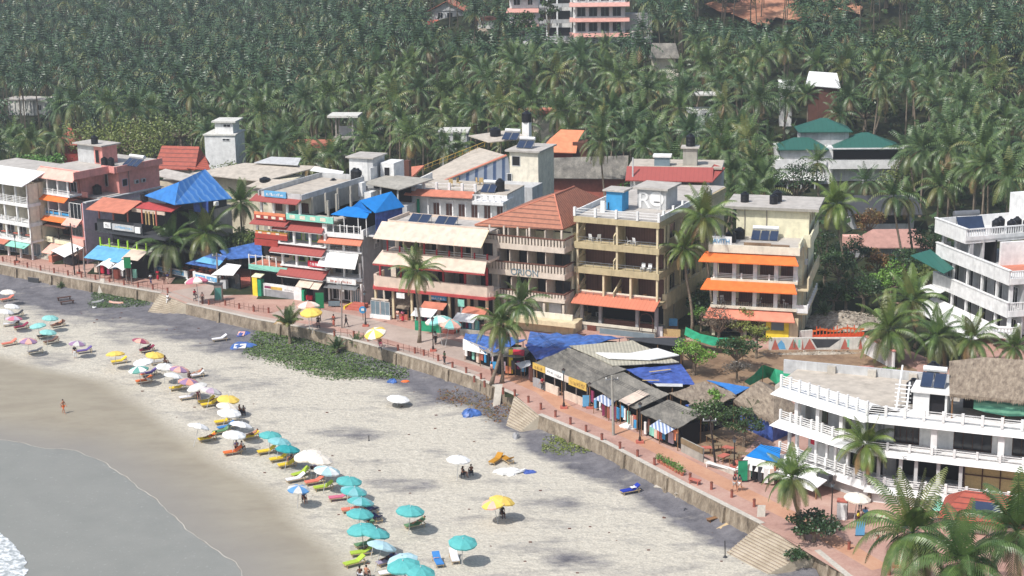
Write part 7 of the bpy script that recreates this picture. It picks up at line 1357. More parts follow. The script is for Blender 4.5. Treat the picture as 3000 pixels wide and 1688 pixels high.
UMB = [('D2',80,120,'u_white','u_cream',5,0,'white umbrella above the salmon chair, highest on the beach at far left',1),
('D2',125,262,'u_white','u_white',12,30,'upper of two white umbrellas touching at the far left',1),('D2',55,322,'u_white','u_white',14,40,'lower of two white umbrellas touching at the far left edge',1.05),
('D2',140,385,'u_lilac','u_pink',8,60,'pink and lilac umbrella below the two white ones at far left',1),('D2',505,380,'u_aqua','u_aqua',6,0,'upper right aqua umbrella of the three at far left',1),('D2',380,458,'u_aqua','u_aqua',6,180,'middle aqua umbrella beside the maroon lounger',1),('D2',485,523,'u_aqua','u_aqua',8,20,'lowest aqua umbrella of the three at far left',1),
('D2',285,618,'u_purple','u_salmon',6,0,'purple and cream striped umbrella over the grey lounger',1.05),('D2',780,635,'u_purple','u_grey',8,20,'purple and white striped umbrella over the purple lounger',1),('D2',1420,605,'u_maroon','u_salmon',16,30,'dark red and pink striped umbrella standing farthest up the middle beach',1),
('D2',1160,748,'u_yellow','u_yellow',8,100,'yellow umbrella over the bright yellow lounger',1.05),('D2',1558,760,'u_yellow','u_yellow',8,0,'yellow umbrella at the top of the crowded cluster',1.05),('D2',1440,840,'u_white','u_white',5,200,'upper white umbrella with one green panel',1.1),('D2',1395,913,'u_white','u_green',6,200,'lower white umbrella with green panels, left in the cluster',1.1),
('D2',1670,885,'u_white','u_grey',10,0,'white umbrella between the green panelled one and the purple one',1.1),('D2',1805,900,'u_purple','u_salmon',12,20,'purple and pink umbrella right of the white cluster',1.05),('D2',1748,970,'u_white','u_white',22,50,'white umbrella steeply tilted in the middle of the cluster',1.1),('D2',1895,1035,'u_purple','u_orange',10,30,'purple and orange striped umbrella in the cluster',1.1),('D2',1985,1085,'u_grey','u_grey',14,200,'greyish white umbrella below the purple and orange one',1.1),('D2',2120,1130,'u_grey','u_lilac',20,40,'pinkish white umbrella above the yellow and maroon loungers',1.15),
('D2',2295,1220,'u_yellow','u_yellow',8,0,'yellow umbrella at the lower end of the cluster',1.15),('D2',2285,1290,'u_cream','u_cream',16,30,'cream umbrella just below the lowest yellow umbrella of the cluster',1.15),('D3',620,790,'u_white','u_white',8,10,'white umbrella over the blue lounger pair',1.2),('D3',745,900,'u_white','u_white',22,50,'tilted white umbrella right of the blue lounger',1.15),('D3',295,905,'u_white','u_white',24,50,'white umbrella nearest the water over the lone yellow lounger',1.1),('D3',672,1015,'u_white','u_white',8,20,'white umbrella over the seated person on the orange lounger',1.15),
('D3',1058,1010,'u_teal','u_teal',8,30,'first teal umbrella below the white ones',1.1),('D3',1155,1078,'u_tealpale','u_tealpale',14,30,'pale teal umbrella between two stronger teal ones',1.12),('D3',1240,1165,'u_tealdark','u_tealdark',12,40,'darkest teal umbrella over the yellow loungers',1.15),('D3',1462,1262,'u_cream','u_cream',8,200,'left of two overlapping large cream umbrellas',1.3),('D3',1572,1292,'u_cream','u_cream',12,10,'right of two overlapping large cream umbrellas',1.25),('D3',1655,1405,'u_white','u_pale',12,20,'white umbrella above the lime lounger',1.2),
('D1',935,508,'u_teal','u_teal',8,20,'teal umbrella at the top of the lower teal row',1.15),('D1',980,612,'u_teal','u_tealpale',12,20,'second teal umbrella of the lower row, above the pink lounger',1.18),('D1',1050,710,'u_teal','u_tealpale',14,40,'third teal umbrella of the lower row, tilted over pink striped loungers',1.15),('D1',1045,838,'u_teal','u_teal',8,20,'fourth teal umbrella of the lower row, left of the dark covered loungers',1.15),('D1',1065,1005,'u_teal','u_teal',5,200,'left of the overlapping teal pair above the lime loungers',1.2),('D1',1198,1038,'u_teal','u_teal',14,30,'right of the overlapping teal pair above the lime loungers',1.2),
('D1',1258,1160,'u_pale','u_pale',22,40,'pale blue umbrella tilted beside the upper lime lounger',1.2),('D1',1480,1315,'u_pale','u_pale',8,200,'pale blue umbrella at the bottom of the row',1.2),('D1',1490,1395,'u_teal','u_teal',5,200,'left teal umbrella cut by the bottom edge',1.3),('D1',1645,1430,'u_teal','u_teal',10,0,'right teal umbrella cut by the bottom edge',1.2),('D1',1550,820,'u_teal','u_teal',5,10,'lone teal umbrella over the green lounger right of the row',1.2),('D1',2080,1125,'u_teal','u_teal',8,300,'lone teal umbrella beside the white lounger at bottom centre',1.15),
('D1',2037,282,'u_white','u_white',6,30,'lone white umbrella in mid beach over a seated pair',1.1),('D1',2392,712,'u_yellow','u_salmon',10,200,'left yellow and pink umbrella of the lone pair',1.05),('D1',2475,688,'u_yellow','u_yellow',14,20,'right yellow umbrella of the lone pair over a seated man',1.1),('D1',430,560,'u_blue','u_grey',6,0,'blue and grey umbrella over a person near the wet sand',1.0)]
i = 0
for t_, x, y, a, b_, ti, az, lab, s in UMB: umbrella((t_, x, y), a, b_, ti, az, lab, 0., s)
# one pale umbrella has a single coloured panel
for p, a, b_, ti, az, lab, s in ((('A4',700,905),'u_cream','u_salmon',8,100,'cream and pink vendor umbrella behind the yellow one on the promenade',1.4), (('A4',730,955),'u_yellow','u_yellow',6,260,'yellow vendor umbrella beside the green notice board',1.3), (('A4',1385,1140),'u_yellow','u_cream',20,230,'yellow and cream umbrella at the sea wall edge',1.25), (('A2',1985,842),'u_pink','u_cream',10,120,'pink and cream umbrella above the narrow beach stairs',1.5), (('A4',2020,1072),'u_cream','u_aqua',8,160,'left multicoloured pale umbrella in front of the kiosks',1.5), (('A4',2105,1082),'u_salmon','u_aqua',12,340,'right multicoloured umbrella in front of the kiosks',1.4), (('C3',895,672),'u_cream','u_cream',6,0,'cream umbrella over the drinks stand by the wide steps',1.1), (('A2',2010,440),'u_pink','u_pink',14,0,'red umbrella glimpsed behind the blue canopied restaurant',1.0)):
    umbrella(p, a, b_, ti, az, lab, PZ, s, 2.3)
X, Y = G((1173, 1168), .9); c = copytree(um, (X-.5, Y, -.9), 0, 'white umbrella set very low over dark chairs on the grey sand', mats={'canopy': ['u_white', 'u_white']}); c.scale = (1.2, 1.2, .9); c.rotation_euler = (0, R_(8), 0)
for ch in list(um.children): bpy.data.objects.remove(ch)
bpy.data.objects.remove(um)
lo_ = empty('sun_lounger', '', 'sun lounger', (0, 0, 0), 0, 'sun loungers on the sand')
f = MB(); f.box(-1.0, 1.0, -.36, -.31, .28, .34).box(-1.0, 1.0, .31, .36, .28, .34).box(-1.0, -.95, -.31, .31, .28, .34).box(.95, 1.0, -.31, .31, .28, .34); obj('frame', f, 'palewood', lo_)
obj('mattress', MB().slab((-1.0, -.34, .44), (.3, -.34, .44), (.3, .34, .44), (-1.0, .34, .44), .09), 'l_white', lo_); obj('backrest', MB().slab((.3, -.34, .46), (.95, -.34, .86), (.95, .34, .86), (.3, .34, .46), .09), 'l_white', lo_)
obj('prop', MB().tube([(.8, -.28, .72), (.95, -.28, .3)], .02, 4).tube([(.8, .28, .72), (.95, .28, .3)], .02, 4), 'palewood', lo_)
for sx in (-.85, .8):
    for sy in (-.32, .32): obj('leg', MB().box(sx-.03, sx+.03, sy-.03, sy+.03, 0, .28), 'palewood', lo_)
LOU = [('D2',75,190,'l_salmon',40,'salmon chair under the topmost far left umbrella'),('D2',165,345,'l_dark',30,'dark lounger beside the two touching white umbrellas'),('D2',110,440,'l_white',20,'white lounger under the pink and lilac umbrella'),('D2',215,470,'l_maroon',35,'maroon lounger left of the middle aqua umbrella'),('D2',585,450,'l_brown',35,'brown lounger right of the upper aqua umbrella'),('D2',450,560,'l_dark',30,'black shaded lounger under the lowest aqua umbrella'),('D2',515,615,'l_brown',38,'brown lounger below the lowest aqua umbrella'),('D2',95,635,'l_salmon',35,'salmon lounger at the far left edge of the sand'),('D2',355,715,'l_grey',30,'grey lounger under the purple and cream umbrella'),('D2',850,710,'l_purple',25,'purple lounger under the purple and white umbrella'),('D2',1480,700,'l_maroon',30,'maroon lounger under the dark red striped umbrella'),('D2',1200,815,'l_yellow',25,'bright yellow lounger with a yellow umbrella'),('D2',1595,825,'l_grey',25,'grey lounger under the topmost yellow umbrella of the cluster'),
('D2',1500,935,'l_purple',30,'purple lounger with an orange towel in the cluster'),('D2',1450,1010,'l_orange',28,'orange and brown lounger standing clear below the cluster'),('D2',1975,955,'l_white',30,'white lounger with a raised back on the right of the cluster'),('D2',1790,1080,'l_yellow',25,'yellow and brown lounger left of the purple and orange umbrella'),('D2',1890,1175,'l_white',25,'cream lounger on the seaward side of the cluster'),('D2',2080,1215,'l_yellow',28,'upper yellow lounger with a maroon blanket'),('D2',2110,1245,'l_yellow',28,'lower yellow lounger with a maroon blanket'),
('D3',390,1025,'l_yellow',30,'lone yellow lounger nearest the water'),('D3',590,905,'l_blue',32,'blue lounger under the white umbrellas'),('D3',545,950,'l_green',32,'green lounger just below the blue one'),('D3',560,845,'l_yellow',25,'yellow lounger half under a white umbrella above the blue one'),('D3',845,1005,'l_yellow',30,'yellow lounger with a reclining person beside the white umbrella'),('D3',660,1170,'l_orange',25,'orange lounger with a seated person'),('D3',1020,1160,'l_yellow',25,'bright yellow lounger under the pale teal umbrella'),('D3',1150,1240,'l_yellow',25,'yellow lounger under the darkest teal umbrella'),('D3',1240,1300,'l_yellow',28,'lowest bright yellow lounger of the upper row'),
('D1',450,405,'l_lime',40,'lime lounger beside the cream umbrellas'),('D1',400,460,'l_white',28,'long white lounger at the edge of the wet sand'),('D1',590,485,'l_salmon',25,'patterned pink lounger left of the white umbrella'),('D1',680,540,'l_lime',22,'lime lounger under the white umbrella'),('D1',835,645,'l_pink',15,'pink lounger under the second lower teal umbrella'),('D1',965,765,'l_salmon',15,'pink striped lounger under the third lower teal umbrella'),('D1',1200,850,'l_navy',300,'navy covered lounger right of the fourth teal umbrella'),('D1',1160,770,'l_navy',300,'navy covered lounger just above the other navy one'),('D1',1085,940,'l_green',25,'green lounger under the fourth teal umbrella'),('D1',1100,1115,'l_green',28,'green lounger under the overlapping teal pair'),('D1',1060,1200,'l_lime',15,'lime lounger left of the tilted pale blue umbrella'),('D1',990,1300,'l_lime',32,'lowest lime lounger at the wet sand edge'),('D1',1320,1290,'l_lilac',32,'lilac grey lounger with a reclining person near the bottom'),('D1',1600,920,'l_green',28,'lone green lounger with a person under a teal umbrella'),('D1',1830,1285,'l_blue',105,'blue lounger with a pink towel pointing inland at bottom centre'),('D1',1995,1250,'l_white',100,'white lounger pointing inland beside the lone teal umbrella'),('D1',1350,1400,'l_white',20,'white lounger with two people at the bottom edge'),
('C4',1190,575,'l_deepblue',25,'deep blue covered lounger alone near the sea wall'),('D1',2415,270,'l_mustard',60,'left mustard lounger of a back to back pair'),('D1',2525,265,'l_mustard',-60,'right mustard lounger of a back to back pair'),('D2',2210,590,'l_white',25,'white lounger frame on the grey sand near the blue tarpaulin')]
for t_, x, y, col_, rz, lab in LOU: copytree(lo_, (*G((t_, x, y), .35), 0), R_(rz), lab, mats={'mattress': [col_], 'backrest': [col_]})
for ch in list(lo_.children): bpy.data.objects.remove(ch)
bpy.data.objects.remove(lo_)
# towels and blankets
def towel(p, w, l, rz, mat, label, z=.47):
    x, y = G(p, z); mb = MB(); n = 8; r = random.Random(int(x*10)); cols = []
    for i in range(n+1):
        for j in range(4): mb.v.append((-l/2+l*i/n, -w/2+w*j/3+r.uniform(-.03, .03), r.uniform(0, .05)))
    for i in range(n):
        for j in range(3): a = i*4+j; mb.f.append((a, a+4, a+5, a+1))
    m_ = len(mb.v); 
    o = obj('towel', mb, mat); o.location = (x, y, z); o.rotation_euler = (0, 0, R_(rz)); tag(o, label, 'towel')
towel(('D2',2160,1200), .8, 1.0, 28, 'l_maroon', 'maroon blanket over the pair of yellow loungers'); towel(('D1',1810,1245), .5, .8, 100, 'u_salmon', 'pink towel on the blue lounger at bottom centre'); towel(('C4',1235,545), .5, .9, 25, 'white', 'white towel roll on the deep blue lounger', .6)
towel(('D2',1440,950), .6, .7, 30, 'l_orange', 'orange towel on the purple lounger in the cluster')
def bundle(p, rx, ry, h, mat, label, rz=0, z=0., extra=None):
    x, y = G(p, z+h*.4); mb = MB(); r = random.Random(int(x*100)); n, m_ = 22, 5
    for j in range(m_+1):
        f_ = j/m_
        for k in range(n):
            a = 2*math.pi*k/n; w = math.cos(f_*math.pi/2)*(1+.18*math.sin(3*a+x)+r.uniform(-.08, .08)); mb.v.append((rx*w*math.cos(a), ry*w*math.sin(a), h*math.sin(f_*math.pi/2)*(1+r.uniform(-.15, .15))))
    for j in range(m_):
        for k in range(n): mb.f.append((j*n+k, j*n+(k+1) % n, (j+1)*n+(k+1) % n, (j+1)*n+k))
    root = empty('covered_bundle', label, 'bundle', (x, y, z), R_(rz)); obj('cover', mb, mat, root)
    if extra: obj('pale_sheet', MB().slab((-rx*.7, -ry*.9, h*.5), (rx*.2, -ry*1.0, h*.4), (rx*.3, -ry*.2, h*1.08), (-rx*.6, -ry*.1, h*1.05), .03), extra, root)
bundle(('D2',2450,540), 1.0, 1.0, .5, 'tarpdeep', 'small blue bundle on the grey sand, left of the creeper', 0, 0., 'u_salmon'); bundle(('D2',2440,655), 1.7, 1.6, .35, 'tarpblue', 'larger spread blue tarpaulin left of the creeper patch', 10, 0., 'white'); bundle(('A2',1470,970), .9, .8, .45, 'tarpblue', 'blue covered bundle left of the narrow beach stairs', 0, 0., 'white')
bundle(('B2',440,1130), 1.1, .9, .7, 'tarpblue', 'bright blue bundle on the sand below the sea wall'); bundle((1150,1116), .6, .6, .4, 'tarpblue', 'small blue bag on the grey sand near the low white umbrella'); bundle((1188,1117), .5, .3, .2, 'l_orange', 'small red and orange cloth beside the blue bag'); bundle(('C4',170,390), .7, .5, .25, 'tarpdeep', 'blue sheet at the end of the white surfboard'); bundle(('C4',40,30), .4, .5, .6, 'greywall', 'small grey bin bag at the foot of the middle stairs')
bundle(('D1',2530,385), 1.3, .9, .45, 'white', 'crumpled white umbrella cloth lying on the sand beside the surfboard')
bundle(('B2',2040,1260), 1.0, .6, .5, 'white', 'white cloth pile in front of the right clothes stall', 0, PZ)
def boat(p, L, w, rz, mat, label, name='surfboard', cat='surfboard'):
    x, y = G(p, .15); mb = MB(); n = 12
    for i in range(n+1):
        t = i/n; u = -L/2+L*t; q = w/2*math.sin(math.pi*min(max(t, .02), .98))**.6; mb.v += [(u, -q, .12), (u, q, .12), (u, q*.8, .26+.1*abs(2*t-1)**3), (u, -q*.8, .26+.1*abs(2*t-1)**3)]
    for i in range(n):
        a = 4*i; mb.f += [(a, a+4, a+5, a+1), (a+1, a+5, a+6, a+2), (a+2, a+6, a+7, a+3), (a+3, a+7, a+4, a)]
    mb.f += [(0, 1, 2, 3), (4*n+3, 4*n+2, 4*n+1, 4*n)]
    root = empty(name, label, cat, (x, y, 0), R_(rz)); obj('hull', mb, mat, root, smooth=False); obj('stripe', MB().box(-L*.35, L*.35, -.03, .03, .28, .30), 'l_grey', root)
boat(('C4',20,400), 2.6, .6, 25, 'white', 'long white surfboard lying on the sand with a blue sheet at its tip'); boat(('A2',985,975), 1.9, .6, 40, 'whitegrey', 'pale surfboard on the grass patch by the far sea wall', ); boat(('A2',1170,985), 2.4, .6, -20, 'u_salmon', 'pink and white surfboard on the grass patch by the far sea wall'); boat(('D2',950,278), .6, .5, 0, 'white', 'tiny white float beside the grass patch', 'float', 'float')
# ================================================================= people: one skinned body per pose, clothes and hair as children
def skinned(name, V, Ed, Rd, root=0, sub=1):
    me = bpy.data.meshes.new('t'); me.from_pydata(V, Ed, []); o = bpy.data.objects.new('t', me); C.objects.link(o)
    md = o.modifiers.new('s', 'SKIN'); md.use_smooth_shade = True
    for i, r_ in enumerate(Rd):
        sv = me.skin_vertices[0].data[i]; sv.radius = r_ if isinstance(r_, tuple) else (r_, r_); sv.use_root = i == root
    if sub: m2 = o.modifiers.new('u', 'SUBSURF'); m2.levels = sub; m2.render_levels = sub
    bpy.context.view_layer.update()
    n = bpy.data.meshes.new_from_object(o.evaluated_get(bpy.context.evaluated_depsgraph_get())); n.name = name
    bpy.data.objects.remove(o); return n
def pose(kind):
    J = {}
    if kind in ('stand', 'walk'):
        s = .26 if kind == 'walk' else .02
        J.update(pel=(0,0,.95), wai=(0,0,1.1), che=(0,.0,1.3), nb=(0,0,1.44), he=(0,-.015,1.585), cr=(0,0,1.66), hd=Vector((0,0,1)), fw=Vector((0,-1,0)))
        for q, sg in (('L', -1), ('R', 1)):
            J['sh'+q] = (.17*sg, 0, 1.41); J['el'+q] = (.23*sg, .02-s*sg*.4, 1.15); J['wr'+q] = (.24*sg, -.06-s*sg*.7, .92)
            J['hi'+q] = (.09*sg, 0, .9); J['kn'+q] = (.1*sg, -.03+s*sg*.6, .5); J['an'+q] = (.1*sg, .02+s*sg*1.1, .09); J['to'+q] = (.11*sg, -.12+s*sg*1.1, .035)
    elif kind == 'sit':
        J.update(pel=(0,0,.5), wai=(0,.02,.64), che=(0,.0,.84), nb=(0,-.02,.98), he=(0,-.05,1.12), cr=(0,-.03,1.2), hd=Vector((0,0,1)), fw=Vector((0,-1,0)))
        for q, sg in (('L', -1), ('R', 1)):
            J['sh'+q] = (.17*sg, 0, .95); J['el'+q] = (.23*sg, -.1, .7); J['wr'+q] = (.16*sg, -.33, .62); J['hi'+q] = (.1*sg, -.04, .48); J['kn'+q] = (.14*sg, -.44, .52); J['an'+q] = (.13*sg, -.46, .09); J['to'+q] = (.14*sg, -.6, .04)
    else:
        J.update(pel=(0,0,.56), wai=(0,.14,.62), che=(0,.33,.74), nb=(0,.45,.82), he=(0,.55,.93), cr=(0,.62,.98), hd=Vector((0,.6,.8)), fw=Vector((0,-.8,.6)))
        for q, sg in (('L', -1), ('R', 1)):
            J['sh'+q] = (.17*sg, .42, .8); J['el'+q] = (.27*sg, .2, .64); J['wr'+q] = (.17*sg, -.02, .68); J['hi'+q] = (.1*sg, -.05, .55)
            J['kn'+q] = (.12*sg, -.45, .56 if sg < 0 else .72); J['an'+q] = (.11*sg, -.85 if sg < 0 else -.7, .5); J['to'+q] = (.12*sg, -.92 if sg < 0 else -.8, .6)
    return {k: Vector(v) for k, v in J.items()}
def figure(kind):
    J = pose(kind); V = []; Ed = []; Rd = []; ix = {}
    def a(n, p, r_, fr=None):
        ix[n] = len(V); V.append(tuple(p)); Rd.append(r_)
        if fr: Ed.append((ix[fr], ix[n]))
    a('pel', J['pel'], (.15, .11)); a('wai', J['wai'], (.125, .095), 'pel'); a('che', J['che'], (.155, .11), 'wai'); a('nb', J['nb'], .06, 'che'); a('nk', J['nb']+(J['he']-J['nb'])*.4, .05, 'nb'); a('he', J['he'], (.085, .1), 'nk'); a('cr', J['cr'], .07, 'he')
    fw = J['fw']; a('no', J['he']+fw*.115-J['hd']*.01, .014, 'he')
    for q, sg in (('L', -1), ('R', 1)):
        a('ea'+q, J['he']+Vector((.098*sg, 0, 0)), .018, 'he')
        a('sh'+q, J['sh'+q], .062, 'che'); a('el'+q, J['el'+q], .043, 'sh'+q); a('wr'+q, J['wr'+q], .028, 'el'+q)
        d = (J['wr'+q]-J['el'+q]).normalized(); sd = d.cross(fw).normalized() if d.cross(fw).length > .1 else Vector((1, 0, 0)); pm = J['wr'+q]+d*.06; a('pm'+q, pm, (.036, .02), 'wr'+q)
        for k, (o_, l) in enumerate(((-.03, .075), (-.01, .088), (.01, .082), (.03, .065))):
            a(f'f{k}'+q, pm+d*.04+sd*o_, .0095, 'pm'+q); a(f'g{k}'+q, pm+d*(.04+l*.6)+sd*o_+fw*.012, .0085, f'f{k}'+q); a(f'h{k}'+q, pm+d*(.03+l)+sd*o_+fw*.035, .008, f'g{k}'+q)
        a('th'+q, pm-d*.01-sd*.045*sg+fw*.02, .011, 'pm'+q); a('ti'+q, pm+d*.03-sd*.06*sg+fw*.03, .009, 'th'+q)
        a('hi'+q, J['hi'+q], .088, 'pel'); a('kn'+q, J['kn'+q], .058, 'hi'+q); a('ca'+q, J['kn'+q]*.65+J['an'+q]*.35, .055, 'kn'+q); a('an'+q, J['an'+q], .036, 'ca'+q); a('to'+q, J['to'+q], (.04, .028), 'an'+q)
    body = skinned('body', V, Ed, Rd)
    def sub(names, edges, rr): return [tuple(J[n] if n in J else n) for n in names], edges, rr
    lp = lambda p, q, t: J[p]*(1-t)+J[q]*t
    top = skinned('shirt', [tuple(p) for p in (J['wai']*.6+J['pel']*.4, J['che'], J['nb']-J['hd']*.02, J['shL'], lp('shL', 'elL', .75), J['shR'], lp('shR', 'elR', .75))], [(0, 1), (1, 2), (1, 3), (3, 4), (1, 5), (5, 6)], [(.155, .125), (.178, .13), .075, .082, .066, .082, .066])
    def leg(t, rk):
        P = [J['pel']]; E2 = []; R2 = [(.168, .13)]
        for q in 'LR':
            b0 = len(P); P += [J['hi'+q], J['kn'+q] if t > .5 else lp('hi'+q, 'kn'+q, .85)]; E2 += [(0, b0), (b0, b0+1)]; R2 += [.105, rk]
            if t > .5: P.append(lp('kn'+q, 'an'+q, .85)); E2.append((b0+1, b0+2)); R2.append(.055)
        return skinned('trousers', [tuple(p) for p in P], E2, R2)
    tro, sho = leg(1, .076), leg(0, .085)
    sk = skinned('skirt', [tuple(J['pel']), tuple((J['knL']+J['knR'])/2), tuple((J['anL']+J['anR'])/2+Vector((0, 0, .06)))], [(0, 1), (1, 2)], [(.165, .13), (.2, .15), (.23, .17)])
    hb = MB(); c_ = J['he']+J['hd']*.035-fw*.03; hb.ball(tuple(c_), (.1, .105, .1), 10, 6); hair = mesh('hair', hb, 'hairblack', smooth=True)
    lh = MB(); lh.ball(tuple(c_), (.103, .108, .1), 10, 6).tube([tuple(c_-fw*.03), tuple(c_-fw*.09-J['hd']*.2)], [.09, .05], 8); long_ = mesh('hair', lh, 'hairblack', smooth=True)
    fb = MB()
    for sg in (-1, 1): fb.ball(tuple(J['he']+fw*.093+Vector((.034*sg, 0, 0))+J['hd']*.012), (.013, .01, .008), 6, 4)
    fb.ball(tuple(J['he']+fw*.09-J['hd']*.05), (.026, .01, .007), 6, 4); face = mesh('face', fb, 'darkwood')
    for m_, mt in ((body, 'skin'), (top, 'white'), (tro, 'darkgrey'), (sho, 'darkgrey'), (sk, 'redpaint')): m_.materials.clear(); m_.materials.append(M(mt))
    return dict(body=body, top=top, tro=tro, sho=sho, sk=sk, hair=hair, long=long_, face=face)
FIG = {k: figure(k) for k in ('stand', 'walk', 'sit', 'lie')}
def person(p, kind, label, top='white', low='darkgrey', lowk='tro', rz=0., z=0., skin='skin', hair='hair', s=1., group=None, lift=0.):
    """p is where the feet (or the seat) touch; low/top None = bare"""
    f = FIG[kind]; x, y = G(p, z+lift); root = empty('person', label, 'person', (x, y, z), R_(rz), group); root.scale = (s,)*3
    def ad(nm, me, mt):
        o = link(bpy.data.objects.new(nm, me), root); o.material_slots[0].link = 'OBJECT'; o.material_slots[0].material = M(mt); return o
    ad('body', f['body'], skin); ad('hair', f[hair], 'hairblack'); ad('face', f['face'], 'darkwood')
    if top: ad('shirt', f['top'], top)
    if low: ad({'tro': 'trousers', 'sho': 'shorts', 'sk': 'skirt'}[lowk], f[lowk], low)
    return root
K = 'skindark'
for a in [(('D2',642,1345), 'walk', 'bare skinned person walking alone on the wet sand', None, 'l_orange', 'sho', 60), (('D2',757,790), 'stand', 'dark clothed person standing beside the purple and white umbrella', 'l_dark', 'white', 'tro', 0),
          (('A2',1692,1012), 'walk', 'person in white walking down the narrow beach stairs', 'white', 'white', 'tro', -20, .9, K), (('A2',1655,800), 'stand', 'left of two people before the blue banner wall, in dark green', 'l_dark', 'l_brown', 'tro', 30, PZ, K), (('A2',1690,797), 'stand', 'right of two people before the blue banner wall, in navy', 'l_navy', 'beige', 'tro', -30, PZ, K), (('A2',1590,765), 'stand', 'person in red near the left end of the blue banner wall', 'redpaint', 'redpaint', 'sk', 10, PZ, K, 'long'),
          (('A2',1440,705), 'stand', 'woman in a crimson dress at the shop beside the white swag canopies', 'u_maroon', 'u_maroon', 'sk', -30, PZ, K, 'long'), (('A2',2040,1000), 'stand', 'vendor standing under the pink umbrella', 'u_salmon', 'l_brown', 'tro', 20, PZ, K), (('A2',1960,935), 'sit', 'vendor seated under the pink and cream umbrella', 'redpaint', 'l_dark', 'tro', 40, PZ, K),
          (('A4',955,1055), 'stand', 'woman in a brick red sari on the open promenade', 'redstep', 'redstep', 'sk', -20, PZ, K, 'long'), (('A4',1080,1060), 'walk', 'man in dark clothes walking beside the grey pole', 'l_dark', 'darkgrey', 'tro', 100, PZ, K), (('A4',800,1035), 'sit', 'vendor seated under the yellow umbrella', 'l_brown', 'l_dark', 'tro', 0, PZ, K), (('A4',1600,1005), 'stand', 'left shopper in pale clothes at the thatched stall', 'u_salmon', 'l_grey', 'tro', 160, PZ), (('A4',1650,1010), 'stand', 'right shopper in pink at the thatched stall', 'u_pink', 'redpaint', 'sk', 200, PZ, K, 'long'),
          (('A4',1975,1235), 'stand', 'man in white shirt and dark trousers beside the multicoloured umbrella', 'white', 'l_dark', 'tro', 60, PZ, K), (('A4',2070,1435), 'stand', 'man in olive clothes leaning near the sea wall edge', 'leafdark', 'l_dark', 'tro', -60, PZ, K), (('A4',1420,1255), 'sit', 'vendor seated under the yellow and cream umbrella at the wall edge', 'l_brown', 'l_maroon', 'tro', 20, PZ, K),
          (('B2',655,765), 'stand', 'person in a pink and white top beside the leaning palms', 'u_salmon', 'l_brown', 'tro', 120, PZ), (('B2',1165,912), 'walk', 'man in a red shirt walking past the cafe with yellow name board', 'redpaint', 'darkgrey', 'tro', 230, PZ), (('C4',2240,590), 'walk', 'left of two walkers by the sea wall, wearing a red cap', 'l_dark', 'l_grey', 'sho', 140, PZ, 'skin'), (('C4',2290,590), 'walk', 'right of two walkers by the sea wall, in dark top and shorts', 'darkgrey', 'white', 'sho', 140, PZ, 'skin'),
          (('C3',905,960), 'stand', 'woman in yellow and red sari beside the drinks stand', 'yellow', 'redstep', 'sk', 60, PZ, K, 'long'), (('C3',975,925), 'stand', 'person in pale blue by the menu board', 'bluesign', 'l_navy', 'tro', 160, PZ, K), (('C3',925,790), 'stand', 'shopkeeper under the cream umbrella by the wide steps', 'l_brown', 'l_dark', 'tro', 0, PZ, K), (('B2',90,440), 'stand', 'vendor in white at the kiosk behind the multicoloured umbrella', 'white', 'l_dark', 'tro', 20, PZ, K),
          (('B2',2380,1400), 'stand', 'shopper in white at the rightmost clothes stall', 'white', 'white', 'sk', 150, PZ, 'skin', 'long'), (('B2',1945,1100), 'stand', 'stallkeeper in orange between the clothes stalls', 'orangepost', 'l_dark', 'tro', 10, PZ, K), (('A2',1000,690), 'stand', 'person in grey at the shop left of the white swag canopies', 'l_grey', 'l_dark', 'tro', -40, PZ, K), (('A2',1520,805), 'walk', 'person in white and blue with a bicycle by the far promenade edge', 'white', 'l_navy', 'tro', 60, PZ, K)]:
    a = list(a)+[0.]*(8-len(a)); 
    person(a[0], a[1], a[2], a[3], a[4], a[5], a[6], a[7] if len(a) > 7 else 0., a[8] if len(a) > 8 else 'skin', a[9] if len(a) > 9 else 'hair')
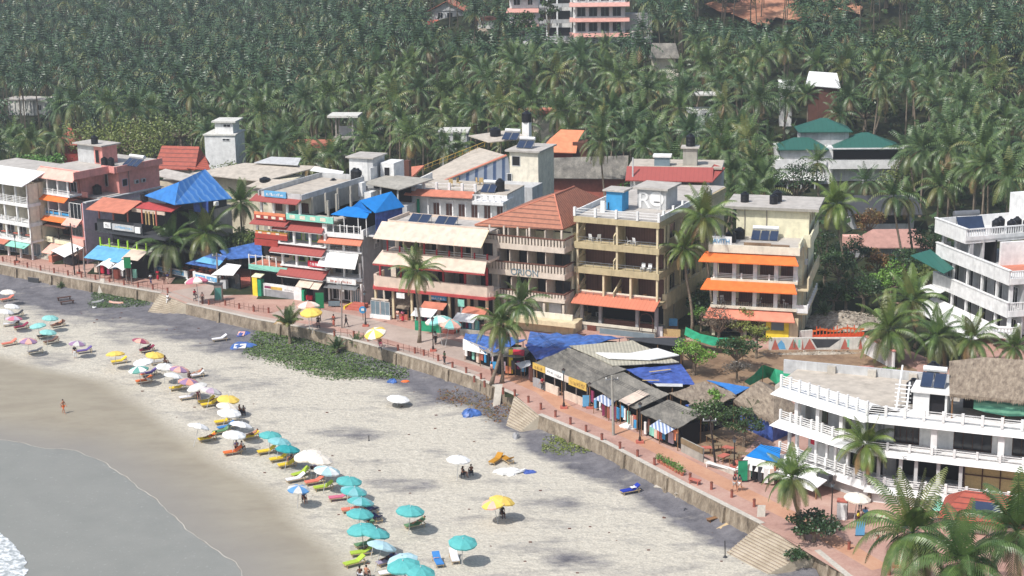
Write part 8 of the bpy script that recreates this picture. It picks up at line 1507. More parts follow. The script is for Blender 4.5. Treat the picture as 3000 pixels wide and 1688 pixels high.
for a in [(('D3',430,1010), 'lie', 'sunbather on the lone yellow lounger nearest the water', 'l_orange', 'l_orange', 30), (('D3',870,985), 'lie', 'sunbather on the yellow lounger right of the white umbrella', None, 'l_brown', 30), (('D3',700,1120), 'sit', 'person in dark top seated on the orange lounger', 'l_purple', 'l_dark', 200), (('D3',755,1125), 'sit', 'person in white seated at the right end of the orange lounger', 'white', 'l_dark', 160), (('D3',730,735), 'sit', 'left of two brown skinned people seated right of the cream umbrella', 'l_brown', 'l_dark', 120), (('D3',775,745), 'sit', 'right of two brown skinned people seated right of the cream umbrella', 'l_grey', 'l_dark', 200),
          (('D2',1990,935), 'lie', 'pale sunbather on the white raised lounger', None, 'beige', 30), (('D2',1905,975), 'sit', 'dark haired person seated left of the white raised lounger', None, 'l_brown', 20), (('D2',1000+995,1160), 'sit', 'person in the shade of the greyish white umbrella', 'l_maroon', 'l_dark', 20), (('D2',1470,690), 'lie', 'person resting on the maroon lounger under the dark red striped umbrella', 'l_dark', 'l_dark', 30), (('D2',590,440), 'lie', 'sunbather on the brown lounger by the upper aqua umbrella', None, 'l_brown', 35), (('D2',1660,815), 'sit', 'dark haired person seated beside the topmost yellow umbrella', None, 'l_brown', 60), (('D2',180,420), 'sit', 'person in navy under the pink and lilac umbrella', 'l_navy', 'l_navy', 0), (('D2',1500,1000), 'lie', 'sunbather on the orange and brown lounger', None, 'white', 28),
          (('D3',1345,1215), 'sit', 'dark haired person beside the darkest teal umbrella', 'l_maroon', 'l_dark', 200), (('D3',1285,1240), 'sit', 'person in black seated behind the yellow loungers', 'l_dark', 'l_dark', 250), (('D3',1500,1350), 'lie', 'left sunbather under the cream umbrellas', 'l_lilac', 'l_dark', 30), (('D3',1620,1350), 'lie', 'right sunbather under the cream umbrellas', None, 'l_dark', 30), (('D1',480,650), 'sit', 'person in dark blue seated under the blue and grey umbrella', 'l_navy', 'l_dark', 30), (('D1',1130,905), 'sit', 'person in dark top on the green lounger of the teal row', 'l_dark', 'l_green', 60), (('D1',1640,900), 'lie', 'person in green on the lone green lounger', 'l_green', 'l_green', 28), (('D1',1330,1265), 'lie', 'person in dark clothes on the lilac grey lounger', 'l_navy', 'l_dark', 32),
          (('D1',2165,385), 'sit', 'right of two people in black under the lone white umbrella', None, 'l_dark', 200), (('D1',2080,405), 'sit', 'left of two people in black under the lone white umbrella', 'l_dark', 'l_dark', 120), (('D1',2475,800), 'sit', 'man in dark clothes seated under the lone yellow umbrellas', 'l_dark', 'l_dark', 20), (('D1',1045,1420), 'sit', 'left person of a pair sitting at the bottom edge of the wet sand', None, 'l_white', 200), (('D1',1110,1410), 'sit', 'right person of a pair sitting at the bottom edge of the wet sand', None, 'l_brown', 160), (('D1',1345,1385), 'sit', 'person seated on the white lounger at the bottom edge', None, 'l_brown', 180), (('D1',1170,1160), 'lie', 'sunbather at the right end of the upper lime lounger', None, 'l_brown', 15)]:
    person(a[0], a[1], a[2], a[3], a[4], 'sho', a[5]-90 if a[1] == 'lie' else a[5], 0., 'skin' if 'pale' in a[2] or len(a[2]) % 2 else K, 'hair' if len(a[2]) % 3 else 'long', 1., None, .5)
root = [o for o in C.objects if str(o.get('label')).startswith('left of two walkers')][0]; obj('cap_crown', MB(1.62).lathe(0, 0, [(.11, 0), (.1, .06), (.03, .1)], 10), 'redpaint', root); obj('cap_brim', MB(1.62).box(-.07, .07, -.2, -.08, .0, .015), 'redpaint', root)
# stools the seated people sit on
for p, z in ((('A2',1960,935), PZ), (('A4',800,1035), PZ), (('A4',1420,1255), PZ), (('D3',730,735), 0), (('D3',775,745), 0), (('D2',1905,975), 0), (('D2',1995,1160), 0), (('D2',1660,815), 0), (('D2',180,420), 0), (('D3',1345,1215), 0), (('D3',1285,1240), 0), (('D1',480,650), 0), (('D1',2165,385), 0), (('D1',2080,405), 0), (('D1',2475,800), 0), (('D1',1045,1420), 0), (('D1',1110,1410), 0)):
    x, y = G(p, z+.5); names = {0: 'low dark stool under a seated beach visitor', PZ: 'low dark stool under a seated promenade vendor'}
    t = empty('stool', names[z], 'stool', (x, y, z), .3, 'stools on the sand' if z == 0 else 'stools on the promenade'); obj('seat', MB().box(-.2, .2, -.2, .2, .33, .38), 'l_dark', t)
    for sx in (-.16, .16):
        for sy in (-.16, .16): obj('leg', MB().box(sx-.02, sx+.02, sy-.02, sy+.02, 0, .33), 'l_dark', t)
# ================================================================= palms and other planting
def frond(mb, fm, az, el, L, nl, r, droop, mi, wleaf, lleaf, bend=True):
    """one feather frond: arched rachis with drooping leaflets on both sides"""
    n = nl; d = Vector((math.cos(az)*math.cos(el), math.sin(az)*math.cos(el), math.sin(el))); p = Vector((0, 0, 0)); st = L/n; P = [p.copy()]; D = [d.copy()]
    for i in range(n):
        t = i/n; d = (d+Vector((0, 0, -droop*(.5+1.6*t)/n*2))).normalized(); p = p+d*st; P.append(p.copy()); D.append(d.copy())
    for i in range(n):
        a, c = P[i], P[i+1]; s = D[i].cross(Vector((0, 0, 1))); s = s.normalized() if s.length > .05 else Vector((1, 0, 0)); w0 = .045*(1-i/n)+.012; w1 = .045*(1-(i+1)/n)+.012
        mb.add([tuple(a-s*w0), tuple(a+s*w0), tuple(c+s*w1), tuple(c-s*w1)], [(0, 1, 2, 3)]); fm.append(mi)
    for i in range(max(1, n//7), n+1):
        t = i/n; ll = lleaf*(math.sin(math.pi*min(1, .18+.82*t))**.55)*(1-.35*t)*r.uniform(.85, 1.1)
        dd = D[min(i, n)]; s = dd.cross(Vector((0, 0, 1))); s = s.normalized() if s.length > .05 else Vector((1, 0, 0)); u = s.cross(dd).normalized()
        for sg in (-1, 1):
            q = (s*sg*.82+dd*.55+u*(.12-.25*t)+Vector((0, 0, -.22-.2*droop*t))).normalized(); b0 = P[i]; m_ = b0+q*ll*.5; e = b0+q*ll*.9+Vector((0, 0, -.28*ll)); w = wleaf*(1-.3*t)
            if bend: mb.add([tuple(b0-dd*w*.35), tuple(b0+dd*w*.35), tuple(m_+dd*w*.5), tuple(m_-dd*w*.5), tuple(e)], [(0, 1, 2, 3), (3, 2, 4)]); fm += [mi, mi]
            else: mb.add([tuple(b0-dd*w*.5), tuple(b0+dd*w*.5), tuple(e)], [(0, 1, 2)]); fm.append(mi)
def crown(seed, nf, nl, L, wleaf, lleaf, bend=True, mats=('palmleaf', 'palmold', 'palmdry'), young=False, dry=.12, droop=0.):
    r = random.Random(seed); mb = MB(); fm = []
    for k in range(nf):
        t = k/(nf-1); az = k*2.39996+r.uniform(-.4, .4); el = R_(84-(40 if young else 118)*t**.9+r.uniform(-8, 8)); dr = (.35+.75*t+droop*(.4+t)+r.uniform(-.12, .2))*(.7 if young else 1)
        mi = 2 if t > .9 and r.random() < .6 else 1 if (t > .62 and r.random() < .35+dry) or r.random() < dry*.4 else 0
        frond(mb, fm, az, el, L*(.78+.22*math.sin(math.pi*min(1, t*1.1+.1)))*r.uniform(.9, 1.08), nl, r, dr, mi, wleaf, lleaf, bend)
    return mesh('crown', mb, list(mats), fm)
CR = [crown(10+k, (26, 22, 30, 24, 28, 20, 26, 31, 18)[k], 14, (5.2, 4.8, 5.4, 5.0, 4.4, 5.6, 5, 4.7, 5.2)[k], .24, (1.3, 1.15, 1.4, 1.2, 1.2, 1.35, 1.1, 1.3, 1.25)[k], True, dry=(.04, .1, .04, .4, .05, .08, .2, .02, .5)[k], droop=(0, .35, -.1, .2, -.25, .15, .4, 0, .3)[k]) for k in range(9)]
CRN = [crown(40+k, 28, 30, 4.5, .13, 1.15, True, dry=.3, droop=(0, .25, .1)[k], mats=('palmnear', 'palmold', 'palmdry')) for k in range(3)]
CRY = [crown(60+k, 18, 16, 2.6, .14, .75, True, young=True, dry=.3) for k in range(2)]
def unittrunk(lean=0.):
    mb = MB(); pts = []; rs = []
    for k in range(9): t = k/8; pts.append((.6*lean*math.sin(t*1.9)+lean*.5*t*t, 0, t)); rs.append(.2*(1-.45*t)+(.08 if k == 0 else 0))
    vs = []; n = 7
    for i, p in enumerate(pts):
        for k in range(n): a = 2*math.pi*k/n; vs.append((p[0]+rs[i]*math.cos(a), p[1]+rs[i]*math.sin(a), p[2]))
    mb.v = vs
    for i in range(8):
        for k in range(n): mb.f.append((i*n+k, i*n+(k+1) % n, (i+1)*n+(k+1) % n, (i+1)*n+k))
    return mesh('trunk', mb, 'trunk', smooth=True), pts[-1][0]
TR = [unittrunk(l) for l in (0., .5, 1.1, 1.8)]
nb = MB()
for k in range(9): a = k*.7; nb.ball((.28*math.cos(a), .28*math.sin(a), -.25-.12*(k % 3)), .13, 7, 5)
NUT = mesh('coconuts', nb, 'brown')
def palm(x, y, z, h, label, group=None, ci=0, ti=0, s=1., rz=0., name='coconut_palm', crowns=None, nuts=False):
    root = empty(name, label, 'palm tree', (x, y, z), rz, group); tm, lx = TR[ti]
    t = link(bpy.data.objects.new('trunk', tm), root); t.scale = (1, 1, h)
    c = link(bpy.data.objects.new('crown', (crowns or CR)[ci % len(crowns or CR)]), root); c.location = (lx, 0, h-.05); c.scale = (s, s, s); c.rotation_euler = (.16*math.sin(rz*5), .16*math.cos(rz*3), rz*1.7)
    if nuts: n = link(bpy.data.objects.new('coconuts', NUT), root); n.location = (lx, 0, h-.05)
    return root
def palm_to(cp, bp, zb, label, s=1., crowns=None, ci=0, name='coconut_palm', nuts=True):
    """trunk from photo point bp (at height zb) to crown centre cp, standing in the plane y = const"""
    x, y = G(bp, zb); q = Q(*cp) if isinstance(cp[0], str) else cp; u, v = q[0]-1500, q[1]-844; u, v = u*cR-v*sR, u*sR+v*cR
    d = (u/F, cT-v/F*sT, -sT-v/F*cT); t = y/d[1]; cx, cz = d[0]*t, H+d[2]*t
    root = empty(name, label, 'palm tree', (x, y, zb)); L_ = cx-x; h = cz-zb; mb = MB()
    pts = [(L_*(k/8)**1.3+.15*math.sin(k*.8), 0, h*k/8) for k in range(9)]; mb.tube(pts, [.2*(1-.4*k/8)+(.1 if k == 0 else 0) for k in range(9)], 8); obj('trunk', mb, 'trunk', root, smooth=True)
    c = link(bpy.data.objects.new('crown', (crowns or CR)[ci % len(crowns or CR)]), root); c.location = pts[-1]; c.scale = (s,)*3; c.rotation_euler = (0, 0, ci*1.3+x)
    if nuts: n = link(bpy.data.objects.new('coconuts', NUT), root); n.location = pts[-1]
    return root
palm_to(('A4',1790,500), ('A4',1815,1215), PZ, 'tall coconut palm in front of the cream hotel with pale awnings', .95, CRN, 0)
palm_to(('A2',1705,395), ('A2',1715,735), PZ, 'left coconut palm in front of the dark blue roofed restaurant', 1.35, CRN, 1); palm_to(('A2',2075,290), ('A2',2085,725), PZ, 'right coconut palm between the dark restaurant and the stepped hotel', 1.35, CRN, 2); palm_to(('A1',2425,1185), ('A2',2460,600), PZ, 'slim coconut palm with upright fronds left of the stepped hotel', 1.0, CRN, 0)
palm_to(('B2',745,240), ('B2',757,832), PZ, 'upright coconut palm among the leaning trunks by the market stalls', 1.0, CRN, 1); palm_to(('B1',610,1330), ('B2',650,850), PZ, 'leaning coconut palm with the higher crown before the ORION lettered hotel', .85, CRN, 2)
palm_to(('C2',985,1210), ('C3',1010,700), PZ, 'coconut palm in front of the bend of the curved white hotel', .85, CRN, 0); palm_to(('C3',235,460), ('C3',350,1150), 1.2, 'coconut palm standing at the wide concrete steps', .85, CRN, 1)
palm_to(('C3',1455,1010), ('C3',1480,1700), PZ, 'big coconut palm in the bottom right foreground, left of the red pavilion roof', 1.4, CRN, 2); palm_to(('C3',2500,1000), ('C3',2540,1800), PZ, 'big coconut palm at the right edge in the bottom foreground', 1.35, CRN, 0); palm_to(('C3',1960,1320), ('C3',1950,2000), PZ, 'lowest foreground coconut palm cut by the bottom edge', 1.35, CRN, 1)
palm_to(('B1',2250,790), (2027,978), PZ, 'coconut palm with a long bare trunk right of the tan hotel', .85, CRN, 2); palm_to(('B3',560,640), (2085,975), PZ, 'bushy coconut palm between the tan hotel and the orange awning hotel', 1.15, CRN, 0); palm_to(('B3',1890,520), ('B4',1985,60), PZ, 'tall coconut palm at the right corner of the orange awning hotel', 1.15, CRN, 1); palm_to(('C1',1265,90), ('C1',1355,960), PZ, 'left of two slim trunked palms before the dusty pink roof', .9, CR, 3); palm_to(('C1',1410,110), ('C1',1450,900), PZ, 'right of two slim trunked palms before the dusty pink roof', .9, CR, 1)
palm_to(('C2',1210,60), ('C2',1270,400), PZ, 'drooping coconut palm over the white wall of the vacant lot', 1.25, CRN, 2); palm_to(('C1',1440,1130), ('C2',1480,250), PZ, 'low bushy palm left of the corner hotel canopy', 1.15, CRN, 0); palm_to(('C2',1700,130), ('C2',1720,420), PZ, 'left of the two low palms behind the big thatched shelter', 1.1, CRN, 1, nuts=False); palm_to(('C2',2050,150), ('C2',2060,430), PZ, 'middle low palm behind the big thatched shelter', 1.0, CRN, 2, nuts=False); palm_to(('C2',2480,230), ('C2',2480,450), PZ, 'small dark palm at the right edge behind the thatched shelter', .7, CRN, 0, nuts=False)
palm_to(('A3',420,440), ('A3',430,760), 2.2, 'drooping palm rising behind the stepped hotel sign', .8, CR, 2); palm_to(('A3',740,330), ('A3',745,640), 2.2, 'palm left of the white stair block', .85, CR, 4); palm_to(('A3',1000,230), ('A3',1000,600), 2.2, 'palm behind the white stair block', .9, CR, 0); palm_to(('B1',520,60), ('B1',590,420), 2.2, 'left palm behind the tiled hip roof', .95, CR, 1); palm_to(('B1',700,110), ('B1',700,420), 2.2, 'right palm behind the tiled hip roof', .9, CR, 5)
palm_to(('E2',1480,1130), ('E2',1490,1330), 4.5, 'dark palm between the cream rear block and the orange roofed house', .9, CR, 3); palm_to(('B3',980,230), ('B3',980,480), 4, 'yellowish palm above the orange awning hotel roof', .9, CR, 3); palm_to(('B3',750,300), ('B3',760,560), 4, 'palm at the right end of the red eave', .8, CR, 2); palm_to(('B3',2190,280), ('B3',2250,700), 2.2, 'left palm over the white pavilion', .8, CR, 0); palm_to(('B3',1700,90), ('B3',1700,500), 2.2, 'brownish palm before the green roofed house porch', .85, CR, 3)
def youngpalm(p, z, h, s, label, ci=0, crowns=None):
    x, y = G(p, z); r = empty('young_palm', label, 'young palm', (x, y, z)); obj('trunk', MB().tube([(0, 0, 0), (0, 0, h)], [.22, .15], 7), 'trunk', r); c = link(bpy.data.objects.new('crown', (crowns or CRY)[ci]), r); c.location = (0, 0, h-.05); c.scale = (s,)*3
youngpalm(('A4',515,1235), .1, 2.6, 1.25, 'young palm with erect fronds growing from the beach at the sea wall'); youngpalm(('A4',990,1330), .1, .7, .75, 'small dry palm at the foot of the sea wall, left of a yellowing one', 1); youngpalm(('A4',1185,1320), .1, 1.0, .75, 'small yellowing palm at the foot of the sea wall', 0); youngpalm(('A2',622,850), .1, .3, .45, 'tiny palm on the grey sand at the far left sea wall', 1); youngpalm(('B4',1085,1420), PZ, 1.6, .95, 'young palm in front of the big thatched hut', 0); youngpalm(('C1',560,1330), PZ, .8, .8, 'young palm beside the right wall of the orange awning hotel', 1); youngpalm(('A1',1830,1000), 11.5, .4, .6, 'small palm beside the blue hip roof ridge', 0) if 0 else None
# leafy trees / shrubs: trunk, limbs, clumps of leaf faces
def tree(p, zb, h, rx, rz, mat, label, n=1500, leaf=.3, name='leafy_tree', cat='tree', bare=False, clumps=14, seed=None, flat_=1.):
    x, y = p if not isinstance(p[0], str) and len(p) == 2 and abs(p[0]) < 400 and p[1] < 0 else G(p, zb); r = random.Random(seed if seed is not None else int(x*31+y*17)); root = empty(name, label, cat, (x, y, zb)); tk = MB(); top = h-rz
    tk.tube([(0, 0, -.2), (.1, 0, top*.5), (.05, .05, max(top, .3))], [rx*.07+.05, rx*.055+.04, rx*.04+.03], 7); cl = []
    for k in range(clumps):
        a = k*2.4+r.uniform(-.3, .3); q = math.sqrt((k+.5)/clumps)*.78; c = Vector((rx*q*math.cos(a), rx*q*math.sin(a), top*r.uniform(.55, 1)+rz*(.2+(.8-.7*q*q)*r.uniform(.4, 1.1))*flat_)); cl.append((c, rx*r.uniform(.28, .42)))
        tk.tube([(.05, .05, max(top*.8, .2)), tuple(c*.55+Vector((0, 0, top*.3))), tuple(c)], [rx*.03+.02, rx*.018+.012, .012], 5)
    obj('trunk', tk, 'trunk', root); lf = MB()
    for k in range(n):
        c, R0 = cl[r.randrange(len(cl))]; d = Vector((r.gauss(0, 1), r.gauss(0, 1), r.gauss(0, .8))).normalized()*R0*(r.random()**.4); q = c+Vector((d.x, d.y, d.z*.62)); s = leaf*r.uniform(.5, 1.1)
        u = Vector((r.gauss(0, 1), r.gauss(0, 1), r.gauss(0, .5))).normalized(); v = u.cross(Vector((r.gauss(0, 1), r.gauss(0, 1), r.gauss(0, 1)))).normalized()
        if bare: lf.add([tuple(q), tuple(q+u*s*2), tuple(q+u*s*2+v*.04), tuple(q+v*.04)], [(0, 1, 2, 3)])
        else: lf.add([tuple(q-u*s*.5), tuple(q+v*s*.4), tuple(q+u*s*.5), tuple(q-v*s*.4)], [(0, 1, 2, 3)])
    obj('crown', lf, mat, root); return root
tree(proj(-75, 314, 2), 2, 12.5, 12, 3.6, 'leafolive', 'broad flat topped feathery tree behind the pink hotel', 6000, .5, clumps=34); tree(proj(-84, 290, 2), 2, 10.5, 6, 3.5, 'leafbright', 'bright green leafy tree left of the pink hotel stair tower', 2600, .5)
tree(proj(-66, 326, 2), 2, 12, 9, 3, 'leafolive', 'olive spreading tree behind the broad flat topped one', 2600, .5)
tree(('C3',450,1150), 1.4, 3.2, 2.6, 1.6, 'leafdark', 'large glossy green bush beside the wide concrete steps', 1800, .3, 'bush', 'bush'); tree(('C3',290,1330), .6, 1.4, 1.3, .8, 'leafdark', 'smaller green bush at the foot of the wide concrete steps', 600, .25, 'bush', 'bush')
tree(('B4',450,860), PZ, 4.6, 2.6, 2.6, 'leafbright', 'spreading bright green tree over the blue market roof', 1500, .32); tree(('B4',880,800), PZ, 4.6, 2.6, 3.2, 'leafdark', 'dark green bushy tree beside the green netting', 1700, .32); tree(('B4',1080,690), PZ, 4.8, 1.8, 1.8, 'leafolive', 'olive shrub at the left edge of the vacant lot', 1000, .28)
tree(('B4',700,480), PZ, 4.4, 2.8, 3.6, 'leafgrey', 'dry brownish shrub under the pink lowest eave', 1500, .25); tree(('B4',930,480), PZ, 3.8, 2.4, 3., 'leafolive', 'olive bush in front of the orange awning hotel entrance', 1200, .28); tree(('B4',520,420), PZ, 3.6, 1.6, 2.8, 'leafbright', 'small bright tree beside the tan hotel', 700, .28); tree(('B4',880,930), PZ, 3, 1.8, 1.4, 'leafgrey', 'dry leafless shrub behind the market huts', 900, .2)
tree(('B4',680,1340), PZ, 3.6, 1.6, 1.4, 'leafbright', 'papaya like bush above the garden restaurant', 700, .35); tree(('C4',2000,60), PZ, 4.2, 2.6, 1.6, 'leafdark', 'shady tree over the garden restaurant tables', 1500, .3); tree(('C4',2330,140), PZ, 4.2, 2.2, 1.6, 'leafdark', 'dark tree beside the bright blue sheet roof', 1200, .3); tree(('C4',1830,60), PZ, 3.6, 1.6, 1.4, 'leafolive', 'small tree beside the weathered grey garden wall', 800, .28)
tree(('B4',1620,910), PZ, 1.5, 2.2, 1.0, 'leafolive', 'dry yellowish shrub behind the curved hotel roof', 900, .22, 'bush', 'bush'); tree(('B4',2420,870), PZ, 1.0, 1.6, .8, 'leafbright', 'low bright yellow green bush on the pink slab edge', 500, .25, 'bush', 'bush'); tree(('B2',2280,330), PZ, 1.4, 1.0, .9, 'leafbright', 'small potted bush by the tan hotel glass shop', 350, .2, 'bush', 'bush')
gi = 0
desc = ['left', 'centre left', 'centre', 'centre right', 'right', 'far right', 'rear left', 'rear', 'rear right', 'front', 'front left', 'front right']
for k, (x, y, h, rx, mt) in enumerate(((950,1250,5,3.2,'leafdark'),(1230,1150,5,3.4,'leafbright'),(1400,1080,6.5,3.6,'leafdark'),(700,1120,7.5,3.6,'leafdark'),(560,1030,8.5,3.6,'leafdark'),(1560,1150,5.5,3.2,'leafolive'),(840,980,7,3,'leafdark'),(1100,1000,5.5,2.6,'leafred'),(1600,900,8,3.4,'leafdark'),(1000,620,7,2.6,'leafred'),(1750,900,6,2.6,'leafdark'),(650,1260,4,2.4,'leafdark'))):
    tree(('C1', x, y), PZ, h, rx, h*.5, mt, 'dense %s tree at the %s of the garden beside the orange awning hotel' % ({'leafdark': 'dark green', 'leafbright': 'bright green', 'leafolive': 'olive', 'leafred': 'reddish'}[mt], desc[k]), 1700, .34)
for k, (x, y) in enumerate(((780,1250), (530,1260), (1490,1000))): youngpalm(('C1', x, y), PZ, (4.6, 3.4, 3)[k], .5, ('tall papaya like plant with bare stem in the garden', 'shorter papaya like plant beside the orange awning hotel wall', 'spindly palm in front of the corner hotel')[k], k % 2)
for k, (x, y, h, rx, mt) in enumerate(((-59, 294, 9, 5, 'leafdark'), (-51, 293, 8, 4.5, 'leafolive'), (-47, 287, 7.5, 4, 'leafdark'), (-64, 284, 8, 4, 'leafdark'), (24.5, 219, 6, 3.4, 'leafdark'), (27.5, 212, 5, 3, 'leafolive'), (25, 206, 4.5, 2.6, 'leafdark'), (50, 282, 8, 5, 'leafdark'), (70, 288, 7, 5, 'leafolive'), (-24, 284, 9, 4, 'leafdark'), (0, 276, 7, 4, 'leafolive'), (-37, 268, 8, 4, 'leafdark'), (-44, 238.5, 6.5, 3, 'leafdark'), (-41, 241, 7.5, 3.2, 'leafolive'), (-37.5, 240, 6.5, 2.6, 'leafdark'))):
    tree(proj(x, y, 2), 2, h, rx, h*.7, mt, ('dark tree at the foot of the pale roof tower house', 'olive tree right of the pale roof tower house', 'dark tree behind the broad grey sheet roofs', 'dark tree above the steep red tiled roof', 'rear dark tree in the alley right of the tan hotel', 'olive tree in the alley right of the tan hotel', 'front dark shrub in the alley right of the tan hotel', 'dark tree at the left foot of the green roofed house', 'olive tree at the right foot of the green roofed house', 'dark tree behind the bright white stair block', 'olive tree left of the long grey shed', 'dark tree behind the stepped hotel roof', 'dark leafy tree behind the blue terrace canopy', 'olive tree right of the blue hip roof', 'dark leafy tree beside the stepped hotel left side')[k], 1500, .42)
# hillside bushes
def hz(x, y): return hgt(x, y)
def tree_at(x, y, h, rx, mt, label, n=1800, leaf=.6, bare=False, rz=None):
    z = hz(x, y); px = proj(x, y, z); return tree(px, z, h, rx, rz or h*.6, mt, label, n, leaf, bare=bare)
tree_at(97, 425, 10, 9, 'leafgrey', 'large bare grey branched tree on the hill, top right', 6000, .55, True); tree_at(56, 428, 7, 9, 'leafdark', 'dense dark shrub mass left of the bare red earth', 2600, .7); tree_at(30, 372, 9, 5, 'leafdark', 'dark tree beside the right hillside hotel', 1600, .6)
tree_at(3, 388, 11, 4.6, 'leafdark', 'dark bluish green tree in front of the tall hillside block', 1800, .6); tree_at(9.5, 392, 15, 2.6, 'leafdark', 'slim dark tree climbing the tall hillside block', 1100, .5); tree_at(-7, 386, 8, 5, 'leafdark', 'rounded dark tree left of the tall hillside block', 1600, .6); tree_at(76, 415, 7, 6, 'leafolive', 'olive shrub on the hill right of the bare red earth', 1500, .6); tree_at(110, 360, 10, 6, 'leafdark', 'dark leafy tree among the right slope palms', 1500, .6); tree_at(72, 330, 9, 6, 'leafdark', 'bushy tree between palms behind the green roofed house', 1600, .6); tree_at(88, 380, 9, 6, 'leafolive', 'olive crowned tree on the right slope', 1500, .6)
tree_at(-17, 268, 9, 3.4, 'leafdark', 'dark bush behind the long roof house chimney', 900, .4); tree_at(20, 262, 9, 4, 'leafbright', 'leafy creeper covered tree left of the red eave', 1200, .4)
mb = MB(); r = random.Random(12)
def patch(name, mat, cx, cy, rx, ry, n, lift):
    mb = MB()
    N = 26
    ring = [(cx+rx*math.cos(6.283*k/N)*(1+.25*math.sin(k*2.3)), cy+ry*math.sin(6.283*k/N)*(1+.3*math.cos(k*1.7))) for k in range(N)]
    mb.v = [(x, y, hgt(x, y)+lift) for x, y in ring]+[(cx, cy, hgt(cx, cy)+lift+.3)]; mb.f = [(k, (k+1) % N, N) for k in range(N)]
    return tag(obj(name, mb, mat), kind='structure')
patch('bare_hillside', 'redearth', 66, 436, 13, 22, 0, 1.2); patch('bare_hillside', 'redearth', 84, 440, 9, 18, 0, 1.0)
# ---------------------------------------------------------------- the grove
CLEAR = [(1255,10,1370,85,428),(1380,70,1450,125,400),(1490,0,1600,80,398),(1600,0,1850,100,396),(2040,0,2330,70,470),(0,275,145,385,399),(590,355,710,475,300),(460,425,620,505,274),(2350,180,2490,255,331),(2290,330,2650,560,299),(1590,455,1850,560,282),(1590,375,1715,480,298),(955,320,1050,430,310),(1905,120,2005,185,360),
         (2510,590,2720,750,262),(440,470,900,570,268),(1880,200,2200,315,200),(255,360,560,450,335),(1400,320,1480,350,296),(2500,10,2680,110,425),(80,400,280,480,300)]
def blocked(x, y, z):
    u, v = proj(x, y, z)
    for a, b_, c_, d_, Y in CLEAR:
        if a-18 < u < c_+18 and b_-30 < v < d_+26 and y < Y: return True
    return False
BOX = [(-16, 433, 8, 9), (8, 400, 22, 12), (34, 362, 7, 7), (63, 303, 18, 14), (11, 283, 12, 8), (9, 300, 8, 7), (-118, 400, 9, 8), (-53, 303, 7, 7), (-56, 277, 7, 7), (-45, 272, 16, 10), (-31, 312, 5, 5), (-10, 299, 5, 6), (62, 334, 6, 6), (63, 264, 8, 4), (60, 245, 8, 5), (23, 236, 14, 16), (-6, 262, 17, 22), (-70, 262, 20, 14), (-75, 314, 13, 9), (-66, 326, 8, 7), (5, 320, 7, 5), (39, 328, 7, 6), (38, 210, 11, 12), (-8, 402, 8, 7), (-85, 323, 5, 5), (-103, 387, 9, 5), (-38, 308, 6, 5)]
r = random.Random(77); cand = []; grid = {}
def front(x):
    return float(np.interp(x, [-140, -100, -70, -40, -15, 5, 22, 30, 45, 60, 70, 78, 130], [300, 296, 300, 290, 286, 292, 262, 243, 252, 270, 244, 226, 208]))
tries = 0
while tries < 60000:
    tries += 1
    y = 215+(r.random()**1.0)*560; w = y*.36+12; x = r.uniform(-w, w+6)
    if y < front(x): continue
    if x > -5 and y > 470: continue
    if x > -60 and y > 540: continue
    ms = 5.0+(y-250)*.001
    gx, gy = int(x//5), int(y//5); ok = True
    for i in (-1, 0, 1):
        for j in (-1, 0, 1):
            for (qx, qy) in grid.get((gx+i, gy+j), ()):
                if (qx-x)**2+(qy-y)**2 < ms*ms: ok = False
    if not ok: continue
    if any(abs(x-a) < c_ and abs(y-b_) < d_ for a, b_, c_, d_ in BOX): continue
    h = r.uniform(7, 14)
    z = hgt(x, y)
    if blocked(x, y, z+h): continue
    u, v = proj(x, y, z+h)
    if u < -70 or u > 3070 or v < -70: continue
    grid.setdefault((gx, gy), []).append((x, y)); cand.append((x, y, z, h))
cand.sort(key=lambda c: math.dist((c[0], c[1], c[2]), (0, 0, H)))
near, far = cand[:262], cand[262:]
def region(x, y):
    if x < -62: return 'coconut palm in the grove at the far left behind the pink hotel', 'palms of the far left grove'
    if x < -18: return 'coconut palm in the grove behind the stepped hotel and the bare frame tower', 'palms of the centre left grove'
    if x < 28: return 'coconut palm in the grove behind the tiled hip roof and long grey shed', 'palms of the centre grove'
    if y < 300: return 'coconut palm around the garden houses right of the orange awning hotel', 'palms around the right hand garden houses'
    return 'coconut palm on the slope around and above the green roofed house', 'palms of the right hand slope'
for k, (x, y, z, h) in enumerate(near):
    lab, grp = region(x, y); palm(x, y, z, h, lab, grp, r.randrange(9), r.randrange(4), r.uniform(.85, 1.22), r.uniform(0, 6.28))
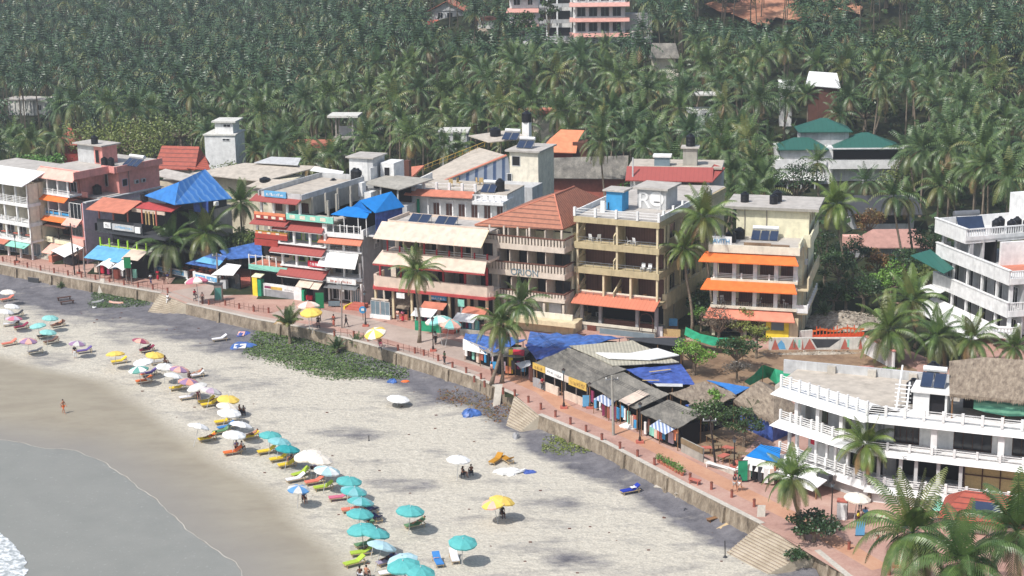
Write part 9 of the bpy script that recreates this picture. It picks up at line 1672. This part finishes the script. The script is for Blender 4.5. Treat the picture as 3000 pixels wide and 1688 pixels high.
# the rest of the grove reads as one mass
def npmesh(me):
    v = np.empty(len(me.vertices)*3); me.vertices.foreach_get('co', v); return v.reshape(-1, 3), [tuple(p.vertices) for p in me.polygons], [p.material_index for p in me.polygons]
FC = [npmesh(crown(90+k, (22, 18, 25, 20, 23, 16, 24)[k], 7, 4.9, .5, 1.4, False, dry=(.05, .1, .02, .4, .05, .2, .1)[k], droop=(0, .3, -.2, .2, .4, .1, -.1)[k])) for k in range(7)]
V = []; Fc = []; Fm = []; n0 = 0
for (x, y, z, h) in far:
    v, f, m_ = FC[r.randrange(7)]; a = r.uniform(0, 6.28); s = r.uniform(.85, 1.3); ca, sa = math.cos(a)*s, math.sin(a)*s
    w = np.stack([v[:, 0]*ca-v[:, 1]*sa+x, v[:, 0]*sa+v[:, 1]*ca+y, v[:, 2]*s+z+h], 1); V.append(w); Fc += [tuple(i+n0 for i in q) for q in f]; Fm += m_; n0 += len(v)
    lx = r.uniform(-1, 1); tb = [(x+lx+.18*math.cos(t), y+.18*math.sin(t), z-.3) for t in (0, 2.1, 4.2)]+[(x+.11*math.cos(t), y+.11*math.sin(t), z+h) for t in (0, 2.1, 4.2)]
    V.append(np.array(tb)); Fc += [(n0, n0+1, n0+4, n0+3), (n0+1, n0+2, n0+5, n0+4), (n0+2, n0, n0+3, n0+5)]; Fm += [3]*3; n0 += 6
me = bpy.data.meshes.new('far_palm_grove'); me.from_pydata(np.concatenate(V).tolist(), [], Fc)
for m_ in ('palmfar', 'palmold', 'palmdry', 'trunk'): me.materials.append(M(m_))
me.polygons.foreach_set('material_index', Fm); me.update(); o = link(bpy.data.objects.new('far_palm_grove', me)); tag(o, kind='stuff'); o['label'] = 'distant mass of coconut palms covering the slopes'
print('palms', len(near), len(far))
# undergrowth
mb = MB(); rr = random.Random(5)
for k in range(26000):
    y = 225+rr.random()**.8*480; w = y*.35+10; x = rr.uniform(-w, w)
    if y < front(x)-10 or any(abs(x-a) < c_-2 and abs(y-b_) < d_-2 for a, b_, c_, d_ in BOX): continue
    if ((x-70)/20)**2+((y-438)/24)**2 < 1: continue
    z = hgt(x, y)+rr.random()**1.6*2.6; s = rr.uniform(.35, .95); u = Vector((rr.gauss(0, 1), rr.gauss(0, 1), rr.gauss(0, .6))).normalized(); v = u.cross(Vector((rr.gauss(0, 1), rr.gauss(0, 1), rr.gauss(0, 1)))).normalized(); c = Vector((x, y, z))
    mb.add([tuple(c-u*s), tuple(c+v*s*.7), tuple(c+u*s), tuple(c-v*s*.7)], [(0, 1, 2, 3)])
o = obj('undergrowth', mb, 'leafdark'); tag(o, kind='stuff')
# creeper and grass on the sand
def inpoly(x, y, P):
    c = False
    for (ax, ay), (bx, by) in zip(P, P[1:]+P[:1]):
        if (ay > y) != (by > y) and x < (bx-ax)*(y-ay)/(by-ay)+ax: c = not c
    return c
def cover(name, label, poly, n, mat, hh=.25, s0=.22):
    P = [G(p, 0) for p in poly]; xs = [p[0] for p in P]; ys = [p[1] for p in P]; mb = MB(); k = 0
    while k < n:
        x, y = rr.uniform(min(xs), max(xs)), rr.uniform(min(ys), max(ys)); k += 1
        if not inpoly(x+rr.gauss(0, .5), y+rr.gauss(0, .9), P) or y > yW(x)-.2: continue
        c = Vector((x, y, zb_(x, y)+rr.random()*hh*(.4+.6*abs(math.sin(x*1.3+y)*math.cos(y*.9))))); s = s0*rr.uniform(.5, 1.2); u = Vector((rr.gauss(0, 1), rr.gauss(0, 1), rr.gauss(0, .35))).normalized(); v = u.cross(Vector((0, 0, 1))+Vector((rr.gauss(0, .5), rr.gauss(0, .5), 0))).normalized()
        mb.add([tuple(c-u*s*.5), tuple(c+v*s*.45), tuple(c+u*s*.5), tuple(c-v*s*.45)], [(0, 1, 2, 3)])
    o = obj(name, mb, mat); tag(o, kind='stuff'); o['label'] = label
cover('beach_creeper', 'green creeper spreading on the sand below the sea wall', [(718,1033),(735,990),(760,975),(860,990),(960,1020),(1090,1062),(1200,1100),(1185,1112),(1100,1104),(991,1112),(930,1099),(856,1074),(793,1053)], 32000, 'creeper', .2, .26)
cover('grass_patch', 'grass patch by the far left sea wall', [('A2',960,880), ('A2',1150,880), ('A2',1400,930), ('A2',1600,960), ('A2',1450,1030), ('A2',1200,1030), ('A2',960,1040), ('A2',930,980)], 9000, 'creeper', .15)
cover('dry_creeper', 'brown and green dry weeds below the sea wall under the leaning palms', [('B2',180,900), ('B2',400,960), ('B2',560,1010), ('B2',870,1060), ('B2',800,1200), ('B2',700,1240), ('B2',560,1080), ('B2',100,1000)], 4200, 'leafred', .2)
cover('dry_creeper', 'dry weeds at the sea wall foot right of the middle stairs', [('C4',300,100), ('C4',560,60), ('C4',800,180), ('C4',850,230), ('C4',500,200), ('C4',300,170)], 3200, 'leafolive', .15)
# driftwood and footprints-sized litter on the sand
mb = MB()
for k in range(260):
    x, y = rr.uniform(-75, 24), rr.uniform(125, 240)
    if y > yW(x)-1 or dseg(x, y, WET) < 1: continue
    s = rr.uniform(.05, .16); mb.box(x-s, x+s, y-s*.5, y+s*.5, 0, s*.5)
tag(obj('beach_litter', mb, 'brown'), kind='stuff')
